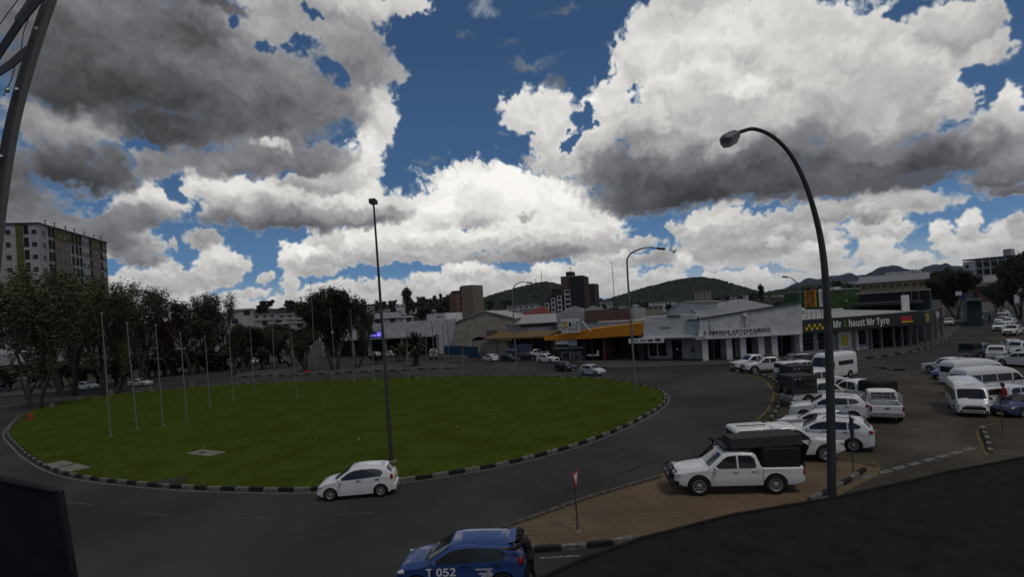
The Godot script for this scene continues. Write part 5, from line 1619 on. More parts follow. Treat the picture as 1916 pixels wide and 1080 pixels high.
	for k in [["white square sign on a pole at the far right street", Vector3(87.54, 5.63, -105.00), 0.95, 0.7, M.sign_white], ["blue sign board on a pole beside the white square sign", Vector3(88.43, 4.74, -105.00), 0.75, 1.25, M.awning_blue], ["tall white sign at the right edge above the parked cars", Vector3(94.17, 3.64, -100.00), 0.65, 1.4, M.sign_white], ["small white notice on a post left of the far minibus", Vector3(94.24, 3.76, -110.00), 0.45, 0.75, M.sign_white]]:
		var g := thing("street_sign", k[0], "sign", k[1], -0.5)
		part("board", g, k[4], -k[2] / 2, k[2] / 2, -0.1, k[3], -0.06, 0)
		s = st()
		rod(s, Vector3(0, -k[1].y, -0.1), Vector3(0, 0.1, -0.1), 0.06)
		obj("pole", s, M.metal_grey, g)


func buildings() -> void:
	flats()
	left_side()
	showroom()
	middle()
	cbs()
	shops()
	tyre_shop()
	right_side()
	near_structures()


# what stands right by the viewer: a flat roof edge, a dark sign box and the leg of a lattice mast
func near_structures() -> void:
	var o := thing("canopy_roof", "dark flat canopy roof filling the lower right corner", "roof")
	var edge := [Vector3(0.13, 3.60, -6.83), Vector3(0.81, 3.60, -7.33), Vector3(1.67, 3.60, -7.84), Vector3(3.32, 3.60, -8.51), Vector3(5.16, 3.60, -8.95), Vector3(6.59, 3.60, -9.43), Vector3(7.91, 3.60, -9.90), Vector3(9.77, 3.60, -10.43), Vector3(12.34, 3.60, -11.00)]
	var poly := edge.duplicate()
	poly.append(Vector3(13, 3.6, -2.5))
	poly.append(Vector3(0.2, 3.6, -2.5))
	var s := st()
	sheet(s, poly, 3.6, 0.16)
	obj("sheet", s, M.canopy_dark, o)
	s = st()
	for i in edge.size() - 1:
		var a: Vector3 = edge[i]
		var b: Vector3 = edge[i + 1]
		var t := (b - a).normalized()
		box(s, (a + b) / 2.0 + Vector3(0, 0.0, 0), Vector3(a.distance_to(b) + 0.01, 0.05, 0.06), Basis(t, Vector3.UP, t.cross(Vector3.UP)))
	obj("edge_strip", s, M.canopy_dark, o)
	for x in [[3.0, -4.5], [8.0, -6.0]]:
		s = st()
		rod(s, Vector3(x[0], 0, x[1]), Vector3(x[0], 3.5, x[1]), 0.07, 8)
		obj("post", s, M.metal_dark, o)
	# sign box
	o = thing("sign_box", "dark navy sign box cut off by the lower left corner", "sign box")
	var a := Vector3(-4.77, 5.91, -4.60)
	var b := Vector3(-4.02, 5.70, -4.60)
	var low := b - Vector3(0, 1.2, 0)
	s = st()
	quad(s, a - Vector3(0, 1.2, 0), low + Vector3(0.12, 0, 0), b, a)
	quad(s, a, b, b + Vector3(-0.04, 0, -0.12), a + Vector3(0, 0, -0.12))
	quad(s, low + Vector3(0.12, 0, 0), low + Vector3(0.08, 0, -0.12), b + Vector3(-0.04, 0, -0.12), b)
	obj("case", s, M.navy, o)
	s = st()
	rod(s, a + Vector3(0, 0.012, 0), b + Vector3(0, 0.012, 0), 0.018, 6)
	rod(s, b, low + Vector3(0.12, 0, 0), 0.016, 6)
	obj("rim", s, M.navy, o)
	s = st()
	rod(s, Vector3(a.x, 0, a.z - 0.25), a + Vector3(0, -0.2, -0.25), 0.06, 8)
	obj("post", s, M.metal_dark, o)
	# mast leg: an angle section, bent slightly, with braces and bolts
	o = thing("lattice_mast", "dark steel lattice mast leg with bolts leaning across the upper left corner", "mast")
	var leg := smooth_line([Vector3(-2.44, 9.04, -3.00), Vector3(-2.51, 8.90, -3.00), Vector3(-2.63, 8.60, -3.00), Vector3(-2.73, 8.31, -3.00), Vector3(-2.80, 8.04, -3.00), Vector3(-2.86, 7.75, -3.00), Vector3(-2.92, 7.39, -3.00)], false, 6)
	s = st()
	var f := st()
	for i in leg.size() - 1:
		var p: Vector3 = leg[i]
		var q: Vector3 = leg[i + 1]
		var side := Vector3(0.045, 0.018, 0)
		quad(s, q - side, q + side, p + side, p - side)
		quad(s, p - side + Vector3(0, 0, -0.012), p + side + Vector3(0, 0, -0.012), q + side + Vector3(0, 0, -0.012), q - side + Vector3(0, 0, -0.012))
		quad(s, q - side + Vector3(0, 0, -0.012), q - side, p - side, p - side + Vector3(0, 0, -0.012))
		quad(f, q + side, q + side + Vector3(0.03, 0.0, 0.07), p + side + Vector3(0.03, 0, 0.07), p + side)
		quad(f, q + side + Vector3(0.012, 0, 0), p + side + Vector3(0.012, 0, 0), p + side + Vector3(0.042, 0, 0.07), q + side + Vector3(0.042, 0, 0.07))
		quad(f, q + side + Vector3(0.03, 0, 0.07), q + side + Vector3(0.042, 0, 0.07), p + side + Vector3(0.042, 0, 0.07), p + side + Vector3(0.03, 0, 0.07))
	obj("leg", s, M.metal_dark, o)
	obj("lit_flange", f, M.steel_brown, o)  # lighter steel colour paints the light falling on this flange
	for k in [Vector3(-2.49, 8.90, -2.99), Vector3(-2.56, 8.76, -2.99), Vector3(-2.70, 8.43, -2.99), Vector3(-2.75, 8.43, -2.99), Vector3(-2.81, 8.06, -2.99)]:
		s = st()
		lathe(s, Vector3.ZERO, Basis(Vector3.RIGHT, PI / 2), [Vector2(0.0, 0.012), Vector2(0.012, 0.012), Vector2(0.015, 0.0)], 6)
		var bolt := obj("bolt", s, M.bolt, o)
		bolt.position = k
	for k in [[Vector3(-2.58, 8.99, -3.05), Vector3(-2.85, 8.93, -3.20), Vector3(-3.15, 8.80, -3.35)], [Vector3(-2.66, 8.66, -3.02), Vector3(-2.87, 8.66, -3.15), Vector3(-3.11, 8.68, -3.30)], [Vector3(-2.64, 9.06, -3.10), Vector3(-2.91, 9.06, -3.30), Vector3(-3.05, 9.06, -3.40)]]:
		s = st()
		for i in 2:
			var d: Vector3 = (k[i + 1] - k[i]).normalized()
			box(s, (k[i] + k[i + 1]) / 2.0, Vector3(k[i].distance_to(k[i + 1]) + 0.01, 0.055, 0.008), Basis(d, d.cross(Vector3.FORWARD).normalized(), Vector3.BACK))
		obj("brace", s, M.metal_dark, o)
	for k in [[Vector3(-2.95, 9.12, -3.40), Vector3(-2.96, 8.96, -3.35), Vector3(-2.85, 8.76, -3.20)], [Vector3(-3.26, 9.09, -3.50), Vector3(-3.18, 9.19, -3.50), Vector3(-3.09, 9.29, -3.50)], [Vector3(-2.95, 8.82, -3.30), Vector3(-3.01, 8.64, -3.30), Vector3(-2.97, 8.50, -3.20)]]:
		s = st()
		tube(s, k, [0.003, 0.003, 0.003], 5)
		obj("wire", s, M.metal_dark, o)


# ---------------------------------------------------------------- trees
func limb(s: SurfaceTool, r: RandomNumberGenerator, from: Vector3, dir: Vector3, length: float, radius: float, depth: int, up: float, tips: Array) -> void:
	var pts := [from]
	var radii := [radius]
	var d := dir
	var p := from
	for i in 3:
		d = (d + Vector3(r.randf_range(-0.25, 0.25), up * 0.25, r.randf_range(-0.25, 0.25))).normalized()
		p += d * length / 3.0
		pts.append(p)
		radii.append(radius * (1.0 - 0.2 * (i + 1)))
	tube(s, pts, radii, 5 if depth > 1 else 7, depth <= 1)
	if depth == 0 or radius < 0.012:
		tips.append(p)
		tips.append(pts[2])
		return
	if depth <= 2:
		tips.append(pts[2])
		tips.append(p)
	for i in (3 if depth > 1 else 4):
		var a := TAU * (i + r.randf()) / 3.0
		var side := Vector3(cos(a), 0, sin(a))
		var start: Vector3 = p if i < 2 else pts[1 + (i % 2)]
		limb(s, r, start, (d + side * r.randf_range(0.5, 0.95) + Vector3(0, up * 0.3, 0)).normalized(), length * r.randf_range(0.58, 0.78), radius * 0.55, depth - 1, up, tips)


func tree_shapes(seed_: int, height: float, spread: float, bare: float, stems: int, leaves: int, leaf: float, up: float) -> Array:   # trunk and crown
	var r := RandomNumberGenerator.new()
	r.seed = seed_
	var s := st()
	var tips := []
	for k in stems:
		var a := TAU * (k + r.randf() * 0.6) / stems
		var lean := 0.12 if stems == 1 else 0.42
		limb(s, r, Vector3(cos(a), 0, sin(a)) * 0.12 * (stems - 1), Vector3(cos(a) * lean, 1, sin(a) * lean).normalized(), height * (bare + 0.10), height * 0.020 / sqrt(stems) + 0.03, 4, up, tips)
	# fit the twigs into the wanted height and width
	var hi := 0.0
	var wide := 0.0
	for t in tips:
		hi = maxf(hi, t.y)
		wide = maxf(wide, Vector2(t.x, t.z).length())
	var fit := Vector3(spread / maxf(wide, 0.1), height * 0.96 / hi, spread / maxf(wide, 0.1))
	var c := st()
	for i in leaves:
		var t: Vector3 = tips[r.randi() % tips.size()] * fit
		var low := t.y / height
		var q := t + Vector3(r.randfn(), r.randfn() * 1.1, r.randfn()) * height * 0.024
		if low < bare:
			continue
		var n := Vector3(r.randfn(), r.randfn(), r.randfn()).normalized()
		var u := n.cross(Vector3(0.2, 1, 0.1)).normalized() * leaf * r.randf_range(0.6, 1.3)
		var v := n.cross(u).normalized() * leaf * r.randf_range(0.35, 0.6)
		var k := r.randf_range(0.55, 1.3)
		c.set_color(Color(k, k, k * r.randf_range(0.8, 1.1)))
		tri(c, q - u, q + v, q + u)
		tri(c, q - u, q + u, q - v)
	var wood := shape(s)
	# the wood gets the same fit
	var m := MeshDataTool.new()
	m.create_from_surface(wood, 0)
	for i in m.get_vertex_count():
		m.set_vertex(i, m.get_vertex(i) * fit)
	var out := ArrayMesh.new()
	m.commit_to_surface(out)
	return [out, shape(c)]


func tree(called: String, label: String, at: Vector3, turn: float, shapes: Array, leaf: Material, grow := 1.0, wide := 1.0, group := "trees round the traffic circle") -> void:
	var o := thing(called, label, "tree", at, turn, group)
	o.scale = Vector3(grow * wide, grow, grow * wide)
	put("trunk", shapes[0], M.bark, o)
	put("crown", shapes[1], leaf, o)


func palm(at: Vector3, h: float) -> void:
	var o := thing("palm_tree", "short thick palm with a shaggy round crown in front of the white showroom", "palm", at)
	var s := st()
	lathe(s, Vector3.ZERO, Basis(), [Vector2(0.62, 0), Vector2(0.5, 0.3), Vector2(0.36, 1.2), Vector2(0.30, h * 0.5), Vector2(0.34, h * 0.68)], 12)
	obj("trunk", s, M.bark, o)
	var r := RandomNumberGenerator.new()
	r.seed = 3
	for k in 64:
		var a := TAU * k * 0.382
		var rise := lerpf(1.45, -1.15, k / 63.0)
		var d := Vector3(cos(a), 0, sin(a))
		var side := Vector3(-d.z, 0, d.x)
		var c := st()
		var p := Vector3(0, h * 0.62, 0)
		var dir := (d * cos(rise) + Vector3.UP * sin(rise))
		for i in 8:
			var q := p + dir * h * 0.045
			dir = (dir + Vector3(0, -0.12, 0) + Vector3(r.randf_range(-0.05, 0.05), 0, r.randf_range(-0.05, 0.05))).normalized()
			c.set_color(Color(1, 1, 1) * r.randf_range(0.6, 1.2))
			quad(c, p - side * 0.025, p + side * 0.025, q + side * 0.025, q - side * 0.025)
			for e in [-1, 1]:
				for j in 4:
					var b := p.lerp(q, j * 0.25)
					tri(c, b, b + dir * 0.11, b + side * e * 0.55 * (1.0 - 0.08 * i) + dir * 0.22 + Vector3(0, r.randf_range(-0.22, 0.02), 0))
			p = q
		obj("frond", c, M.leaf_palm, o)


func trees() -> void:
	var tall := tree_shapes(5, 10.0, 3.6, 0.20, 4, 9500, 0.115, 1.15)
	var upright := tree_shapes(8, 10.0, 2.9, 0.14, 3, 9000, 0.115, 1.35)
	var broad := tree_shapes(12, 10.0, 4.6, 0.20, 2, 10000, 0.125, 0.95)
	var dense := tree_shapes(17, 10.0, 4.6, 0.16, 2, 22000, 0.17, 0.55)
	var slim := tree_shapes(23, 10.0, 1.5, 0.06, 1, 10000, 0.13, 1.3)
	var shrub := tree_shapes(29, 3.0, 1.9, 0.05, 4, 5000, 0.12, 0.4)
	var far := tree_shapes(31, 8.0, 3.4, 0.12, 1, 1500, 0.5, 0.5)
	var tipped := tree_shapes(37, 12.0, 1.5, 0.05, 1, 1200, 0.45, 1.2)
	for t in [
		["leafy_tree", "large many-stemmed tree with the orange barrel at its foot", Vector3(-51.41, 0.00, -56.86), 0.3, tall, M.leaf_brown, 1.595, 1.0],
		["leafy_tree", "tall dense tree just right of the many-stemmed one", Vector3(-58.30, 0.00, -69.34), 2.0, upright, M.leaf, 1.675, 1.15],
		["leafy_tree", "tall tree at the far left edge of the photo", Vector3(-79.76, 0.00, -81.72), 1.2, tall, M.leaf_brown, 1.982, 1.0],
		["leafy_tree", "brownish tree before the right corner of the white apartment block", Vector3(-52.58, 0.00, -68.86), 3.1, upright, M.leaf_brown, 1.485, 1.05],
		["leafy_tree", "dark tree between the apartment block and the red blossoms", Vector3(-55.41, 0.00, -78.50), 4.0, upright, M.leaf_dark, 1.465, 1.0],
		["leafy_tree", "slim sapling with a straight thin trunk behind the silver sedan", Vector3(-50.79, 0.00, -69.05), 4.4, slim, M.leaf, 0.903, 0.9],
		["flowering_tree", "tree with dull red blossoms between the left trees", Vector3(-60.12, 0.00, -91.80), 1.0, broad, M.leaf_pink, 1.228, 0.62],
		["leafy_tree", "broad dark tree right of the red blossoming one", Vector3(-56.77, 0.00, -93.25), 0.4, broad, M.leaf_dark, 1.554, 0.98],
		["leafy_tree", "dark tree behind the broad one left of the white two-storey block", Vector3(-56.17, -0.00, -100.07), 5.0, upright, M.leaf_dark, 1.488, 1.0],
		["cypress_tree", "dark slim cypress left of the white two-storey block", Vector3(-46.06, 0.00, -87.42), 2.2, slim, M.leaf_dark, 0.829, 1.15],
		["cypress_tree", "slightly taller slim cypress in front of the white two-storey block", Vector3(-45.80, 0.00, -89.68), 0.2, slim, M.leaf_dark, 0.850, 1.1],
		["leafy_tree", "dark round tree in front of the long white flat-roofed houses", Vector3(-51.13, 0.00, -109.76), 1.9, dense, M.leaf_dark, 0.822, 1.35],
		["leafy_tree", "loose dark tree left of the biggest dark tree", Vector3(-41.81, 0.00, -99.27), 2.9, broad, M.leaf_dark, 0.783, 1.4],
		["leafy_tree", "round low tree with a straight bare trunk and a red sign below it", Vector3(-32.86, -0.00, -83.19), 3.3, dense, M.leaf_dark, 0.747, 0.9],
		["leafy_tree", "dark tree between the slim cypresses and the round tree in front of the flat-roofed houses", Vector3(-50.53, 0.00, -102.67), 0.9, dense, M.leaf_dark, 0.799, 1.1],
		["leafy_tree", "low dark tree behind the flagpole left of the short one", Vector3(-48.89, 0.00, -110.68), 2.9, dense, M.leaf_dark, 0.751, 1.3],
		["leafy_tree", "biggest dark tree left of the tall lamp mast", Vector3(-28.38, 0.00, -83.77), 0.9, dense, M.leaf_dark, 1.304, 0.85],
		["leafy_tree", "dark tree between the biggest dark tree and the tall lamp mast", Vector3(-25.49, -0.00, -85.35), 5.3, broad, M.leaf_dark, 1.176, 0.75],
		["shrub", "yellow-green shrub left of the palm", Vector3(-20.42, 0.00, -94.54), 0.0, shrub, M.leaf_light, 1.05, 1.0],
		["shrub", "low dark shrub under the violet screen", Vector3(-23.97, -0.00, -91.76), 0.7, shrub, M.leaf_dark, 0.62, 1.2],
		["shrub", "wide dark shrub on the left forecourt", Vector3(-46.57, 0.00, -95.35), 1.4, shrub, M.leaf_dark, 1.5, 1.15],
		["shrub", "loose shrub at the foot of the left trees", Vector3(-57.68, 0.00, -100.95), 2.4, shrub, M.leaf_light, 1.1, 1.2],
		["shrub", "dark shrub behind the white compact car on the left", Vector3(-70.24, 0.00, -82.85), 2.4, shrub, M.leaf_dark, 1.6, 1.4],
		["shrub", "dark shrub behind the silver sedan on the left", Vector3(-61.82, 0.00, -92.69), 0.4, shrub, M.leaf_dark, 1.6, 1.5],
		["hedge_bush", "olive hedge bush right of the silver sedan behind the third flagpole", Vector3(-61.68, -0.00, -95.08), 0.4, shrub, M.leaf, 1.5, 2.0],
		["hedge_bush", "yellow-green hedge bush left of the grey two-storey block", Vector3(-61.90, 0.00, -99.60), 1.4, shrub, M.leaf_light, 1.3, 1.8],
		["hedge_bush", "dark hedge bush at the feet of the slim cypresses", Vector3(-55.82, 0.00, -101.82), 2.4, shrub, M.leaf_dark, 1.6, 2.2],
		["hedge_bush", "dark hedge bush behind the fifth flagpole", Vector3(-57.19, 0.00, -97.84), 3.4, shrub, M.leaf_dark, 1.4, 2.0],
		["hedge_bush", "dark hedge bush between the white compact car and the silver sedan", Vector3(-62.94, 0.00, -81.98), 4.4, shrub, M.leaf_dark, 1.5, 2.0],
		["hedge_bush", "olive hedge bush left of the white compact car", Vector3(-77.69, 0.00, -83.73), 5.4, shrub, M.leaf, 1.4, 2.2],
		["leafy_tree", "great dark tree behind the rounded end of the arched hall", Vector3(98.64, 0.00, -119.28), 0.4, dense, M.leaf_dark, 1.107, 1.0],
		["leafy_tree", "dark tree left of the great one behind the cream building's end", Vector3(104.17, 4.52, -130.00), 1.6, dense, M.leaf_dark, 0.75, 1.0],
		["leafy_tree", "tallest dark tree at the right edge of the photo", Vector3(100.36, 0.00, -106.24), 2.2, dense, M.leaf_dark, 1.357, 0.75],
		["leafy_tree", "dark tree before the brick-red house at the right", Vector3(110.27, 0.00, -121.83), 3.2, dense, M.leaf_dark, 0.778, 0.8],
		["leafy_tree", "dark tree cut off by the right edge above the parked cars", Vector3(62.26, 0.00, -63.60), 4.2, dense, M.leaf_dark, 0.635, 0.8],
	]:
		tree(t[0], t[1], Vector3(t[2].x, maxf(t[2].y, 0.0), t[2].z), t[3], t[4], t[5], t[6], t[7])
	palm(Vector3(-15.31, 0.00, -81.59), 5.6)
	# trees on the skyline and among the far houses
	var where := [Vector3(-157.18, 15.92, -330.00), Vector3(-161.07, 16.82, -350.00), Vector3(-157.81, 16.62, -380.00), Vector3(-144.16, 15.06, -360.00), Vector3(-148.05, 17.62, -400.00), Vector3(-149.16, 17.77, -420.00), Vector3(-142.85, 17.80, -420.00), Vector3(-137.69, 17.10, -430.00), Vector3(-130.16, 16.92, -500.00), Vector3(-122.62, 17.46, -500.00), Vector3(-117.01, 19.32, -520.00), Vector3(-95.07, 21.74, -560.00), Vector3(-89.44, 21.96, -560.00), Vector3(-83.88, 23.12, -580.00), Vector3(-78.09, 22.76, -580.00), Vector3(-73.52, 23.26, -590.00), Vector3(-46.04, 14.59, -400.00), Vector3(-72.47, 11.40, -380.00), Vector3(-61.51, 10.01, -360.00), Vector3(-48.41, 6.93, -300.00), Vector3(-51.07, 6.97, -260.00), Vector3(-41.20, 5.89, -240.00), Vector3(-72.40, 8.19, -320.00), Vector3(-34.15, 5.81, -250.00), Vector3(-84.73, 8.74, -340.00), Vector3(-42.11, 13.74, -420.00), Vector3(-29.63, 11.30, -420.00), Vector3(-17.46, 10.61, -430.00), Vector3(-4.64, 8.97, -430.00),
		Vector3(67.50, 3.64, -400.00), Vector3(79.26, 2.95, -420.00), Vector3(87.46, 2.41, -400.00), Vector3(102.37, 2.38, -420.00), Vector3(115.46, 1.50, -400.00), Vector3(150.70, 2.55, -480.00), Vector3(199.85, 4.11, -520.00), Vector3(223.74, 5.61, -560.00), Vector3(237.79, 5.87, -560.00), Vector3(257.42, 5.79, -560.00), Vector3(134.76, 4.14, -300.00), Vector3(143.89, 3.76, -310.00), Vector3(257.13, 3.73, -520.00), Vector3(280.50, 2.78, -540.00), Vector3(275.00, 7.17, -500.00), Vector3(345.26, 11.07, -600.00), Vector3(255.59, 10.26, -420.00), Vector3(234.07, 7.87, -400.00), Vector3(315.17, 8.72, -500.00), Vector3(338.25, 9.71, -520.00), Vector3(340.21, 8.69, -500.00), Vector3(292.38, 11.12, -400.00), Vector3(291.15, 12.00, -380.00), Vector3(281.26, 12.13, -360.00)]
	var nth := ["first", "second", "third", "fourth", "fifth", "sixth", "seventh", "eighth", "ninth", "tenth", "eleventh", "twelfth", "thirteenth", "fourteenth", "fifteenth", "sixteenth", "seventeenth", "eighteenth", "nineteenth", "twentieth"]
	where.sort_custom(func(p, q): return p.x / p.z > q.x / q.z)
	var count := {}
	for i in where.size():
		var p: Vector3 = where[i]
		var u := -p.x / p.z
		var place := "between the cypresses and the lamp mast" if u < -0.25 else "between the lamp mast and the brown tower" if u < -0.1 else "left of the hotel tower" if u < 0.1 else "under the broad hill" if u < 0.44 else "right of the yellow sign"
		count[place] = count.get(place, 0) + 1
		var thin := i % 9 == 4
		var size := 1.0 + 0.5 * absf(sin(i * 2.3)) - (0.25 if u > 0.1 else 0.0)
		var c: int = count[place]
		tree("far_tree", "%s %s from the left %s" % ["pointed dark tree," if thin else "dark tree,", nth[mini(c - 1, 19)], place], p - Vector3(0, 1.0, 0), i * 1.7, tipped if thin else far, M.leaf_dark, size, 1.1, "trees among the far houses")


# ---------------------------------------------------------------- poles, lamps, signs and small things
func street_things() -> void:
	# flagpoles in the lawn: each is foot, height and how far its top leans
	var poles := [
		["leftmost flagpole, before the large many-stemmed tree", Vector3(-29.23, 0.00, -38.12), 8.79, -0.112],
		["second flagpole from the left on the lawn", Vector3(-29.23, 0.00, -40.78), 8.07, -0.283],
		["third flagpole from the left on the lawn", Vector3(-27.55, 0.00, -41.26), 7.78, -0.103],
		["fourth flagpole from the left on the lawn", Vector3(-26.81, 0.00, -43.10), 7.00, -0.133],
		["fifth flagpole from the left, before the broad dark tree", Vector3(-29.07, 0.00, -50.33), 6.66, -0.097],
		["sixth flagpole from the left, left of the slim cypresses", Vector3(-28.81, 0.00, -53.96), 6.70, 0.031],
		["flagpole in front of the slim cypresses", Vector3(-31.01, 0.00, -62.94), 7.51, -0.108],
		["flagpole before the long white flat-roofed houses", Vector3(-30.33, 0.00, -66.91), 9.31, 0.100],
		["short flagpole left of the tallest one", Vector3(-21.78, 0.00, -52.60), 6.44, -0.238],
		["tallest flagpole left of the biggest dark tree", Vector3(-25.56, 0.00, -67.79), 12.76, 0.101],
		["flagpole with a small box halfway up, before the biggest dark tree", Vector3(-22.69, 0.00, -66.93), 9.06, -0.183],
		["flagpole at the right side of the biggest dark tree", Vector3(-19.59, 0.00, -64.38), 8.64, 0.013],
		["flagpole beside the violet screen", Vector3(-17.08, 0.00, -63.68), 5.49, -0.047],
		["flagpole between the tall lamp mast and the palm", Vector3(-12.57, 0.00, -61.50), 6.15, 0.130],
		["flagpole just right of the palm", Vector3(-10.33, 0.00, -61.39), 6.14, 0.130],
		["flagpole before the blue fence's left end", Vector3(-8.10, 0.00, -60.29), 6.28, 0.022],
		["rightmost flagpole, before the blue fence's middle", Vector3(-6.04, 0.00, -60.25), 4.83, 0.054],
	]
	for p in poles:
		var o := thing("flagpole", p[0], "flagpole", p[1] + Vector3(0, 0.1, 0), 0.0, "flagpoles on the traffic circle")
		var s := st()
		tube(s, [Vector3.ZERO, Vector3(p[3] * 0.5, p[2] * 0.5, 0), Vector3(p[3], p[2], 0)], [0.055, 0.045, 0.03], 8)
		obj("pole", s, M.flag_grey, o)
		s = st()
		blob(s, Vector3(p[3], p[2] + 0.04, 0), Vector3(0.06, 0.06, 0.06), Basis(), 4, 6)
		obj("finial", s, M.metal_light, o)
		if p[0].contains("small box"):
			part("box", o, M.metal_light, p[3] * 0.7 - 0.1, p[3] * 0.7 + 0.12, p[2] * 0.66, p[2] * 0.66 + 0.3, -0.1, 0.1)
		s = st()
		lathe(s, Vector3.ZERO, Basis(), [Vector2(0.16, -0.02), Vector2(0.16, 0.05), Vector2(0.07, 0.07)], 10)
		obj("base", s, M.concrete, o)
	# flood-light mast
	var mast := [Vector3(-6.49, 0.00, -26.55), 12.88, -0.117]
	var o := thing("lamp_mast", "tall slim mast with a small box lamp on top, standing in the lawn", "mast", mast[0] + Vector3(0, 0.1, 0))
	var s := st()
	tube(s, [Vector3.ZERO, Vector3(mast[2] * 0.25, mast[1] * 0.25, 0), Vector3(mast[2] * 0.26, mast[1] * 0.26, 0), Vector3(mast[2], mast[1], 0)], [0.105, 0.10, 0.085, 0.045], 12)
	obj("pole", s, M.metal_dark, o)
	s = st()
	chamfered(s, Vector3(mast[2], mast[1] + 0.08, 0.05), Vector3(0.34, 0.22, 0.5), 0.03)
	obj("lamp_head", s, M.metal_dark, o)
	part("lens", o, M.lamp_clear, mast[2] - 0.13, mast[2] + 0.13, mast[1] - 0.045, mast[1] - 0.03, -0.15, 0.25)
	s = st()
	lathe(s, Vector3.ZERO, Basis(), [Vector2(0.26, -0.02), Vector2(0.26, 0.04), Vector2(0.15, 0.06)], 12)
	obj("base", s, M.concrete, o)
	# the big bent street lamp on the right
	var d := 9.6
	var line := [Vector3(5.50, 3.10, -9.60), Vector3(5.51, 3.37, -9.60), Vector3(5.60, 5.41, -9.60), Vector3(5.63, 6.75, -9.60), Vector3(5.62, 7.71, -9.60), Vector3(5.54, 8.37, -9.60), Vector3(5.38, 9.03, -9.60), Vector3(5.15, 9.57, -9.60), Vector3(4.85, 9.92, -9.60), Vector3(4.53, 10.08, -9.60), Vector3(4.29, 10.05, -9.60), Vector3(4.12, 9.98, -9.60)]
	var foot := Vector3(line[0].x + 0.03, 0, line[0].z)
	o = thing("street_lamp", "big grey street lamp with a long bent arm rising past the parked pickups", "street lamp", foot)
	var pts := [Vector3.ZERO]
	var radii := [0.080]
	var curve := smooth_line(line, false, 4)
	for i in curve.size():
		pts.append(curve[i] - foot)
		radii.append(lerpf(0.077, 0.034, smoothstep(0.0, 0.72, float(i) / curve.size())))
	s = st()
	tube(s, pts, radii, 14)
	obj("pole", s, M.metal_dark, o)
	var head := Node3D.new()
	head.name = "lamp_head"
	o.add_child(head)
	head.position = pts[-1]
	head.rotation = Vector3(0.10, 0.75, 0.42)
	s = st()
	chamfered(s, Vector3(-0.10, 0.02, 0.0), Vector3(0.44, 0.13, 0.22), 0.045)
	obj("hood", s, M.metal_grey, head)
	s = st()
	var lo := [Vector3(-0.27, -0.14, 0.06), Vector3(0.03, -0.14, 0.06), Vector3(0.03, -0.14, -0.06), Vector3(-0.27, -0.14, -0.06)]
	var hi := [Vector3(-0.31, -0.045, 0.10), Vector3(0.08, -0.045, 0.10), Vector3(0.08, -0.045, -0.10), Vector3(-0.31, -0.045, -0.10)]
	for i in 4:
		quad(s, lo[i], lo[(i + 1) % 4], hi[(i + 1) % 4], hi[i])
	quad(s, lo[3], lo[2], lo[1], lo[0])
	obj("lens", s, M.lamp_clear, head)
	# the other bent lamps
	for k in [
		["bent street lamp with a short arm pointing right on the right rim of the lawn", Vector3(9.37, 0.00, -42.74), 10.07, -0.069, Vector3(12.23, 11.76, -44.00), 0.055, 44.0, Vector3(9.74, 11.25, -44.00), Vector3(10.47, 11.73, -44.00), Vector3(11.45, 11.89, -44.00)],
		["bent street lamp with an arm pointing right before the beige warehouse", Vector3(-0.07, 0.00, -60.22), 8.81, 0.056, Vector3(1.81, 10.61, -61.00), 0.05, 61.0, Vector3(0.12, 9.98, -61.00), Vector3(0.45, 10.45, -61.00), Vector3(1.08, 10.72, -61.00)],
		["street lamp with its arm pointing left above the white shop", Vector3(33.76, 0.00, -63.08), 7.32, 0.132, Vector3(31.95, 9.45, -62.00), 0.05, 62.0, Vector3(33.19, 8.38, -62.00), Vector3(32.85, 8.96, -62.00), Vector3(32.38, 9.36, -62.00)],
		["left of two bent lamps before the white showroom", Vector3(-12.20, 0.00, -78.82), 5.68, 0.110, Vector3(-11.42, 7.20, -70.00), 0.04, 70.0, Vector3(-10.77, 6.39, -70.00), Vector3(-10.88, 6.89, -70.00), Vector3(-11.14, 7.18, -70.00)],
		["right of two bent lamps before the white showroom", Vector3(-10.02, 0.00, -79.07), 5.69, 0.190, Vector3(-9.73, 7.30, -71.00), 0.04, 71.0, Vector3(-8.86, 6.40, -71.00), Vector3(-9.04, 6.91, -71.00), Vector3(-9.38, 7.28, -71.00)],
	]:
		var f: Vector3 = k[1]
		var z: float = -f.z / k[6]          # the arm lies in the same plane as the foot
		var g := thing("street_lamp", k[0], "street lamp", f, 0.0, "bent street lamps")
		var bend := [Vector3.ZERO, Vector3(k[3] * 0.5, k[2] * 0.5, 0), Vector3(k[3], k[2], 0)]
		for q in [k[7], k[8], k[9], k[4]]:
			bend.append(Vector3(q.x * z - f.x, 7.0 + (q.y - 7.0) * z, 0))
		var rs := []
		var c2 := smooth_line(bend, false, 4)
		for i in c2.size():
			rs.append(lerpf(k[5] * 1.7, k[5] * 0.8, float(i) / c2.size()))
		s = st()
		tube(s, c2, rs, 8)
		obj("pole", s, M.metal_grey, g)
		var dir: Vector3 = (bend[-1] - bend[-2]).normalized()
		s = st()
		box(s, bend[-1] + dir * 0.22, Vector3(0.62, 0.16, 0.26), Basis(dir, Vector3.BACK.cross(dir), Vector3.BACK))
		obj("lamp_head", s, M.metal_dark, g)
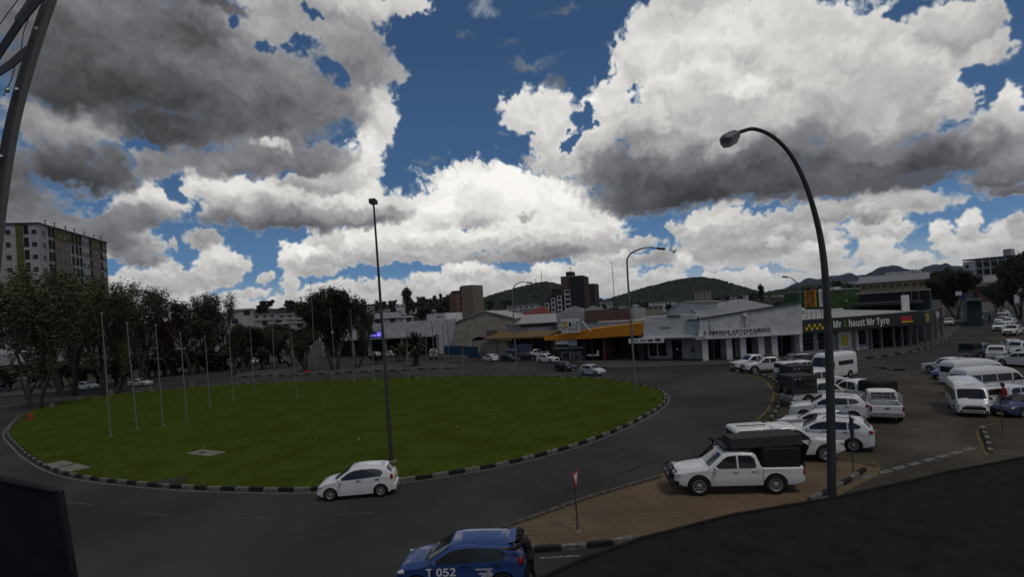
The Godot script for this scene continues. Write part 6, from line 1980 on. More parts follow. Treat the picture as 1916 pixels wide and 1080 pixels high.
	# thin aerial masts in the distance
	for k in [["thin aerial mast left of the bent lamp on the lawn's right rim", Vector3(57.13, 12.49, -300.00), 33.51], ["thin distant pole with a small head left of the tallest flagpole", Vector3(-59.09, 9.10, -150.00), 15.54]]:
		var b: Vector3 = k[1]
		s = st()
		rod(s, Vector3(0, -8, 0), Vector3(-0.3, k[2] - b.y, 0), 0.18 if b.z < -200 else 0.12, 5)
		if b.z > -200:
			box(s, Vector3(-0.3, k[2] - b.y, 0), Vector3(0.8, 0.3, 0.4))
		var m := obj("aerial_mast", s, M.metal_dark, self)
		m.position = b
		tag(m, k[0], "mast")
	# give-way sign, seen almost from its edge
	var at := Vector3(1.61, 0.00, -16.96)
	o = thing("give_way_sign", "red and white give-way sign on a thin post on the brick island", "sign", Vector3(at.x, 0.012, at.z), 1.12)
	s = st()
	rod(s, Vector3.ZERO, Vector3(0.0, 1.9, 0.0), 0.026, 8)
	obj("post", s, M.steel_brown, o)
	for k in [[0.0, 0.36, M.sign_red], [0.012, 0.20, M.sign_white]]:
		s = st()
		var r: float = k[1]
		var tip := [Vector3(-r * 0.87, 1.72 + r * 0.5, 0.035 + k[0]), Vector3(0, 1.72 - r, 0.035 + k[0]), Vector3(r * 0.87, 1.72 + r * 0.5, 0.035 + k[0])]
		tri(s, tip[0], tip[1], tip[2])
		var back := Vector3(0, 0, -0.015)
		tri(s, tip[2] + back, tip[1] + back, tip[0] + back)
		for i in 3:
			quad(s, tip[i] + back, tip[(i + 1) % 3] + back, tip[(i + 1) % 3], tip[i])
		obj("plate" if r > 0.3 else "white_triangle", s, k[2], o)
	s = st()
	lathe(s, Vector3.ZERO, Basis(), [Vector2(0.12, 0), Vector2(0.12, 0.03), Vector2(0.04, 0.05)], 8)
	obj("foot", s, M.concrete, o)
	# blue sign by the lamp
	at = Vector3(12.99, 0.00, -21.06)
	o = thing("blue_sign", "narrow dark blue parking sign on a thin post right of the big lamp pole", "sign", Vector3(at.x, 0.012, at.z), 1.25)
	s = st()
	rod(s, Vector3.ZERO, Vector3(0, 2.25, 0), 0.025, 8)
	obj("post", s, M.steel_brown, o)
	part("plate", o, M.sign_blue, -0.28, 0.28, 1.35, 2.15, 0.028, 0.045)
	part("symbol", o, M.sign_white, -0.12, 0.1, 1.55, 1.95, 0.045, 0.05)
	# a thin post with nothing on it between the minibus and the yellow hook
	at = Vector3(22.55, 0.00, -25.04)
	s = st()
	rod(s, Vector3.ZERO, Vector3(-0.03, 2.0, 0), 0.02, 6)
	var bare := obj("thin_post", s, M.steel_brown)
	bare.position = at
	tag(bare, "thin brown post on the brick ground right of the yellow kerb hook", "post")
	# white concrete posts on the far rim of the lawn
	for k in [["white concrete post right of the slim sapling", Vector3(-50.80, 0.00, -66.77), 0.75], ["white concrete post behind the second flagpole", Vector3(-47.50, 0.00, -69.09), 0.62], ["white concrete post left of the fifth flagpole", Vector3(-43.47, 0.00, -71.37), 0.62], ["white concrete post at the foot of the many-stemmed tree", Vector3(-50.09, 0.00, -57.37), 0.55], ["white concrete post behind the flagpole with the small box", Vector3(-24.17, 0.00, -69.88), 0.95]]:
		s = st()
		chamfered(s, Vector3(0, k[2] / 2.0, 0), Vector3(0.34, k[2], 0.34), 0.05)
		var p := obj("concrete_post", s, M.kerb_white)
		p.position = k[1]
		tag(p, k[0], "post", "white posts round the lawn")
	at = Vector3(-44.30, 0.00, -48.43)
	s = st()
	lathe(s, Vector3.ZERO, Basis(), [Vector2(0.27, 0.0), Vector2(0.29, 0.06), Vector2(0.25, 0.08), Vector2(0.25, 0.42), Vector2(0.27, 0.45), Vector2(0.25, 0.48), Vector2(0.24, 0.80), Vector2(0.20, 0.86), Vector2(0.001, 0.86)], 14)
	var barrel := obj("orange_barrel", s, paint("barrel_orange", 0.25, 0.045, 0.02, 0.7))
	barrel.scale = Vector3.ONE * 0.8
	barrel.position = Vector3(at.x, 0.11, at.z)
	tag(barrel, "orange plastic barrel at the left end of the lawn under the many-stemmed tree", "barrel")
	at = Vector3(-29.54, 0.00, -75.07)
	o = thing("red_sign", "small dull red sign on a short post below the round low tree", "sign", at)
	s = st()
	rod(s, Vector3.ZERO, Vector3(0, 1.0, 0), 0.05, 6)
	obj("post", s, M.metal_dark, o)
	part("plate", o, M.sign_red, -0.32, 0.32, 0.75, 1.05, 0.05, 0.08)
	# litter and tufts: pale flowers in the lawn
	s = st()
	var r := RandomNumberGenerator.new()
	r.seed = 8
	for i in 12:
		var c := Vector3(-14.36, 0.16, -34.69) + Vector3(r.randfn() * 5.0, 0, r.randfn() * 2.5)
		blob(s, c, Vector3.ONE * r.randf_range(0.02, 0.05), Basis(), 3, 5)
	var fl := obj("lawn_flowers", s, M.sign_white)
	fl.set_meta("kind", "stuff")
	tag(fl, "scattered tiny white flowers in the middle of the lawn", "flowers")
	# bird
	s = st()
	blob(s, Vector3.ZERO, Vector3(0.16, 0.055, 0.055), Basis(Vector3.BACK, 0.2), 6, 8)
	blob(s, Vector3(0.17, 0.055, 0), Vector3(0.05, 0.045, 0.04), Basis(), 4, 6)
	tri(s, Vector3(-0.12, 0.0, 0.03), Vector3(-0.30, -0.05, 0.0), Vector3(-0.12, 0.0, -0.03))
	for e in [-1.0, 1.0]:
		quad(s, Vector3(0.09, 0.03, e * 0.04), Vector3(0.05, 0.20, e * 0.24), Vector3(-0.08, 0.18, e * 0.24), Vector3(-0.08, 0.02, e * 0.04))
		tri(s, Vector3(0.05, 0.20, e * 0.24), Vector3(-0.10, 0.26, e * 0.46), Vector3(-0.08, 0.18, e * 0.24))
	var bird := obj("bird", s, M.letter_black)
	bird.position = Vector3(13.80, 11.47, -45.00)
	bird.rotation.y = 0.5
	tag(bird, "small dark bird flying above the broad hill", "bird")


# ---------------------------------------------------------------- vehicles
class CarForm:   # a body as columns of points along its length (x, front at +x); every panel, pane and lamp is laid on the same form
	var long: float
	var half: float
	var tops: Array
	var belts: Array
	var clear: float
	var wheels: Array
	var arch: float
	var wr: float
	var tumble: float
	var soft := 0.07
	var roof := 1.5
	var nose := 0.13
	var tail := 0.08
	var bed: Array = []       # open bed: from, to, floor

	func table(t: Array, x: float) -> float:
		for i in t.size() - 1:
			if x <= t[i + 1].x:
				return lerpf(t[i].y, t[i + 1].y, clampf((x - t[i].x) / maxf(t[i + 1].x - t[i].x, 0.0001), 0.0, 1.0))
		return t[-1].y

	func top(x: float) -> float:
		return table(tops, x)

	func belt(x: float) -> float:
		return minf(table(belts, x), top(x) - soft - 0.03)

	func plan(x: float) -> float:
		var u := absf(x) / (long / 2.0)
		return half * (1.0 - (nose if x > 0 else tail) * pow(u, 7.0) - 0.02 * u * u)

	func hw(x: float, y: float) -> float:
		var b := table(belts, x)
		if y <= b:
			var t := clampf((b - y) / (b - clear), 0.0, 1.0)
			return plan(x) * (1.0 - 0.015 * sin(t * PI * 2.0) * (1.0 - t) - 0.06 * t * t * t)
		return plan(x) * (1.0 - tumble * (y - b) / (roof - b))

	func bottom(x: float) -> float:
		var u := absf(x) / (long / 2.0)
		var y := clear + 0.12 * smoothstep(0.82, 1.0, u)
		for w in wheels:
			var d: float = absf(x - w)
			if d < arch:
				y = maxf(y, wr + sqrt(arch * arch - d * d))
		return y

	func over(x: float, t: float, off := 0.0) -> Vector3:   # a point on the upper surface; t from -1 to 1 across
		var e := hw(x, top(x) - soft)
		var slope := (top(x + 0.02) - top(x - 0.02)) / 0.04
		var n := Vector3(-slope, 1, 0).normalized() * off
		return Vector3(x, top(x) - soft * pow(absf(t), 5.0), t * e) + n

	func columns() -> Array:
		var xs := []
		for i in 49:
			xs.append(-long / 2 + long * i / 48.0)
		for p in tops:
			xs.append(p.x)
		for w in wheels:
			for k in 15:
				xs.append(w - arch * cos(PI * k / 14.0) * 0.999)
			xs.append(w - arch - 0.003)
			xs.append(w + arch + 0.003)
		if bed:
			xs.append(bed[0])
			xs.append(bed[1])
		xs.sort()
		var out := [xs[0]]
		for x in xs:
			if x - out[-1] > 0.0025 and x <= long / 2 + 0.001:
				out.append(x)
		return out

	func ring(x: float, s: float) -> Array:
		var out := []
		var b := bottom(x)
		var e := top(x) - soft
		var m := maxf(belt(x), b + 0.02)
		m = minf(m, e - 0.01)
		for j in 7:
			var y := lerpf(b, m, j / 6.0)
			out.append(Vector3(x, y, s * hw(x, y)))
		for j in range(1, 5):
			var y := lerpf(m, e, j / 4.0)
			out.append(Vector3(x, y, s * hw(x, y)))
		for t in [0.93, 0.8, 0.55, 0.28, 0.0]:
			out.append(over(x, t * s))
		return out


func shell(f: CarForm) -> ArrayMesh:
	var s := st()
	s.set_smooth_group(0)
	var xs := f.columns()
	for side in [1.0, -1.0]:
		var last := []
		for x in xs:
			var r := f.ring(x, side)
			if last:
				var open: bool = f.bed.size() > 0 and x <= f.bed[1] + 0.001 and last[0].x >= f.bed[0] - 0.001
				for j in (11 if open else r.size() - 1):
					if side > 0:
						quad(s, last[j], r[j], r[j + 1], last[j + 1])
					else:
						quad(s, r[j], last[j], last[j + 1], r[j + 1])
				if open:   # rail and inner side of the open bed
					s.set_smooth_group(-1)
					var inn := [Vector3(0, 0, -side * 0.07), Vector3(0, f.bed[2] - r[11].y, -side * 0.07)]
					quad(s, last[11], r[11], r[11] + inn[0], last[11] + inn[0])
					quad(s, last[11] + inn[0], r[11] + inn[0], Vector3(r[11].x, f.bed[2], r[11].z - side * 0.07), Vector3(last[11].x, f.bed[2], last[11].z - side * 0.07))
					quad(s, Vector3(last[11].x, f.bed[2], last[11].z - side * 0.07), Vector3(r[11].x, f.bed[2], r[11].z - side * 0.07), Vector3(r[11].x, f.bed[2], 0), Vector3(last[11].x, f.bed[2], 0))
					s.set_smooth_group(0)
			last = r
	s.set_smooth_group(-1)
	for k in [0, -1]:
		var a := f.ring(xs[k], 1.0)
		var b := f.ring(xs[k], -1.0)
		for j in a.size() - 1:
			if k == 0:
				quad(s, b[j], a[j], a[j + 1], b[j + 1])
			else:
				quad(s, a[j], b[j], b[j + 1], a[j + 1])
	if f.bed:
		for x in f.bed.slice(0, 2):
			var e := f.hw(x, f.top(x) - f.soft) - 0.05
			quad(s, Vector3(x, f.bed[2], e), Vector3(x, f.bed[2], -e), Vector3(x, f.top(x), -e), Vector3(x, f.top(x), e))
	return shape(s)


func side_panel(f: CarForm, pts: Array, side: float, off := 0.012) -> ArrayMesh:
	var flat := PackedVector2Array(pts)
	var ids := Geometry2D.triangulate_polygon(flat)
	var s := st()
	for i in range(0, ids.size(), 3):
		var v := []
		for k in 3:
			var p := flat[ids[i + k]]
			v.append(Vector3(p.x, p.y, side * (f.hw(p.x, p.y) + off)))
		if ((v[1] - v[0]).cross(v[2] - v[0]).z > 0) == (side > 0):
			tri(s, v[0], v[1], v[2])
		else:
			tri(s, v[0], v[2], v[1])
	for i in flat.size():   # its rim, so that the pane has thickness
		var p := flat[i]
		var q := flat[(i + 1) % flat.size()]
		var a := Vector3(p.x, p.y, side * (f.hw(p.x, p.y) + off))
		var b := Vector3(q.x, q.y, side * (f.hw(q.x, q.y) + off))
		quad(s, a, b, Vector3(b.x, b.y, b.z - side * 0.03), Vector3(a.x, a.y, a.z - side * 0.03))
	return shape(s)


func top_panel(f: CarForm, x0: float, x1: float, w: float, off := 0.012, w1 := -1.0) -> ArrayMesh:
	var s := st()
	s.set_smooth_group(0)
	var w2 := w if w1 < 0.0 else w1
	for i in 6:
		for j in 8:
			var xa := lerpf(x0, x1, i / 6.0)
			var xb := lerpf(x0, x1, (i + 1) / 6.0)
			var wa := lerpf(w, w2, i / 6.0)
			var wb := lerpf(w, w2, (i + 1) / 6.0)
			quad(s, f.over(xa, wa * (1.0 - j / 4.0), off), f.over(xb, wb * (1.0 - j / 4.0), off), f.over(xb, wb * (1.0 - (j + 1) / 4.0), off), f.over(xa, wa * (1.0 - (j + 1) / 4.0), off))
	return shape(s)


var wheel_meshes := {}


func wheel(o: Node3D, x: float, z: float, r: float, wide: float, rim: Material, spokes := 10) -> void:
	var key := "%.2f %.2f %d" % [r, wide, spokes]
	if not wheel_meshes.has(key):
		var s := st()
		var h := wide / 2.0
		lathe(s, Vector3.ZERO, Basis(Vector3.RIGHT, PI / 2), [Vector2(r * 0.60, -h), Vector2(r * 0.92, -h), Vector2(r, -h * 0.6), Vector2(r, h * 0.6), Vector2(r * 0.92, h), Vector2(r * 0.66, h), Vector2(r * 0.64, h * 0.6), Vector2(0.001, h * 0.5)], 24)
		var t := st()
		var q := r * 0.66
		lathe(t, Vector3.ZERO, Basis(Vector3.RIGHT, PI / 2), [Vector2(q, h * 0.9), Vector2(q * 0.96, h * 0.98), Vector2(q * 0.86, h * 0.9), Vector2(q * 0.84, h * 0.6)], 20)
		lathe(t, Vector3.ZERO, Basis(Vector3.RIGHT, PI / 2), [Vector2(q * 0.26, h * 0.55), Vector2(q * 0.24, h * 0.92), Vector2(0.001, h * 0.98)], 10)
		for k in spokes:
			var a := TAU * k / spokes
			var d := Vector3(cos(a), sin(a), 0)
			box(t, d * q * 0.55 + Vector3(0, 0, h * 0.76), Vector3(q * 0.66, q * 2.0 / spokes * 0.9, h * 0.14), Basis(d, Vector3.BACK.cross(d), Vector3.BACK))
		wheel_meshes[key] = [shape(s), shape(t)]
	var n := Node3D.new()
	n.name = numbered("wheel", o)
	o.add_child(n, true)
	n.position = Vector3(x, r, z)
	n.rotation.y = 0.0 if z > 0 else PI
	put("tyre", wheel_meshes[key][0], M.tyre, n)
	put("rim", wheel_meshes[key][1], rim, n)


func lamp(o: Node3D, called: String, at: Vector3, size: Vector3, turn: float, m: Material) -> void:
	var s := st()
	blob(s, Vector3.ZERO, size, Basis(), 6, 10)
	var l := obj(called, s, m, o)
	l.position = at
	l.rotation.y = turn


func fittings(o: Node3D, f: CarForm, d: Dictionary) -> void:   # what every vehicle has
	for w in f.wheels:
		for z in [1.0, -1.0]:
			wheel(o, w, z * (f.half - d.get("track", 0.125)), f.wr, d.get("tyre", 0.21), d.get("rim", M.rim), d.get("spokes", 10))
	part("underbody", o, M.dark_void, -f.long / 2 + 0.12, f.long / 2 - 0.14, f.clear + 0.03, d.get("under", f.belts[0].y - 0.2), -f.half + 0.27, f.half - 0.27)
	for pts in d.sides:
		for z in [1.0, -1.0]:
			put("window", side_panel(f, pts, z), M.glass, o)
	for t in d.get("tops", []):
		put(t[0], top_panel(f, t[1], t[2], t[3], 0.012, t[4] if t.size() > 4 else -1.0), M.glass, o)
	var L := f.long / 2
	for z in [1.0, -1.0]:
		var hl: Vector3 = d.head
		lamp(o, "headlight", Vector3(hl.x, hl.y, z * (f.hw(hl.x, hl.y) - 0.09)), d.get("head_size", Vector3(0.22, 0.085, 0.09)), z * -0.35, M.lamp_clear)
		var tl: Vector3 = d.rear
		lamp(o, "tail_light", Vector3(tl.x, tl.y, z * (f.hw(tl.x, tl.y) - 0.035)), d.get("rear_size", Vector3(0.07, 0.16, 0.07)), 0.0, M.lamp_red)
		if d.has("mirror"):
			var mr: Vector3 = d.mirror
			var s := st()
			chamfered(s, Vector3(0, 0, z * 0.12), Vector3(0.10, 0.15, 0.20), 0.03)
			box(s, Vector3(0, -0.03, z * 0.0), Vector3(0.05, 0.04, 0.14))
			var m := obj("mirror", s, d.get("mirror_paint", M.plastic), o)
			m.position = Vector3(mr.x, mr.y, z * f.hw(mr.x, mr.y))
		for x in d.get("handles", []):
			part("door_handle", o, M.plastic if not d.get("bright", false) else M.rim, x - 0.09, x + 0.09, d.handle_y - 0.015, d.handle_y + 0.02, z * (f.hw(x, d.handle_y) + 0.012) - 0.012, z * (f.hw(x, d.handle_y) + 0.012) + 0.012)
		for x in d.get("seams", []):
			var pts := [Vector2(x - 0.006, f.clear + 0.14), Vector2(x + 0.006, f.clear + 0.14), Vector2(x + 0.006, d.seam_top), Vector2(x - 0.006, d.seam_top)]
			put("door_seam", side_panel(f, pts, z, 0.004), M.plastic, o)
	var e := f.plan(L) * 0.72
	part("grille", o, M.plastic, L - 0.05, L + 0.012, d.grille[0], d.grille[1], -e, e)
	part("number_plate", o, M.plate, L + 0.012, L + 0.03, d.grille[0] - 0.16, d.grille[0] - 0.04, -0.22, 0.22)
	var te := f.plan(-L) * 0.9
	part("rear_bumper", o, d.get("bumper", M.plastic), -L - 0.06, -L + 0.06, f.clear + 0.06, f.clear + 0.30, -te, te)
	part("number_plate", o, M.plate, -L - 0.03, -L - 0.01, d.get("plate_y", 0.75), d.get("plate_y", 0.75) + 0.12, -0.22, 0.22)


func form(d: Dictionary) -> CarForm:
	var f := CarForm.new()
	for k in d:
		f.set(k, d[k])
	return f


func stock() -> Node3D:   # a thing whose name, place and words are given later
	return Node3D.new()


func make_hatch(skin: Material) -> Node3D:
	var o := stock()
	var f := form({"long": 3.75, "half": 0.835, "clear": 0.19, "wr": 0.30, "arch": 0.355, "wheels": [1.20, -1.22], "tumble": 0.19, "roof": 1.50, "soft": 0.09, "nose": 0.20, "tail": 0.12,
		"tops": [Vector2(-1.875, 0.80), Vector2(-1.84, 0.98), Vector2(-1.74, 1.10), Vector2(-1.52, 1.37), Vector2(-1.42, 1.435), Vector2(-1.2, 1.475), Vector2(-0.5, 1.505), Vector2(-0.05, 1.495), Vector2(0.22, 1.45), Vector2(0.95, 1.00), Vector2(1.08, 0.965), Vector2(1.45, 0.90), Vector2(1.68, 0.81), Vector2(1.80, 0.70), Vector2(1.86, 0.58), Vector2(1.875, 0.48)],
		"belts": [Vector2(-1.875, 0.90), Vector2(-1.2, 0.97), Vector2(0.9, 0.88), Vector2(1.5, 0.76), Vector2(1.875, 0.55)]})
	put("body", shell(f), skin, o)
	fittings(o, f, {
		"sides": [[Vector2(0.80, 0.945), Vector2(0.30, 1.27), Vector2(0.02, 1.355), Vector2(-0.30, 1.385), Vector2(-0.30, 0.965)], [Vector2(-0.36, 0.967), Vector2(-0.36, 1.388), Vector2(-0.9, 1.375), Vector2(-1.22, 1.31), Vector2(-1.36, 1.17), Vector2(-1.26, 1.02)]],
		"tops": [["windscreen", 0.29, 0.90, 0.86, 0.90], ["rear_window", -1.73, -1.52, 0.72, 0.78]],
		"head": Vector3(1.58, 0.70, 0), "head_size": Vector3(0.22, 0.075, 0.10), "rear": Vector3(-1.76, 0.93, 0), "rear_size": Vector3(0.09, 0.15, 0.08), "mirror": Vector3(0.66, 0.98, 0), "mirror_paint": skin,
		"handles": [-0.16, -1.08], "handle_y": 0.87, "seams": [0.62, -0.33, -1.15], "seam_top": 0.93, "grille": [0.32, 0.44], "bumper": skin, "under": 0.72})
	for z in [1.0, -1.0]:
		put("door_pillar", side_panel(f, [Vector2(-0.29, 0.965), Vector2(-0.29, 1.385), Vector2(-0.37, 1.388), Vector2(-0.37, 0.967)], z, 0.008), M.plastic, o)
		put("window_rubber", side_panel(f, [Vector2(0.84, 0.93), Vector2(0.84, 0.945), Vector2(-1.26, 1.02), Vector2(-1.26, 1.005)], z, 0.009), M.plastic, o)
	part("front_intake", o, M.plastic, 1.70, 1.89, 0.22, 0.32, -0.55, 0.55)
	part("wiper", o, M.plastic, 0.90, 0.98, 1.015, 1.03, -0.6, 0.1)
	return o


func make_sedan(skin: Material) -> Node3D:
	var o := stock()
	var f := form({"long": 4.45, "half": 0.86, "clear": 0.18, "wr": 0.31, "arch": 0.365, "wheels": [1.36, -1.30], "tumble": 0.22, "roof": 1.45, "soft": 0.08, "nose": 0.18, "tail": 0.12,
		"tops": [Vector2(-2.225, 0.80), Vector2(-2.19, 0.98), Vector2(-2.05, 1.03), Vector2(-1.55, 1.06), Vector2(-0.95, 1.36), Vector2(-0.6, 1.43), Vector2(-0.1, 1.45), Vector2(0.3, 1.40), Vector2(1.05, 0.98), Vector2(1.2, 0.94), Vector2(1.9, 0.84), Vector2(2.1, 0.74), Vector2(2.2, 0.60), Vector2(2.225, 0.48)],
		"belts": [Vector2(-2.225, 0.88), Vector2(-1.0, 0.94), Vector2(1.0, 0.87), Vector2(1.8, 0.72), Vector2(2.225, 0.55)]})
	put("body", shell(f), skin, o)
	fittings(o, f, {
		"sides": [[Vector2(0.86, 0.925), Vector2(0.34, 1.24), Vector2(-0.12, 1.33), Vector2(-0.12, 0.94)], [Vector2(-0.18, 0.942), Vector2(-0.18, 1.335), Vector2(-0.62, 1.31), Vector2(-1.05, 1.12), Vector2(-1.12, 0.98)]],
		"tops": [["windscreen", 0.36, 1.0, 0.86, 0.9], ["rear_window", -1.48, -1.0, 0.8]],
		"head": Vector3(2.0, 0.68, 0), "rear": Vector3(-2.12, 0.90, 0), "mirror": Vector3(0.72, 0.96, 0), "mirror_paint": skin,
		"handles": [0.0, -0.98], "handle_y": 0.86, "seams": [0.7, -0.15, -1.05], "seam_top": 0.91, "grille": [0.34, 0.5], "bumper": skin, "under": 0.7})
	return o


func make_suv(skin: Material) -> Node3D:
	var o := stock()
	var f := form({"long": 4.55, "half": 0.93, "clear": 0.25, "wr": 0.355, "arch": 0.415, "wheels": [1.36, -1.34], "tumble": 0.20, "roof": 1.68, "soft": 0.09, "nose": 0.16, "tail": 0.12,
		"tops": [Vector2(-2.275, 0.85), Vector2(-2.24, 1.10), Vector2(-2.12, 1.22), Vector2(-1.85, 1.52), Vector2(-1.72, 1.60), Vector2(-1.2, 1.665), Vector2(-0.4, 1.69), Vector2(0.0, 1.66), Vector2(0.22, 1.60), Vector2(0.98, 1.16), Vector2(1.12, 1.12), Vector2(1.85, 1.02), Vector2(2.1, 0.90), Vector2(2.24, 0.72), Vector2(2.275, 0.58)],
		"belts": [Vector2(-2.275, 0.98), Vector2(-1.2, 1.10), Vector2(0.95, 1.02), Vector2(1.8, 0.92), Vector2(2.275, 0.65)]})
	put("body", shell(f), skin, o)
	fittings(o, f, {
		"sides": [[Vector2(0.80, 1.085), Vector2(0.28, 1.42), Vector2(-0.2, 1.52), Vector2(-0.2, 1.11)], [Vector2(-0.26, 1.112), Vector2(-0.26, 1.525), Vector2(-1.1, 1.51), Vector2(-1.1, 1.15)], [Vector2(-1.16, 1.155), Vector2(-1.16, 1.505), Vector2(-1.5, 1.47), Vector2(-1.72, 1.32), Vector2(-1.62, 1.22)]],
		"tops": [["windscreen", 0.29, 0.94, 0.86, 0.9], ["rear_window", -2.10, -1.86, 0.74]],
		"head": Vector3(2.0, 0.90, 0), "head_size": Vector3(0.24, 0.08, 0.10), "rear": Vector3(-2.12, 1.06, 0), "rear_size": Vector3(0.13, 0.10, 0.10), "mirror": Vector3(0.66, 1.12, 0), "mirror_paint": skin,
		"handles": [-0.08, -1.0], "handle_y": 1.0, "seams": [0.62, -0.23, -1.13], "seam_top": 1.06, "grille": [0.5, 0.82], "under": 0.85, "plate_y": 0.85})
	for z in [-0.62, 0.62]:
		var s := st()
		tube(s, [Vector3(-1.5, 1.60, z), Vector3(-1.4, 1.71, z), Vector3(-0.2, 1.745, z), Vector3(0.0, 1.64, z)], [0.02, 0.02, 0.02, 0.02], 6)
		obj("roof_rail", s, M.plastic, o)
	return o


func pickup_form(bed: bool) -> CarForm:
	var d := {"long": 5.25, "half": 0.905, "clear": 0.40, "wr": 0.42, "arch": 0.485, "wheels": [1.62, -1.46], "tumble": 0.17, "roof": 1.80, "soft": 0.06, "nose": 0.16, "tail": 0.03,
		"tops": [Vector2(-2.625, 1.10), Vector2(-2.60, 1.15), Vector2(-0.98, 1.16), Vector2(-0.93, 1.20), Vector2(-0.74, 1.70), Vector2(-0.62, 1.765), Vector2(-0.2, 1.80), Vector2(0.3, 1.795), Vector2(0.56, 1.73), Vector2(1.22, 1.21), Vector2(1.36, 1.165), Vector2(2.1, 1.07), Vector2(2.4, 0.96), Vector2(2.56, 0.80), Vector2(2.625, 0.62)],
		"belts": [Vector2(-2.625, 1.02), Vector2(-1, 1.09), Vector2(1.2, 1.06), Vector2(2.0, 0.96), Vector2(2.625, 0.72)]}
	if bed:
		d["bed"] = [-2.53, -1.04, 0.68]
	return form(d)


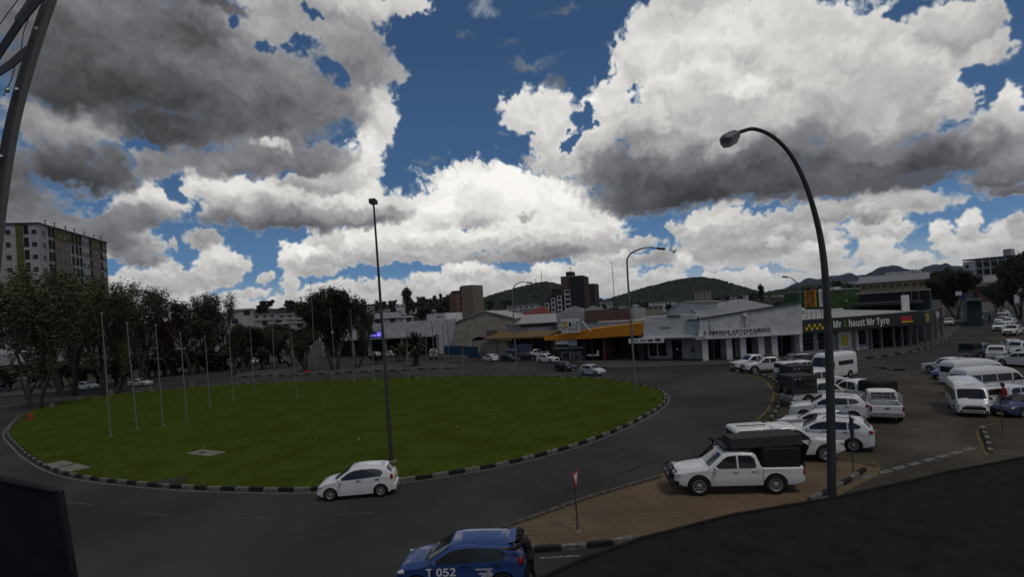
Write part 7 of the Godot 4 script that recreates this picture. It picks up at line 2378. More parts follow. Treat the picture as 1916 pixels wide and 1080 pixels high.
func make_pickup(skin: Material, extra: String) -> Node3D:
	var o := stock()
	var f := pickup_form(extra in ["cage", "plain"])
	put("body", shell(f), skin, o)
	fittings(o, f, {
		"sides": [[Vector2(1.02, 1.14), Vector2(0.56, 1.53), Vector2(0.40, 1.62), Vector2(0.06, 1.655), Vector2(0.06, 1.14)], [Vector2(-0.02, 1.14), Vector2(-0.02, 1.655), Vector2(-0.52, 1.635), Vector2(-0.66, 1.52), Vector2(-0.72, 1.20), Vector2(-0.66, 1.14)]],
		"tops": [["windscreen", 0.62, 1.18, 0.86, 0.9], ["rear_window", -0.91, -0.75, 0.8]],
		"head": Vector3(2.34, 0.92, 0), "head_size": Vector3(0.26, 0.11, 0.11), "rear": Vector3(-2.60, 0.93, 0), "rear_size": Vector3(0.05, 0.20, 0.07), "mirror": Vector3(0.92, 1.16, 0), "mirror_paint": skin, "bright": true,
		"handles": [0.14, -0.62], "handle_y": 0.99, "seams": [1.02, 0.02, -0.80], "seam_top": 1.10, "grille": [0.62, 0.84], "bumper": M.rim, "tyre": 0.26, "track": 0.14, "under": 0.92, "plate_y": 0.62})
	part("tailgate_seam", o, M.plastic, -2.64, -2.615, 0.62, 0.635, -0.72, 0.72)
	part("bed_seam", o, M.plastic, -0.985, -0.972, 0.55, 1.08, 0.885, 0.905)
	part("bed_seam", o, M.plastic, -0.985, -0.972, 0.55, 1.08, -0.905, -0.885)
	part("tailgate_latch", o, M.plastic, -2.65, -2.62, 0.94, 1.0, -0.12, 0.12)
	var s := st()
	if extra == "canopy":   # hard white canopy over the bed
		var c := form({"long": 1.72, "half": 0.86, "clear": 1.12, "wr": 0.1, "arch": 0.0, "wheels": [], "tumble": 0.13, "roof": 1.82, "soft": 0.07, "nose": 0.0, "tail": 0.0,
			"tops": [Vector2(-0.86, 1.62), Vector2(-0.80, 1.76), Vector2(-0.7, 1.80), Vector2(0.7, 1.84), Vector2(0.86, 1.84)], "belts": [Vector2(-0.86, 1.2), Vector2(0.86, 1.2)]})
		var n := Node3D.new()
		n.name = "canopy"
		o.add_child(n)
		n.position.x = -1.74
		put("shell", shell(c), skin, n)
		for z in [1.0, -1.0]:
			put("window", side_panel(c, [Vector2(0.72, 1.27), Vector2(0.72, 1.68), Vector2(-0.66, 1.66), Vector2(-0.66, 1.27)], z), M.glass, n)
		part("rear_window", n, M.glass, -0.885, -0.84, 1.24, 1.60, -0.66, 0.66)
		for z in [-0.5, 0.5]:
			part("roof_bar", n, M.plastic, -0.7, 0.7, 1.86, 1.90, z - 0.02, z + 0.02)
	elif extra == "flat_rack":
		part("roof_rack", o, M.plastic, -0.7, 0.45, 1.85, 1.90, -0.62, 0.62)
		part("bed_cover", o, M.canvas_black, -2.55, -1.02, 1.16, 1.20, -0.82, 0.82)
	elif extra == "cage":   # rails all round the bed
		for y in [1.34, 1.52, 1.72]:
			for z in [-0.80, 0.80]:
				rod(s, Vector3(-2.5, y, z), Vector3(-1.05, y, z), 0.025)
			rod(s, Vector3(-1.05, y, -0.8), Vector3(-1.05, y, 0.8), 0.025)
		for x in [-2.5, -2.0, -1.5, -1.05]:
			for z in [-0.80, 0.80]:
				rod(s, Vector3(x, 1.12, z), Vector3(x, 1.72, z), 0.025)
		for z in [-0.4, 0.0, 0.4]:
			rod(s, Vector3(-1.05, 1.12, z), Vector3(-1.05, 1.72, z), 0.02)
		obj("bed_cage", s, M.metal_light, o)
		part("bed_liner", o, M.canvas_black, -2.5, -1.06, 0.685, 0.70, -0.74, 0.74)
	elif extra == "canvas":   # black canvas box
		chamfered(s, Vector3(-1.78, 1.52, 0), Vector3(1.74, 0.76, 1.74), 0.10)
		obj("canvas_cover", s, M.canvas_black, o)
		part("cover_hem", o, M.canvas, -2.66, -0.90, 1.15, 1.20, -0.88, 0.88)
	elif extra == "tent":   # folded roof tent, open awning bag, bull bar and snorkel
		var t := st()
		quad(t, Vector3(0.20, 1.92, 0.75), Vector3(-2.62, 2.02, 0.80), Vector3(-2.62, 2.40, 0.52), Vector3(0.20, 2.28, 0.48))
		quad(t, Vector3(0.20, 2.28, 0.48), Vector3(-2.62, 2.40, 0.52), Vector3(-2.62, 2.44, -0.75), Vector3(0.20, 2.32, -0.72))
		quad(t, Vector3(-2.62, 2.02, -0.80), Vector3(0.20, 1.92, -0.75), Vector3(0.20, 2.32, -0.72), Vector3(-2.62, 2.44, -0.75))
		quad(t, Vector3(0.20, 1.92, -0.75), Vector3(0.20, 1.92, 0.75), Vector3(0.20, 2.28, 0.48), Vector3(0.20, 2.32, -0.72))
		quad(t, Vector3(-2.62, 2.02, 0.80), Vector3(-2.62, 2.02, -0.80), Vector3(-2.62, 2.44, -0.75), Vector3(-2.62, 2.40, 0.52))
		quad(t, Vector3(0.20, 1.92, -0.75), Vector3(-2.62, 2.02, -0.80), Vector3(-2.62, 2.02, 0.80), Vector3(0.20, 1.92, 0.75))
		obj("roof_tent", t, M.canvas, o)
		t = st()
		tube(t, [Vector3(0.35, 1.92, 0.86), Vector3(-0.1, 1.93, 0.88), Vector3(-0.9, 1.95, 0.90), Vector3(-1.8, 2.0, 0.92), Vector3(-2.62, 2.02, 0.92)], [0.13, 0.16, 0.19, 0.18, 0.15], 10)
		obj("awning_bag", t, M.canvas_black, o)
		t = st()
		chamfered(t, Vector3(-1.76, 1.56, 0), Vector3(1.56, 0.80, 1.66), 0.08)
		quad(t, Vector3(-2.56, 1.20, 0.80), Vector3(-2.56, 1.20, -0.80), Vector3(-2.86, 1.98, -0.84), Vector3(-2.86, 1.98, 0.84))
		quad(t, Vector3(-2.56, 1.20, 0.80), Vector3(-2.86, 1.98, 0.84), Vector3(-2.54, 1.98, 0.84), Vector3(-2.54, 1.20, 0.80))
		obj("canvas_sides", t, M.canvas_black, o)
		var p := Node3D.new()
		p.name = "solar_panel"
		o.add_child(p)
		p.position = Vector3(-1.9, 2.235, 0.665)
		p.rotation = Vector3(-0.58, 0, -0.055)
		part("panel", p, M.wall_grey, -0.38, 0.38, -0.17, 0.17, -0.01, 0.02)
		for z in [-0.42, 0.42]:
			for y in [-0.12, 0.12]:
				part("clip", p, M.sign_white, z - 0.03, z + 0.03, y - 0.035, y + 0.035, -0.01, 0.03)
		part("roof_rack", o, M.plastic, -0.66, 0.5, 1.86, 1.96, -0.66, 0.66)
		s = st()
		for z in [-0.62, 0.62]:
			tube(s, [Vector3(2.62, 0.60, z), Vector3(2.80, 0.62, z), Vector3(2.78, 0.95, z * 0.95), Vector3(2.60, 1.16, z * 0.85)], [0.045, 0.05, 0.05, 0.04], 7)
		for y in [[2.80, 0.70], [2.78, 0.95], [2.60, 1.16]]:
			rod(s, Vector3(y[0], y[1], -0.6), Vector3(y[0], y[1], 0.6), 0.04, 7)
		slab(s, 2.45, 2.78, 0.44, 0.64, -0.88, 0.88)
		obj("bull_bar", s, M.plastic, o)
		for z in [-0.35, 0.35]:
			s = st()
			lathe(s, Vector3(2.80, 0.84, z), Basis(Vector3.BACK, -PI / 2), [Vector2(0.001, 0.05), Vector2(0.09, 0.04), Vector2(0.10, 0.0), Vector2(0.05, -0.06)], 12)
			obj("spot_lamp", s, M.lamp_clear, o)
		s = st()
		tube(s, [Vector3(1.45, 1.05, 0.86), Vector3(1.16, 1.28, 0.80), Vector3(0.62, 1.76, 0.74), Vector3(0.60, 1.98, 0.74), Vector3(0.74, 2.02, 0.74)], [0.05, 0.05, 0.05, 0.06, 0.10], 8)
		obj("snorkel", s, M.plastic, o)
		rod(s, Vector3(-2.7, 0.60, 0), Vector3(-2.95, 0.58, 0), 0.05)
		s = st()
		lathe(s, Vector3(-2.78, 0.98, 0.15), Basis(Vector3.BACK, PI / 2), [Vector2(0.20, -0.12), Vector2(0.36, -0.12), Vector2(0.39, -0.06), Vector2(0.39, 0.06), Vector2(0.36, 0.12), Vector2(0.2, 0.12), Vector2(0.001, 0.08)], 20)
		obj("spare_tyre", s, M.tyre, o)
		part("door_print", o, M.letter_black, 0.42, 1.30, 0.56, 0.60, 0.89, 0.905)
	elif extra == "box":   # dark grey camper box with two spare wheels behind
		chamfered(s, Vector3(-1.72, 1.66, 0), Vector3(2.0, 1.36, 1.86), 0.06)
		obj("camper_box", s, M.canvas, o)
		for z in [0.932, -0.932]:
			part("box_window", o, M.glass, -2.5, -1.0, 1.35, 2.0, minf(z, z * 1.008), maxf(z, z * 1.008))
		for k in 2:
			part("marker", o, M.sign_white, -2.45 + k * 0.35, -2.37 + k * 0.35, 2.05, 2.13, 0.93, 0.95)
		for z in [-0.48, 0.48]:
			var n := Node3D.new()
			n.name = numbered("spare_wheel", o)
			o.add_child(n, true)
			n.position = Vector3(-2.86, 1.35, z)
			n.rotation.y = -PI / 2
			put("tyre", wheel_meshes["0.42 0.26 10"][0], M.tyre, n)
			put("rim", wheel_meshes["0.42 0.26 10"][1], M.rim_tan, n)
	return o


func make_minibus(skin: Material) -> Node3D:
	var o := stock()
	var f := form({"long": 5.38, "half": 0.94, "clear": 0.22, "wr": 0.34, "arch": 0.41, "wheels": [1.58, -1.45], "tumble": 0.13, "roof": 2.28, "soft": 0.10, "nose": 0.14, "tail": 0.04,
		"tops": [Vector2(-2.69, 1.4), Vector2(-2.66, 1.95), Vector2(-2.58, 2.16), Vector2(-2.40, 2.25), Vector2(-1.8, 2.29), Vector2(0.6, 2.29), Vector2(1.1, 2.24), Vector2(1.5, 2.10), Vector2(1.72, 1.95), Vector2(2.34, 1.22), Vector2(2.48, 1.10), Vector2(2.62, 0.92), Vector2(2.68, 0.70), Vector2(2.69, 0.52)],
		"belts": [Vector2(-2.69, 1.10), Vector2(1.5, 1.10), Vector2(2.2, 1.0), Vector2(2.69, 0.75)]})
	put("body", shell(f), skin, o)
	fittings(o, f, {
		"sides": [[Vector2(2.14, 1.16), Vector2(1.78, 1.62), Vector2(1.60, 1.72), Vector2(1.28, 1.74), Vector2(1.28, 1.10)], [Vector2(1.16, 1.14), Vector2(1.16, 1.74), Vector2(-0.08, 1.74), Vector2(-0.08, 1.14)], [Vector2(-0.16, 1.14), Vector2(-0.16, 1.74), Vector2(-1.4, 1.74), Vector2(-1.4, 1.14)], [Vector2(-1.48, 1.14), Vector2(-1.48, 1.74), Vector2(-2.45, 1.72), Vector2(-2.5, 1.14)]],
		"tops": [["windscreen", 1.80, 2.28, 0.88, 0.9]],
		"head": Vector3(2.52, 0.84, 0), "head_size": Vector3(0.16, 0.15, 0.14), "rear": Vector3(-2.64, 1.2, 0), "rear_size": Vector3(0.06, 0.3, 0.07), "mirror": Vector3(2.02, 1.24, 0),
		"handles": [1.22, 0.0], "handle_y": 1.0, "seams": [1.22, -0.12], "seam_top": 1.10, "grille": [0.62, 0.74], "bumper": skin, "under": 0.95})
	part("front_bumper", o, skin, 2.60, 2.74, 0.34, 0.52, -0.80, 0.80)
	part("intake", o, M.plastic, 2.70, 2.745, 0.38, 0.46, -0.5, 0.5)
	part("grille_bar", o, M.rim, 2.66, 2.71, 0.76, 0.84, -0.45, 0.45)
	part("lower_grille", o, M.plastic, 2.60, 2.735, 0.53, 0.70, -0.62, 0.62)
	for z in [-0.66, 0.66]:
		part("fog_lamp_frame", o, M.plastic, 2.68, 2.745, 0.36, 0.50, z - 0.10, z + 0.10)
	part("wiper", o, M.plastic, 2.26, 2.34, 1.27, 1.29, -0.6, 0.2)
	part("rear_window", o, M.glass, -2.70, -2.66, 1.2, 1.75, -0.68, 0.68)
	for k in 3:
		part("roof_print", o, M.letter_black, 1.46, 1.50, 2.12 + 0.005, 2.135, -0.30 + k * 0.2, -0.15 + k * 0.2)
	return o


func make_van(skin: Material) -> Node3D:   # tall square camper van
	var o := stock()
	var f := form({"long": 5.0, "half": 0.98, "clear": 0.24, "wr": 0.33, "arch": 0.40, "wheels": [1.62, -1.35], "tumble": 0.06, "roof": 2.5, "soft": 0.10, "nose": 0.10, "tail": 0.03,
		"tops": [Vector2(-2.5, 2.2), Vector2(-2.46, 2.42), Vector2(-2.36, 2.5), Vector2(0.9, 2.5), Vector2(1.15, 2.44), Vector2(1.3, 2.2), Vector2(1.62, 1.75), Vector2(2.0, 1.20), Vector2(2.12, 1.12), Vector2(2.4, 0.98), Vector2(2.48, 0.8), Vector2(2.5, 0.5)],
		"belts": [Vector2(-2.5, 1.15), Vector2(1.5, 1.12), Vector2(2.5, 0.8)]})
	put("body", shell(f), skin, o)
	fittings(o, f, {
		"sides": [[Vector2(1.86, 1.18), Vector2(1.5, 1.66), Vector2(0.9, 1.70), Vector2(0.9, 1.16)], [Vector2(0.3, 1.3), Vector2(0.3, 1.72), Vector2(-1.9, 1.72), Vector2(-1.9, 1.3)]],
		"tops": [["windscreen", 1.36, 1.95, 0.88, 0.9]],
		"head": Vector3(2.36, 0.82, 0), "rear": Vector3(-2.46, 1.1, 0), "mirror": Vector3(1.75, 1.24, 0), "handles": [0.95], "handle_y": 1.04, "seams": [0.86], "seam_top": 1.1, "grille": [0.5, 0.7], "bumper": skin, "under": 0.95})
	return o


func make_truck(skin: Material, cargo: Material, high: float) -> Node3D:   # cab and box body
	var o := stock()
	var f := form({"long": 2.0, "half": 1.0, "clear": 0.45, "wr": 0.42, "arch": 0.5, "wheels": [0.1], "tumble": 0.08, "roof": 2.3, "soft": 0.08, "nose": 0.08, "tail": 0.02,
		"tops": [Vector2(-1.0, 2.2), Vector2(-0.9, 2.3), Vector2(0.3, 2.32), Vector2(0.5, 2.24), Vector2(0.86, 1.3), Vector2(0.96, 1.1), Vector2(1.0, 0.6)], "belts": [Vector2(-1.0, 1.3), Vector2(1.0, 1.1)]})
	var cab := Node3D.new()
	cab.name = "cab"
	o.add_child(cab)
	cab.position.x = 2.0
	put("shell", shell(f), skin, cab)
	put("windscreen", top_panel(f, 0.55, 0.84, 0.88), M.glass, cab)
	for z in [1.0, -1.0]:
		put("window", side_panel(f, [Vector2(0.58, 1.38), Vector2(0.42, 1.95), Vector2(-0.4, 2.0), Vector2(-0.4, 1.36)], z), M.glass, cab)
		lamp(cab, "headlight", Vector3(0.98, 0.8, z * 0.7), Vector3(0.05, 0.1, 0.15), 0, M.lamp_clear)
	part("grille", cab, M.plastic, 0.98, 1.015, 0.7, 1.05, -0.5, 0.5)
	part("chassis", o, M.dark_void, -2.9, 2.6, 0.5, 0.85, -0.5, 0.5)
	var s := st()
	chamfered(s, Vector3(-1.0, 0.9 + high / 2, 0), Vector3(3.9, high, 2.1), 0.05)
	obj("box_body", s, cargo, o)
	part("box_hem", o, M.plastic, -2.97, 0.97, 0.84, 0.92, -1.06, 1.06)
	for x in [2.1, -1.6]:
		for z in [0.86, -0.86]:
			wheel(o, x, z, 0.42, 0.27, M.rim, 8)
	for z in [0.8, -0.8]:
		lamp(o, "tail_light", Vector3(-2.95, 0.75, z), Vector3(0.04, 0.08, 0.12), 0, M.lamp_red)
	return o


func park(proto: Node3D, called: String, label: String, category: String, at: Vector3, turn: float, skin: Material = null, group := "", size := 0.0) -> Node3D:
	var o: Node3D = proto.duplicate()
	o.name = numbered(called)
	add_child(o, true)
	o.position = Vector3(at.x, 0.014, at.z)
	o.rotation.y = turn
	o.scale = Vector3.ONE * (size if size > 0.0 else {"cars in the parking ground": 0.86, "cars along the right street": 0.80, "cars across the circle": 0.76}.get(group, 0.9))
	if skin:
		for n in o.get_children():
			if n is MeshInstance3D and (String(n.name) == "body" or n.material_override == proto.get_meta("skin")):
				n.material_override = skin
			for c in n.get_children():
				if c is MeshInstance3D and c.material_override == proto.get_meta("skin"):
					c.material_override = skin
	tag(o, label, category, group)
	if proto.has_meta("skin"):
		o.remove_meta("skin")
	return o


func vehicles() -> void:
	var white: Material = M.car_white
	var hatch := make_hatch(white)
	var sedan := make_sedan(white)
	var suv := make_suv(white)
	var plain := make_pickup(white, "plain")
	var tent := make_pickup(white, "tent")
	var cage := make_pickup(white, "cage")
	var canopy := make_pickup(white, "canopy")
	var canvas := make_pickup(white, "canvas")
	var rack := make_pickup(white, "flat_rack")
	var camper := make_pickup(white, "box")
	var bus := make_minibus(white)
	var van := make_van(white)
	var truck := make_truck(white, white, 2.0)
	var protos := [hatch, sedan, suv, plain, tent, cage, canopy, canvas, rack, camper, bus, van, truck]
	for p in protos:
		p.set_meta("skin", white)
	# on the circle
	park(hatch, "hatchback", "white small hatchback driving round the circle beside the near kerb", "car", Vector3(-6.83, 0.00, -22.08), -3.054, null, "", 0.82)
	var taxi := park(hatch, "taxi", "blue taxi hatchback with white T 052 on its door at the bottom edge", "taxi", Vector3(-1.75, 0.00, -14.25), 3.082, M.car_blue, "", 0.86)
	taxi.scale = Vector3(0.90, 0.80, 0.86)
	dress_taxi(taxi)
	# the near row of the parking ground
	var row := "cars in the parking ground"
	park(tent, "pickup", "white double-cab pickup with folded roof tent, bull bar and snorkel", "pickup", Vector3(7.83, 0.00, -19.97), 3.024, null, row)
	park(canopy, "pickup", "white pickup with a white canopy facing right behind the roof-tent pickup", "pickup", Vector3(11.40, 0.00, -23.29), -0.074, null, row)
	park(suv, "suv", "white rounded crossover with red tail lights behind the canopy pickup", "car", Vector3(14.08, 0.00, -24.88), 2.578, null, row)
	park(sedan, "sedan", "white sedan whose bonnet shows left behind the rounded crossover", "car", Vector3(15.27, 0.00, -27.27), 2.361, null, row)
	park(suv, "suv", "white station wagon with dark rear bumper left of the caged pickup", "car", Vector3(17.47, 0.00, -30.32), 2.640, null, row)
	park(camper, "camper_pickup", "nearer of two dark grey box campers with spare wheels by the verge", "pickup", Vector3(19.65, 0.00, -34.90), 0.064, null, row)
	park(camper, "camper_pickup", "farther of two dark grey box campers with spare wheels by the verge", "pickup", Vector3(22.22, 0.00, -39.94), 0.093, null, row)
	park(canvas, "pickup", "white pickup with a tall black canvas cover over its bed", "pickup", Vector3(21.70, -0.00, -34.25), 1.768, null, row)
	park(cage, "pickup", "white pickup with open railed bed, seen from behind, in the aisle", "pickup", Vector3(20.48, 0.00, -30.25), 1.083, null, row)
	park(rack, "pickup", "white double-cab with black roof rack in the far left corner of the parking ground", "pickup", Vector3(24.16, -0.00, -51.49), 2.985, null, row)
	park(plain, "pickup", "white double-cab half hidden behind the one with the black roof rack", "pickup", Vector3(24.03, 0.00, -54.15), -3.078, null, row)
	park(canopy, "pickup", "white pickup with canopy and red tail light left of the camper boxes", "pickup", Vector3(24.83, 0.00, -46.58), 0.140, null, row)
	park(suv, "suv", "dark estate with roof rails behind the white van and the canopy pickup", "car", Vector3(28.97, 0.00, -53.63), -0.142, M.car_grey, row)
	park(van, "camper_van", "tall square white van behind the big lamp pole", "van", Vector3(26.75, 0.00, -45.47), -2.723, null, row)
	# the right rows
	park(canopy, "pickup", "white canopy pickup facing left at the far end of the right row", "pickup", Vector3(35.27, 0.00, -43.46), 1.800, null, row, 0.78)
	park(hatch, "hatchback", "dark blue hatchback squeezed between the canopy pickup and the vans", "car", Vector3(33.67, -0.00, -41.66), -2.710, M.car_blue, row, 0.78)
	park(bus, "minibus", "white minibus with high roof facing the viewer at the aisle", "minibus", Vector3(25.33, 0.00, -30.29), -2.127, null, row, 0.78)
	park(bus, "minibus", "white high-roofed minibus standing sideways behind the facing one", "minibus", Vector3(30.61, 0.00, -34.79), 0.063, null, row, 0.78)
	park(bus, "minibus", "farther white high-roofed minibus showing only its roof behind the sideways one", "minibus", Vector3(33.12, 0.00, -38.79), 0.061, null, row, 0.78)
	park(canopy, "pickup", "white canopy pickup right of the facing minibus", "pickup", Vector3(27.61, 0.00, -30.08), 0.058, null, row, 0.78)
	park(sedan, "sedan", "slate blue sedan cut off by the right edge below the canopy pickup", "car", Vector3(27.19, 0.00, -28.62), -2.996, M.car_slate, row, 0.78)
	park(canvas, "pickup", "pickup with a tall dark canvas box behind the white minibuses", "pickup", Vector3(45.92, 0.00, -52.90), 0.295, M.car_grey, row, 0.78)
	park(plain, "pickup", "white pickup with its rear window towards us before the dark truck", "pickup", Vector3(44.96, 0.00, -50.05), 0.769, null, row, 0.78)
	park(suv, "suv", "white off-roader right of the white pickup before the dark truck", "car", Vector3(42.86, 0.00, -45.33), 1.769, null, row, 0.78)
	park(plain, "pickup", "white pickup at the right edge above the off-roader", "pickup", Vector3(49.76, 0.00, -52.71), 0.122, null, row, 0.78)
	park(sedan, "sedan", "white sedan behind the dark truck with its bonnet to the left", "car", Vector3(53.52, 0.00, -57.61), 1.145, null, row, 0.78)
	# the street on the right
	var far := "cars along the right street"
	park(plain, "pickup", "lone white pickup parked at the tyre shop's side", "pickup", Vector3(81.74, -0.00, -100.50), -2.277, null, far)
	park(suv, "suv", "white off-roader driving away up the right street", "car", Vector3(88.54, 0.00, -103.30), 0.829, null, far)
	park(suv, "suv", "second white car just ahead of the one driving away", "car", Vector3(95.66, 0.00, -110.17), 0.827, null, far)
	park(sedan, "sedan", "dark car in the middle of the right street near the far minibus", "car", Vector3(119.03, 0.00, -135.10), -2.320, M.car_grey, far)
	park(bus, "minibus", "small far white minibus at the end of the right street", "minibus", Vector3(138.44, 0.00, -158.69), -2.385, null, far)
	park(suv, "suv", "nearest white off-roader of the cars parked on the street's right side", "car", Vector3(75.02, 0.00, -82.56), -2.516, null, far)
	park(suv, "suv", "second white off-roader of the cars parked on the street's right side", "car", Vector3(88.61, 0.00, -97.17), -2.589, null, far)
	park(hatch, "hatchback", "silver hatchback third in the row on the street's right side", "car", Vector3(99.78, 0.00, -108.42), -2.558, M.car_silver, far)
	park(suv, "suv", "farthest white car of the row on the street's right side", "car", Vector3(110.86, 0.00, -121.13), -2.579, null, far)
	park(sedan, "sedan", "dark sedan behind the far white minibus", "car", Vector3(134.63, 0.00, -150.54), -2.477, M.car_black, far)
	park(suv, "suv", "white car between the second and the third parked on the street's right side", "car", Vector3(84.24, 0.00, -91.21), -2.579, null, far)
	park(plain, "pickup", "white pickup cut off by the right edge in the street's parked row", "pickup", Vector3(68.96, 0.00, -73.99), -2.606, null, far)
	park(sedan, "sedan", "grey sedan behind the small far minibus", "car", Vector3(157.20, 0.00, -174.02), -2.342, M.car_silver, far)
	park(hatch, "hatchback", "tiny white hatchback left of the boundary wall's end", "car", Vector3(132.24, 0.00, -155.33), -2.298, null, far)
	park(suv, "suv", "black off-roader parked beyond the small far minibus", "car", Vector3(131.22, 0.00, -142.92), -2.521, M.car_black, far)
	# across the circle
	var across := "cars across the circle"
	park(hatch, "hatchback", "silver hatchback at the far right rim of the lawn, the rightmost of three", "car", Vector3(8.14, 0.00, -57.76), -0.893, M.car_silver, across)
	park(hatch, "hatchback", "black hatchback in the middle of three cars before the depot", "car", Vector3(5.73, 0.00, -63.43), -0.970, M.car_black, across)
	park(suv, "suv", "white crossover leftmost of three cars before the depot", "car", Vector3(4.44, 0.00, -75.23), -0.844, null, across)
	park(hatch, "hatchback", "white hatchback parked right of the blue fence", "car", Vector3(-4.09, 0.00, -83.60), 2.263, null, across)
	park(sedan, "sedan", "black sedan parked beside the white hatchback near the blue fence", "car", Vector3(-1.21, 0.00, -81.63), -0.869, M.car_black, across)
	park(truck, "box_truck", "small truck with blue-grey cab and white box left of the depot", "truck", Vector3(0.42, 0.00, -84.06), -2.381, M.car_slate, across)
	park(suv, "suv", "black off-roader parked in front of the white box truck", "car", Vector3(1.54, 0.00, -81.54), -0.128, M.car_black, across)
	park(plain, "pickup", "white pickup at the end of the row left of the depot's low wall", "pickup", Vector3(3.16, 0.00, -85.49), -2.844, null, across)
	park(suv, "suv", "white off-roader in front of the showroom's dark doorway", "car", Vector3(-16.21, 0.00, -104.91), -1.360, null, across)
	park(suv, "suv", "dark off-roader in front of the white one at the showroom's doorway", "car", Vector3(-15.01, 0.00, -96.97), -1.368, M.car_grey, across)
	park(suv, "suv", "white off-roader under the violet screen", "car", Vector3(-25.73, 0.00, -109.37), 2.484, null, across)
	park(hatch, "hatchback", "white hatchback before the showroom's left columns", "car", Vector3(-29.09, 0.00, -110.45), 2.490, null, across)
	park(sedan, "sedan", "silver car behind the yellow-green shrub", "car", Vector3(-21.65, 0.00, -105.38), 2.897, M.car_silver, across)
	park(sedan, "sedan", "silver sedan on the left side of the circle behind the second flagpole", "car", Vector3(-54.80, 0.00, -77.69), -0.219, M.car_silver, across)
	park(hatch, "hatchback", "white compact car on the left side of the circle", "car", Vector3(-62.51, 0.00, -77.72), -0.166, null, across)
	park(sedan, "sedan", "white car on the left forecourt under the dark round trees", "car", Vector3(-49.31, 0.00, -112.40), -1.144, null, across)
	park(hatch, "hatchback", "white car half hidden between the cypresses and the flagpole", "car", Vector3(-55.88, 0.00, -114.34), -1.103, null, across)
	park(sedan, "sedan", "dark car in the shade at the far left edge", "car", Vector3(-78.82, 0.00, -81.27), 0.185, M.car_grey, across)
	for p in protos:
		p.free()


func dress_taxi(o: Node3D) -> void:
	for k in [["T 052", 0.25, 0.50, 0.70], ["TAXI SERVICE", 0.055, -0.72, 0.76], ["081", 0.055, -0.87, 0.69], ["WINDHOEK", 0.055, -0.77, 0.62], ["AIRPORT", 0.055, -0.80, 0.55]]:
		for side in [1.0, -1.0]:
			var t := text("lettering", k[0], k[1], M.sign_white, Vector3(k[2], k[3], side * 0.842), o)
			t.scale.z = 0.3
			if side < 0:
				t.rotation.y = PI
	var s := st()
	rod(s, Vector3(-1.25, 1.47, 0), Vector3(-1.5, 1.72, 0), 0.008, 5)
	obj("aerial", s, M.plastic, o)
	s = st()
	quad(s, Vector3(-1.42, 1.44, 0.55), Vector3(-1.42, 1.44, -0.55), Vector3(-1.62, 1.46, -0.52), Vector3(-1.62, 1.46, 0.52))
	quad(s, Vector3(-1.62, 1.46, 0.52), Vector3(-1.62, 1.46, -0.52), Vector3(-1.62, 1.43, -0.52), Vector3(-1.62, 1.43, 0.52))
	obj("spoiler", s, M.car_blue, o)


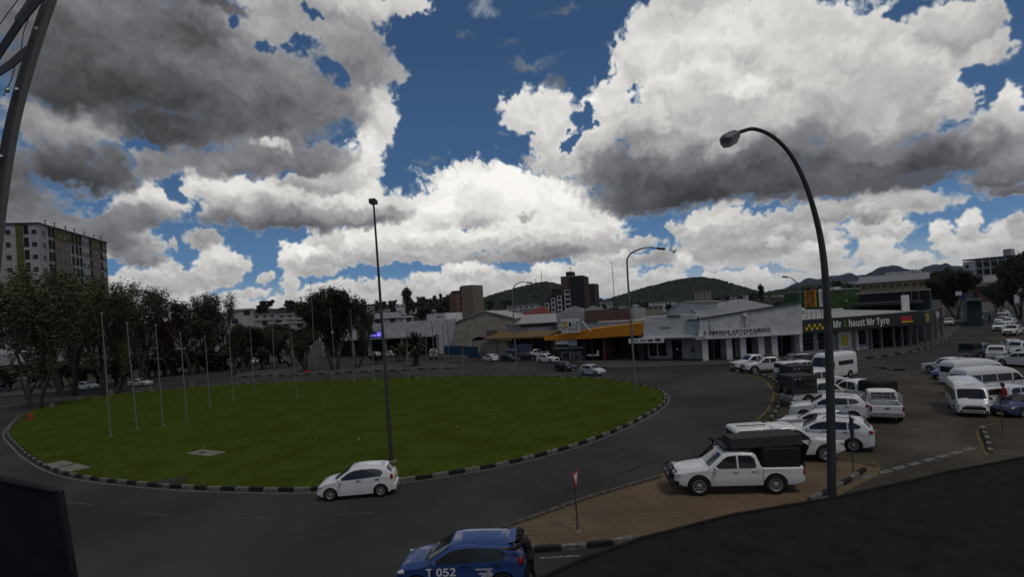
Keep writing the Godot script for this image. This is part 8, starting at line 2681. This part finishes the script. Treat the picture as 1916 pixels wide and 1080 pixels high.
# ---------------------------------------------------------------- people
# bones: [from, to, radius at from, radius at to, colour]; one continuous skin round all of them
func flesh(s: SurfaceTool, bones: Array, cell: float, blend: float) -> void:
	var lo := Vector3(INF, INF, INF)
	var hi := -lo
	for b in bones:
		var r: float = maxf(b[2], b[3]) + 3.0 * cell
		for p in [b[0], b[1]]:
			lo = lo.min(p - Vector3.ONE * r)
			hi = hi.max(p + Vector3.ONE * r)
	var n := Vector3i(((hi - lo) / cell).ceil()) + Vector3i.ONE
	var field := PackedFloat32Array()
	var near := PackedFloat32Array()
	var which := PackedInt32Array()
	field.resize(n.x * n.y * n.z)
	near.resize(field.size())
	which.resize(field.size())
	field.fill(1.0)
	near.fill(1.0)
	for id in bones.size():
		var b: Array = bones[id]
		var p: Vector3 = b[0]
		var d: Vector3 = b[1] - p
		var len2 := maxf(d.length_squared(), 0.000001)
		var reach: float = maxf(b[2], b[3]) + blend + 2.0 * cell
		var from := Vector3i(((p.min(b[1]) - Vector3.ONE * reach - lo) / cell).floor()).clamp(Vector3i.ZERO, n - Vector3i.ONE)
		var to := Vector3i(((p.max(b[1]) + Vector3.ONE * reach - lo) / cell).ceil()).clamp(Vector3i.ZERO, n - Vector3i.ONE)
		for z in range(from.z, to.z + 1):
			for y in range(from.y, to.y + 1):
				var at := (z * n.y + y) * n.x + from.x
				for x in range(from.x, to.x + 1):
					var q := lo + Vector3(x, y, z) * cell - p
					var t := clampf(q.dot(d) / len2, 0.0, 1.0)
					var v: float = (q - d * t).length() - lerpf(b[2], b[3], t)
					if v < near[at]:
						near[at] = v
						which[at] = id
					var h := maxf(blend - absf(field[at] - v), 0.0) / blend
					field[at] = minf(field[at], v) - h * h * blend * 0.25
					at += 1
	var verts := {}
	var step := [1, n.x, n.x * n.y]
	var corner := [0, 1, n.x, n.x + 1, n.x * n.y, n.x * n.y + 1, n.x * n.y + n.x, n.x * n.y + n.x + 1]
	for z in n.z - 1:
		for y in n.y - 1:
			var at := (z * n.y + y) * n.x
			for x in n.x - 1:
				var mask := 0
				for k in 8:
					if field[at + corner[k]] < 0.0:
						mask |= 1 << k
				if mask != 0 and mask != 255:
					var sum := Vector3.ZERO
					var count := 0
					for e in [[0, 1], [2, 3], [4, 5], [6, 7], [0, 2], [1, 3], [4, 6], [5, 7], [0, 4], [1, 5], [2, 6], [3, 7]]:
						if ((mask >> e[0]) & 1) != ((mask >> e[1]) & 1):
							var fa := field[at + corner[e[0]]]
							var fb := field[at + corner[e[1]]]
							var pa := Vector3(e[0] & 1, (e[0] >> 1) & 1, e[0] >> 2)
							var pb := Vector3(e[1] & 1, (e[1] >> 1) & 1, e[1] >> 2)
							sum += pa.lerp(pb, fa / (fa - fb))
							count += 1
					verts[at] = lo + (Vector3(x, y, z) + sum / count) * cell
				at += 1
	s.set_smooth_group(0)
	for z in range(1, n.z - 1):
		for y in range(1, n.y - 1):
			for x in range(1, n.x - 1):
				var at := (z * n.y + y) * n.x + x
				var inside := field[at] < 0.0
				for a in 3:
					if inside != (field[at + step[a]] < 0.0):
						var u: int = step[(a + 1) % 3]
						var v: int = step[(a + 2) % 3]
						var ids := [at - u - v, at - v, at, at - u]
						if not inside:
							ids.reverse()
						var ok := true
						for i in ids:
							ok = ok and verts.has(i)
						if ok:
							s.set_color(bones[which[at if inside else at + step[a]]][4])
							quad(s, verts[ids[0]], verts[ids[1]], verts[ids[2]], verts[ids[3]])
	s.set_smooth_group(-1)


func hand(s: SurfaceTool, wrist: Vector3, dir: Vector3, palm: Vector3, skin: Color, mirror: float) -> void:   # palm, four bent fingers and a thumb from its side
	var side := dir.cross(palm).normalized() * mirror
	var bones := [[wrist, wrist + dir * 0.05, 0.024, 0.026, skin]]
	for k in 4:
		var root := wrist + dir * 0.035 + side * (k - 1.5) * 0.012
		var knuckle := wrist + dir * 0.088 + side * (k - 1.5) * 0.019
		var long: float = [0.032, 0.038, 0.036, 0.028][k]
		var mid := knuckle + (dir * 0.85 + palm * 0.5).normalized() * long
		bones.append([root, knuckle, 0.014, 0.0115, skin])
		bones.append([knuckle, mid, 0.010, 0.009, skin])
		bones.append([mid, mid + (dir * 0.45 + palm * 0.85).normalized() * long * 0.8, 0.009, 0.008, skin])
	var base := wrist + dir * 0.02 - side * 0.022
	var t1 := base + (dir * 0.6 - side * 0.7 + palm * 0.3).normalized() * 0.038
	bones.append([base, t1, 0.013, 0.011, skin])
	bones.append([t1, t1 + (dir * 0.85 - side * 0.25 + palm * 0.3).normalized() * 0.032, 0.0105, 0.009, skin])
	flesh(s, bones, 0.005, 0.008)


func person(label: String, at: Vector3, turn: float, tall: float, lean: float, reach: float, top: Color, trousers: Color, skin: Color) -> void:   # faces +x
	var o := thing("person", label, "person", at, turn)
	var s := st()
	var hip := Vector3(0, 0.92, 0)
	var fwd := Vector3(sin(lean), cos(lean), 0)
	var chest := hip + fwd * 0.36
	var neck := hip + fwd * 0.54
	var look := (fwd + Vector3(0.15, 0, 0)).normalized()
	var head := neck + look * 0.15
	var shoe := Color(0.02, 0.02, 0.02)
	var bones := [
		[hip + Vector3(0, -0.02, -0.07), hip + Vector3(0, -0.02, 0.07), 0.115, 0.115, trousers],
		[hip + fwd * 0.08, chest, 0.125, 0.135, top], [chest + Vector3(0, 0, -0.08), chest + Vector3(0, 0, 0.08), 0.115, 0.115, top],
		[chest + fwd * 0.10 + Vector3(0, 0, -0.14), chest + fwd * 0.10 + Vector3(0, 0, 0.14), 0.075, 0.075, top],
		[neck - fwd * 0.04, neck + look * 0.06, 0.058, 0.052, skin],
	]
	var ends := []
	for z in [-1.0, 1.0]:
		var knee := Vector3(0.05 - 0.06 * z, 0.50, 0.10 * z)
		var ankle := Vector3(-0.02 - 0.12 * z, 0.09, 0.11 * z)
		bones.append([hip + Vector3(0, -0.04, 0.085 * z), knee, 0.092, 0.062, trousers])
		bones.append([knee, ankle, 0.062, 0.045, trousers])
		bones.append([ankle + Vector3(-0.03, -0.035, 0), ankle + Vector3(0.15, -0.05, 0.02 * z), 0.046, 0.036, shoe])
		var shoulder := chest + fwd * 0.10 + Vector3(0, 0, 0.185 * z)
		var arm := Vector3(sin(reach), -cos(reach), 0.16 * z).normalized()
		var elbow := shoulder + arm * 0.28
		var fore := Vector3(sin(reach + 0.5), -cos(reach + 0.5), 0.02 * z).normalized()
		var wrist := elbow + fore * 0.25
		bones.append([shoulder, elbow, 0.055, 0.044, top])
		bones.append([elbow, elbow + fore * 0.16, 0.043, 0.036, top])
		bones.append([elbow + fore * 0.16, wrist + fore * 0.02, 0.032, 0.027, skin])
		ends.append([wrist, fore, Vector3(fore.y, -fore.x, 0) * -1.0, z])
	flesh(s, bones, 0.020, 0.05)
	for e in ends:
		hand(s, e[0], e[1], e[2], skin, e[3])
	# head with brow, nose, mouth, ears; hair and eyes are parts of their own
	var f := Vector3(look.y, -look.x, 0)      # the way the face looks
	var lips := Color(skin.r * 0.8, skin.g * 0.55, skin.b * 0.5)
	flesh(s, [[head - look * 0.02, head + look * 0.045, 0.078, 0.082, skin], [head + f * 0.03 - look * 0.075, head + f * 0.045 - look * 0.06, 0.045, 0.045, skin], [head + f * 0.082 + look * 0.012, head + f * 0.098 - look * 0.022, 0.009, 0.014, skin],
		[head + f * 0.086 - look * 0.052 + Vector3(0, 0, -0.018), head + f * 0.086 - look * 0.052 + Vector3(0, 0, 0.018), 0.008, 0.008, lips], [head + f * 0.072 + look * 0.03 + Vector3(0, 0, -0.035), head + f * 0.072 + look * 0.03 + Vector3(0, 0, 0.035), 0.013, 0.013, skin],
		[head + Vector3(0, 0, -0.084) - look * 0.02, head + Vector3(0, 0, -0.088) + look * 0.02, 0.014, 0.018, skin], [head + Vector3(0, 0, 0.084) - look * 0.02, head + Vector3(0, 0, 0.088) + look * 0.02, 0.014, 0.018, skin], [neck, head - look * 0.03, 0.052, 0.055, skin]], 0.0075, 0.02)
	var m := paint("body_" + str(used.get("people", 0)), 1, 1, 1, 0.8)
	used["people"] = int(used.get("people", 0)) + 1
	m.vertex_color_use_as_albedo = true
	obj("body", s, m, o)
	s = st()
	flesh(s, [[head + look * 0.045 - f * 0.012, head + look * 0.065 + f * 0.012, 0.083, 0.080, skin], [head - f * 0.035, head + look * 0.03 - f * 0.03, 0.072, 0.075, skin]], 0.010, 0.02)
	obj("hair", s, M.letter_black, o)
	for z in [-0.03, 0.03]:
		s = st()
		blob(s, head + f * 0.077 + look * 0.010 + Vector3(0, 0, z), Vector3(0.012, 0.009, 0.012), Basis(), 4, 6)
		obj("eye", s, M.sign_white, o)
	o.scale = Vector3.ONE * tall / 1.75


func people() -> void:
	var taxi := Vector3(0.05, 0.05, -13.60)
	person("person in dark clothes leaning over the open rear of the blue taxi", Vector3(taxi.x, 0.0, taxi.z), PI - 0.1, 1.62, 0.30, 1.05, Color(0.020, 0.018, 0.020), Color(0.016, 0.017, 0.022), Color(0.10, 0.055, 0.038))
	var p := Vector3(26.49, 0.00, -29.17)
	person("person in a red top and blue jeans beside the facing minibus", Vector3(p.x, 0.014, p.z), 2.5, 1.68, 0.05, 0.2, Color(0.30, 0.02, 0.025), Color(0.05, 0.07, 0.13), Color(0.10, 0.055, 0.038))
	p = Vector3(90.86, 0.00, -102.16)
	person("tiny dark figure walking in the middle of the right street", Vector3(p.x, 0.0, p.z), 1.2, 1.7, 0.08, 0.3, Color(0.03, 0.03, 0.035), Color(0.025, 0.025, 0.03), Color(0.10, 0.055, 0.038))
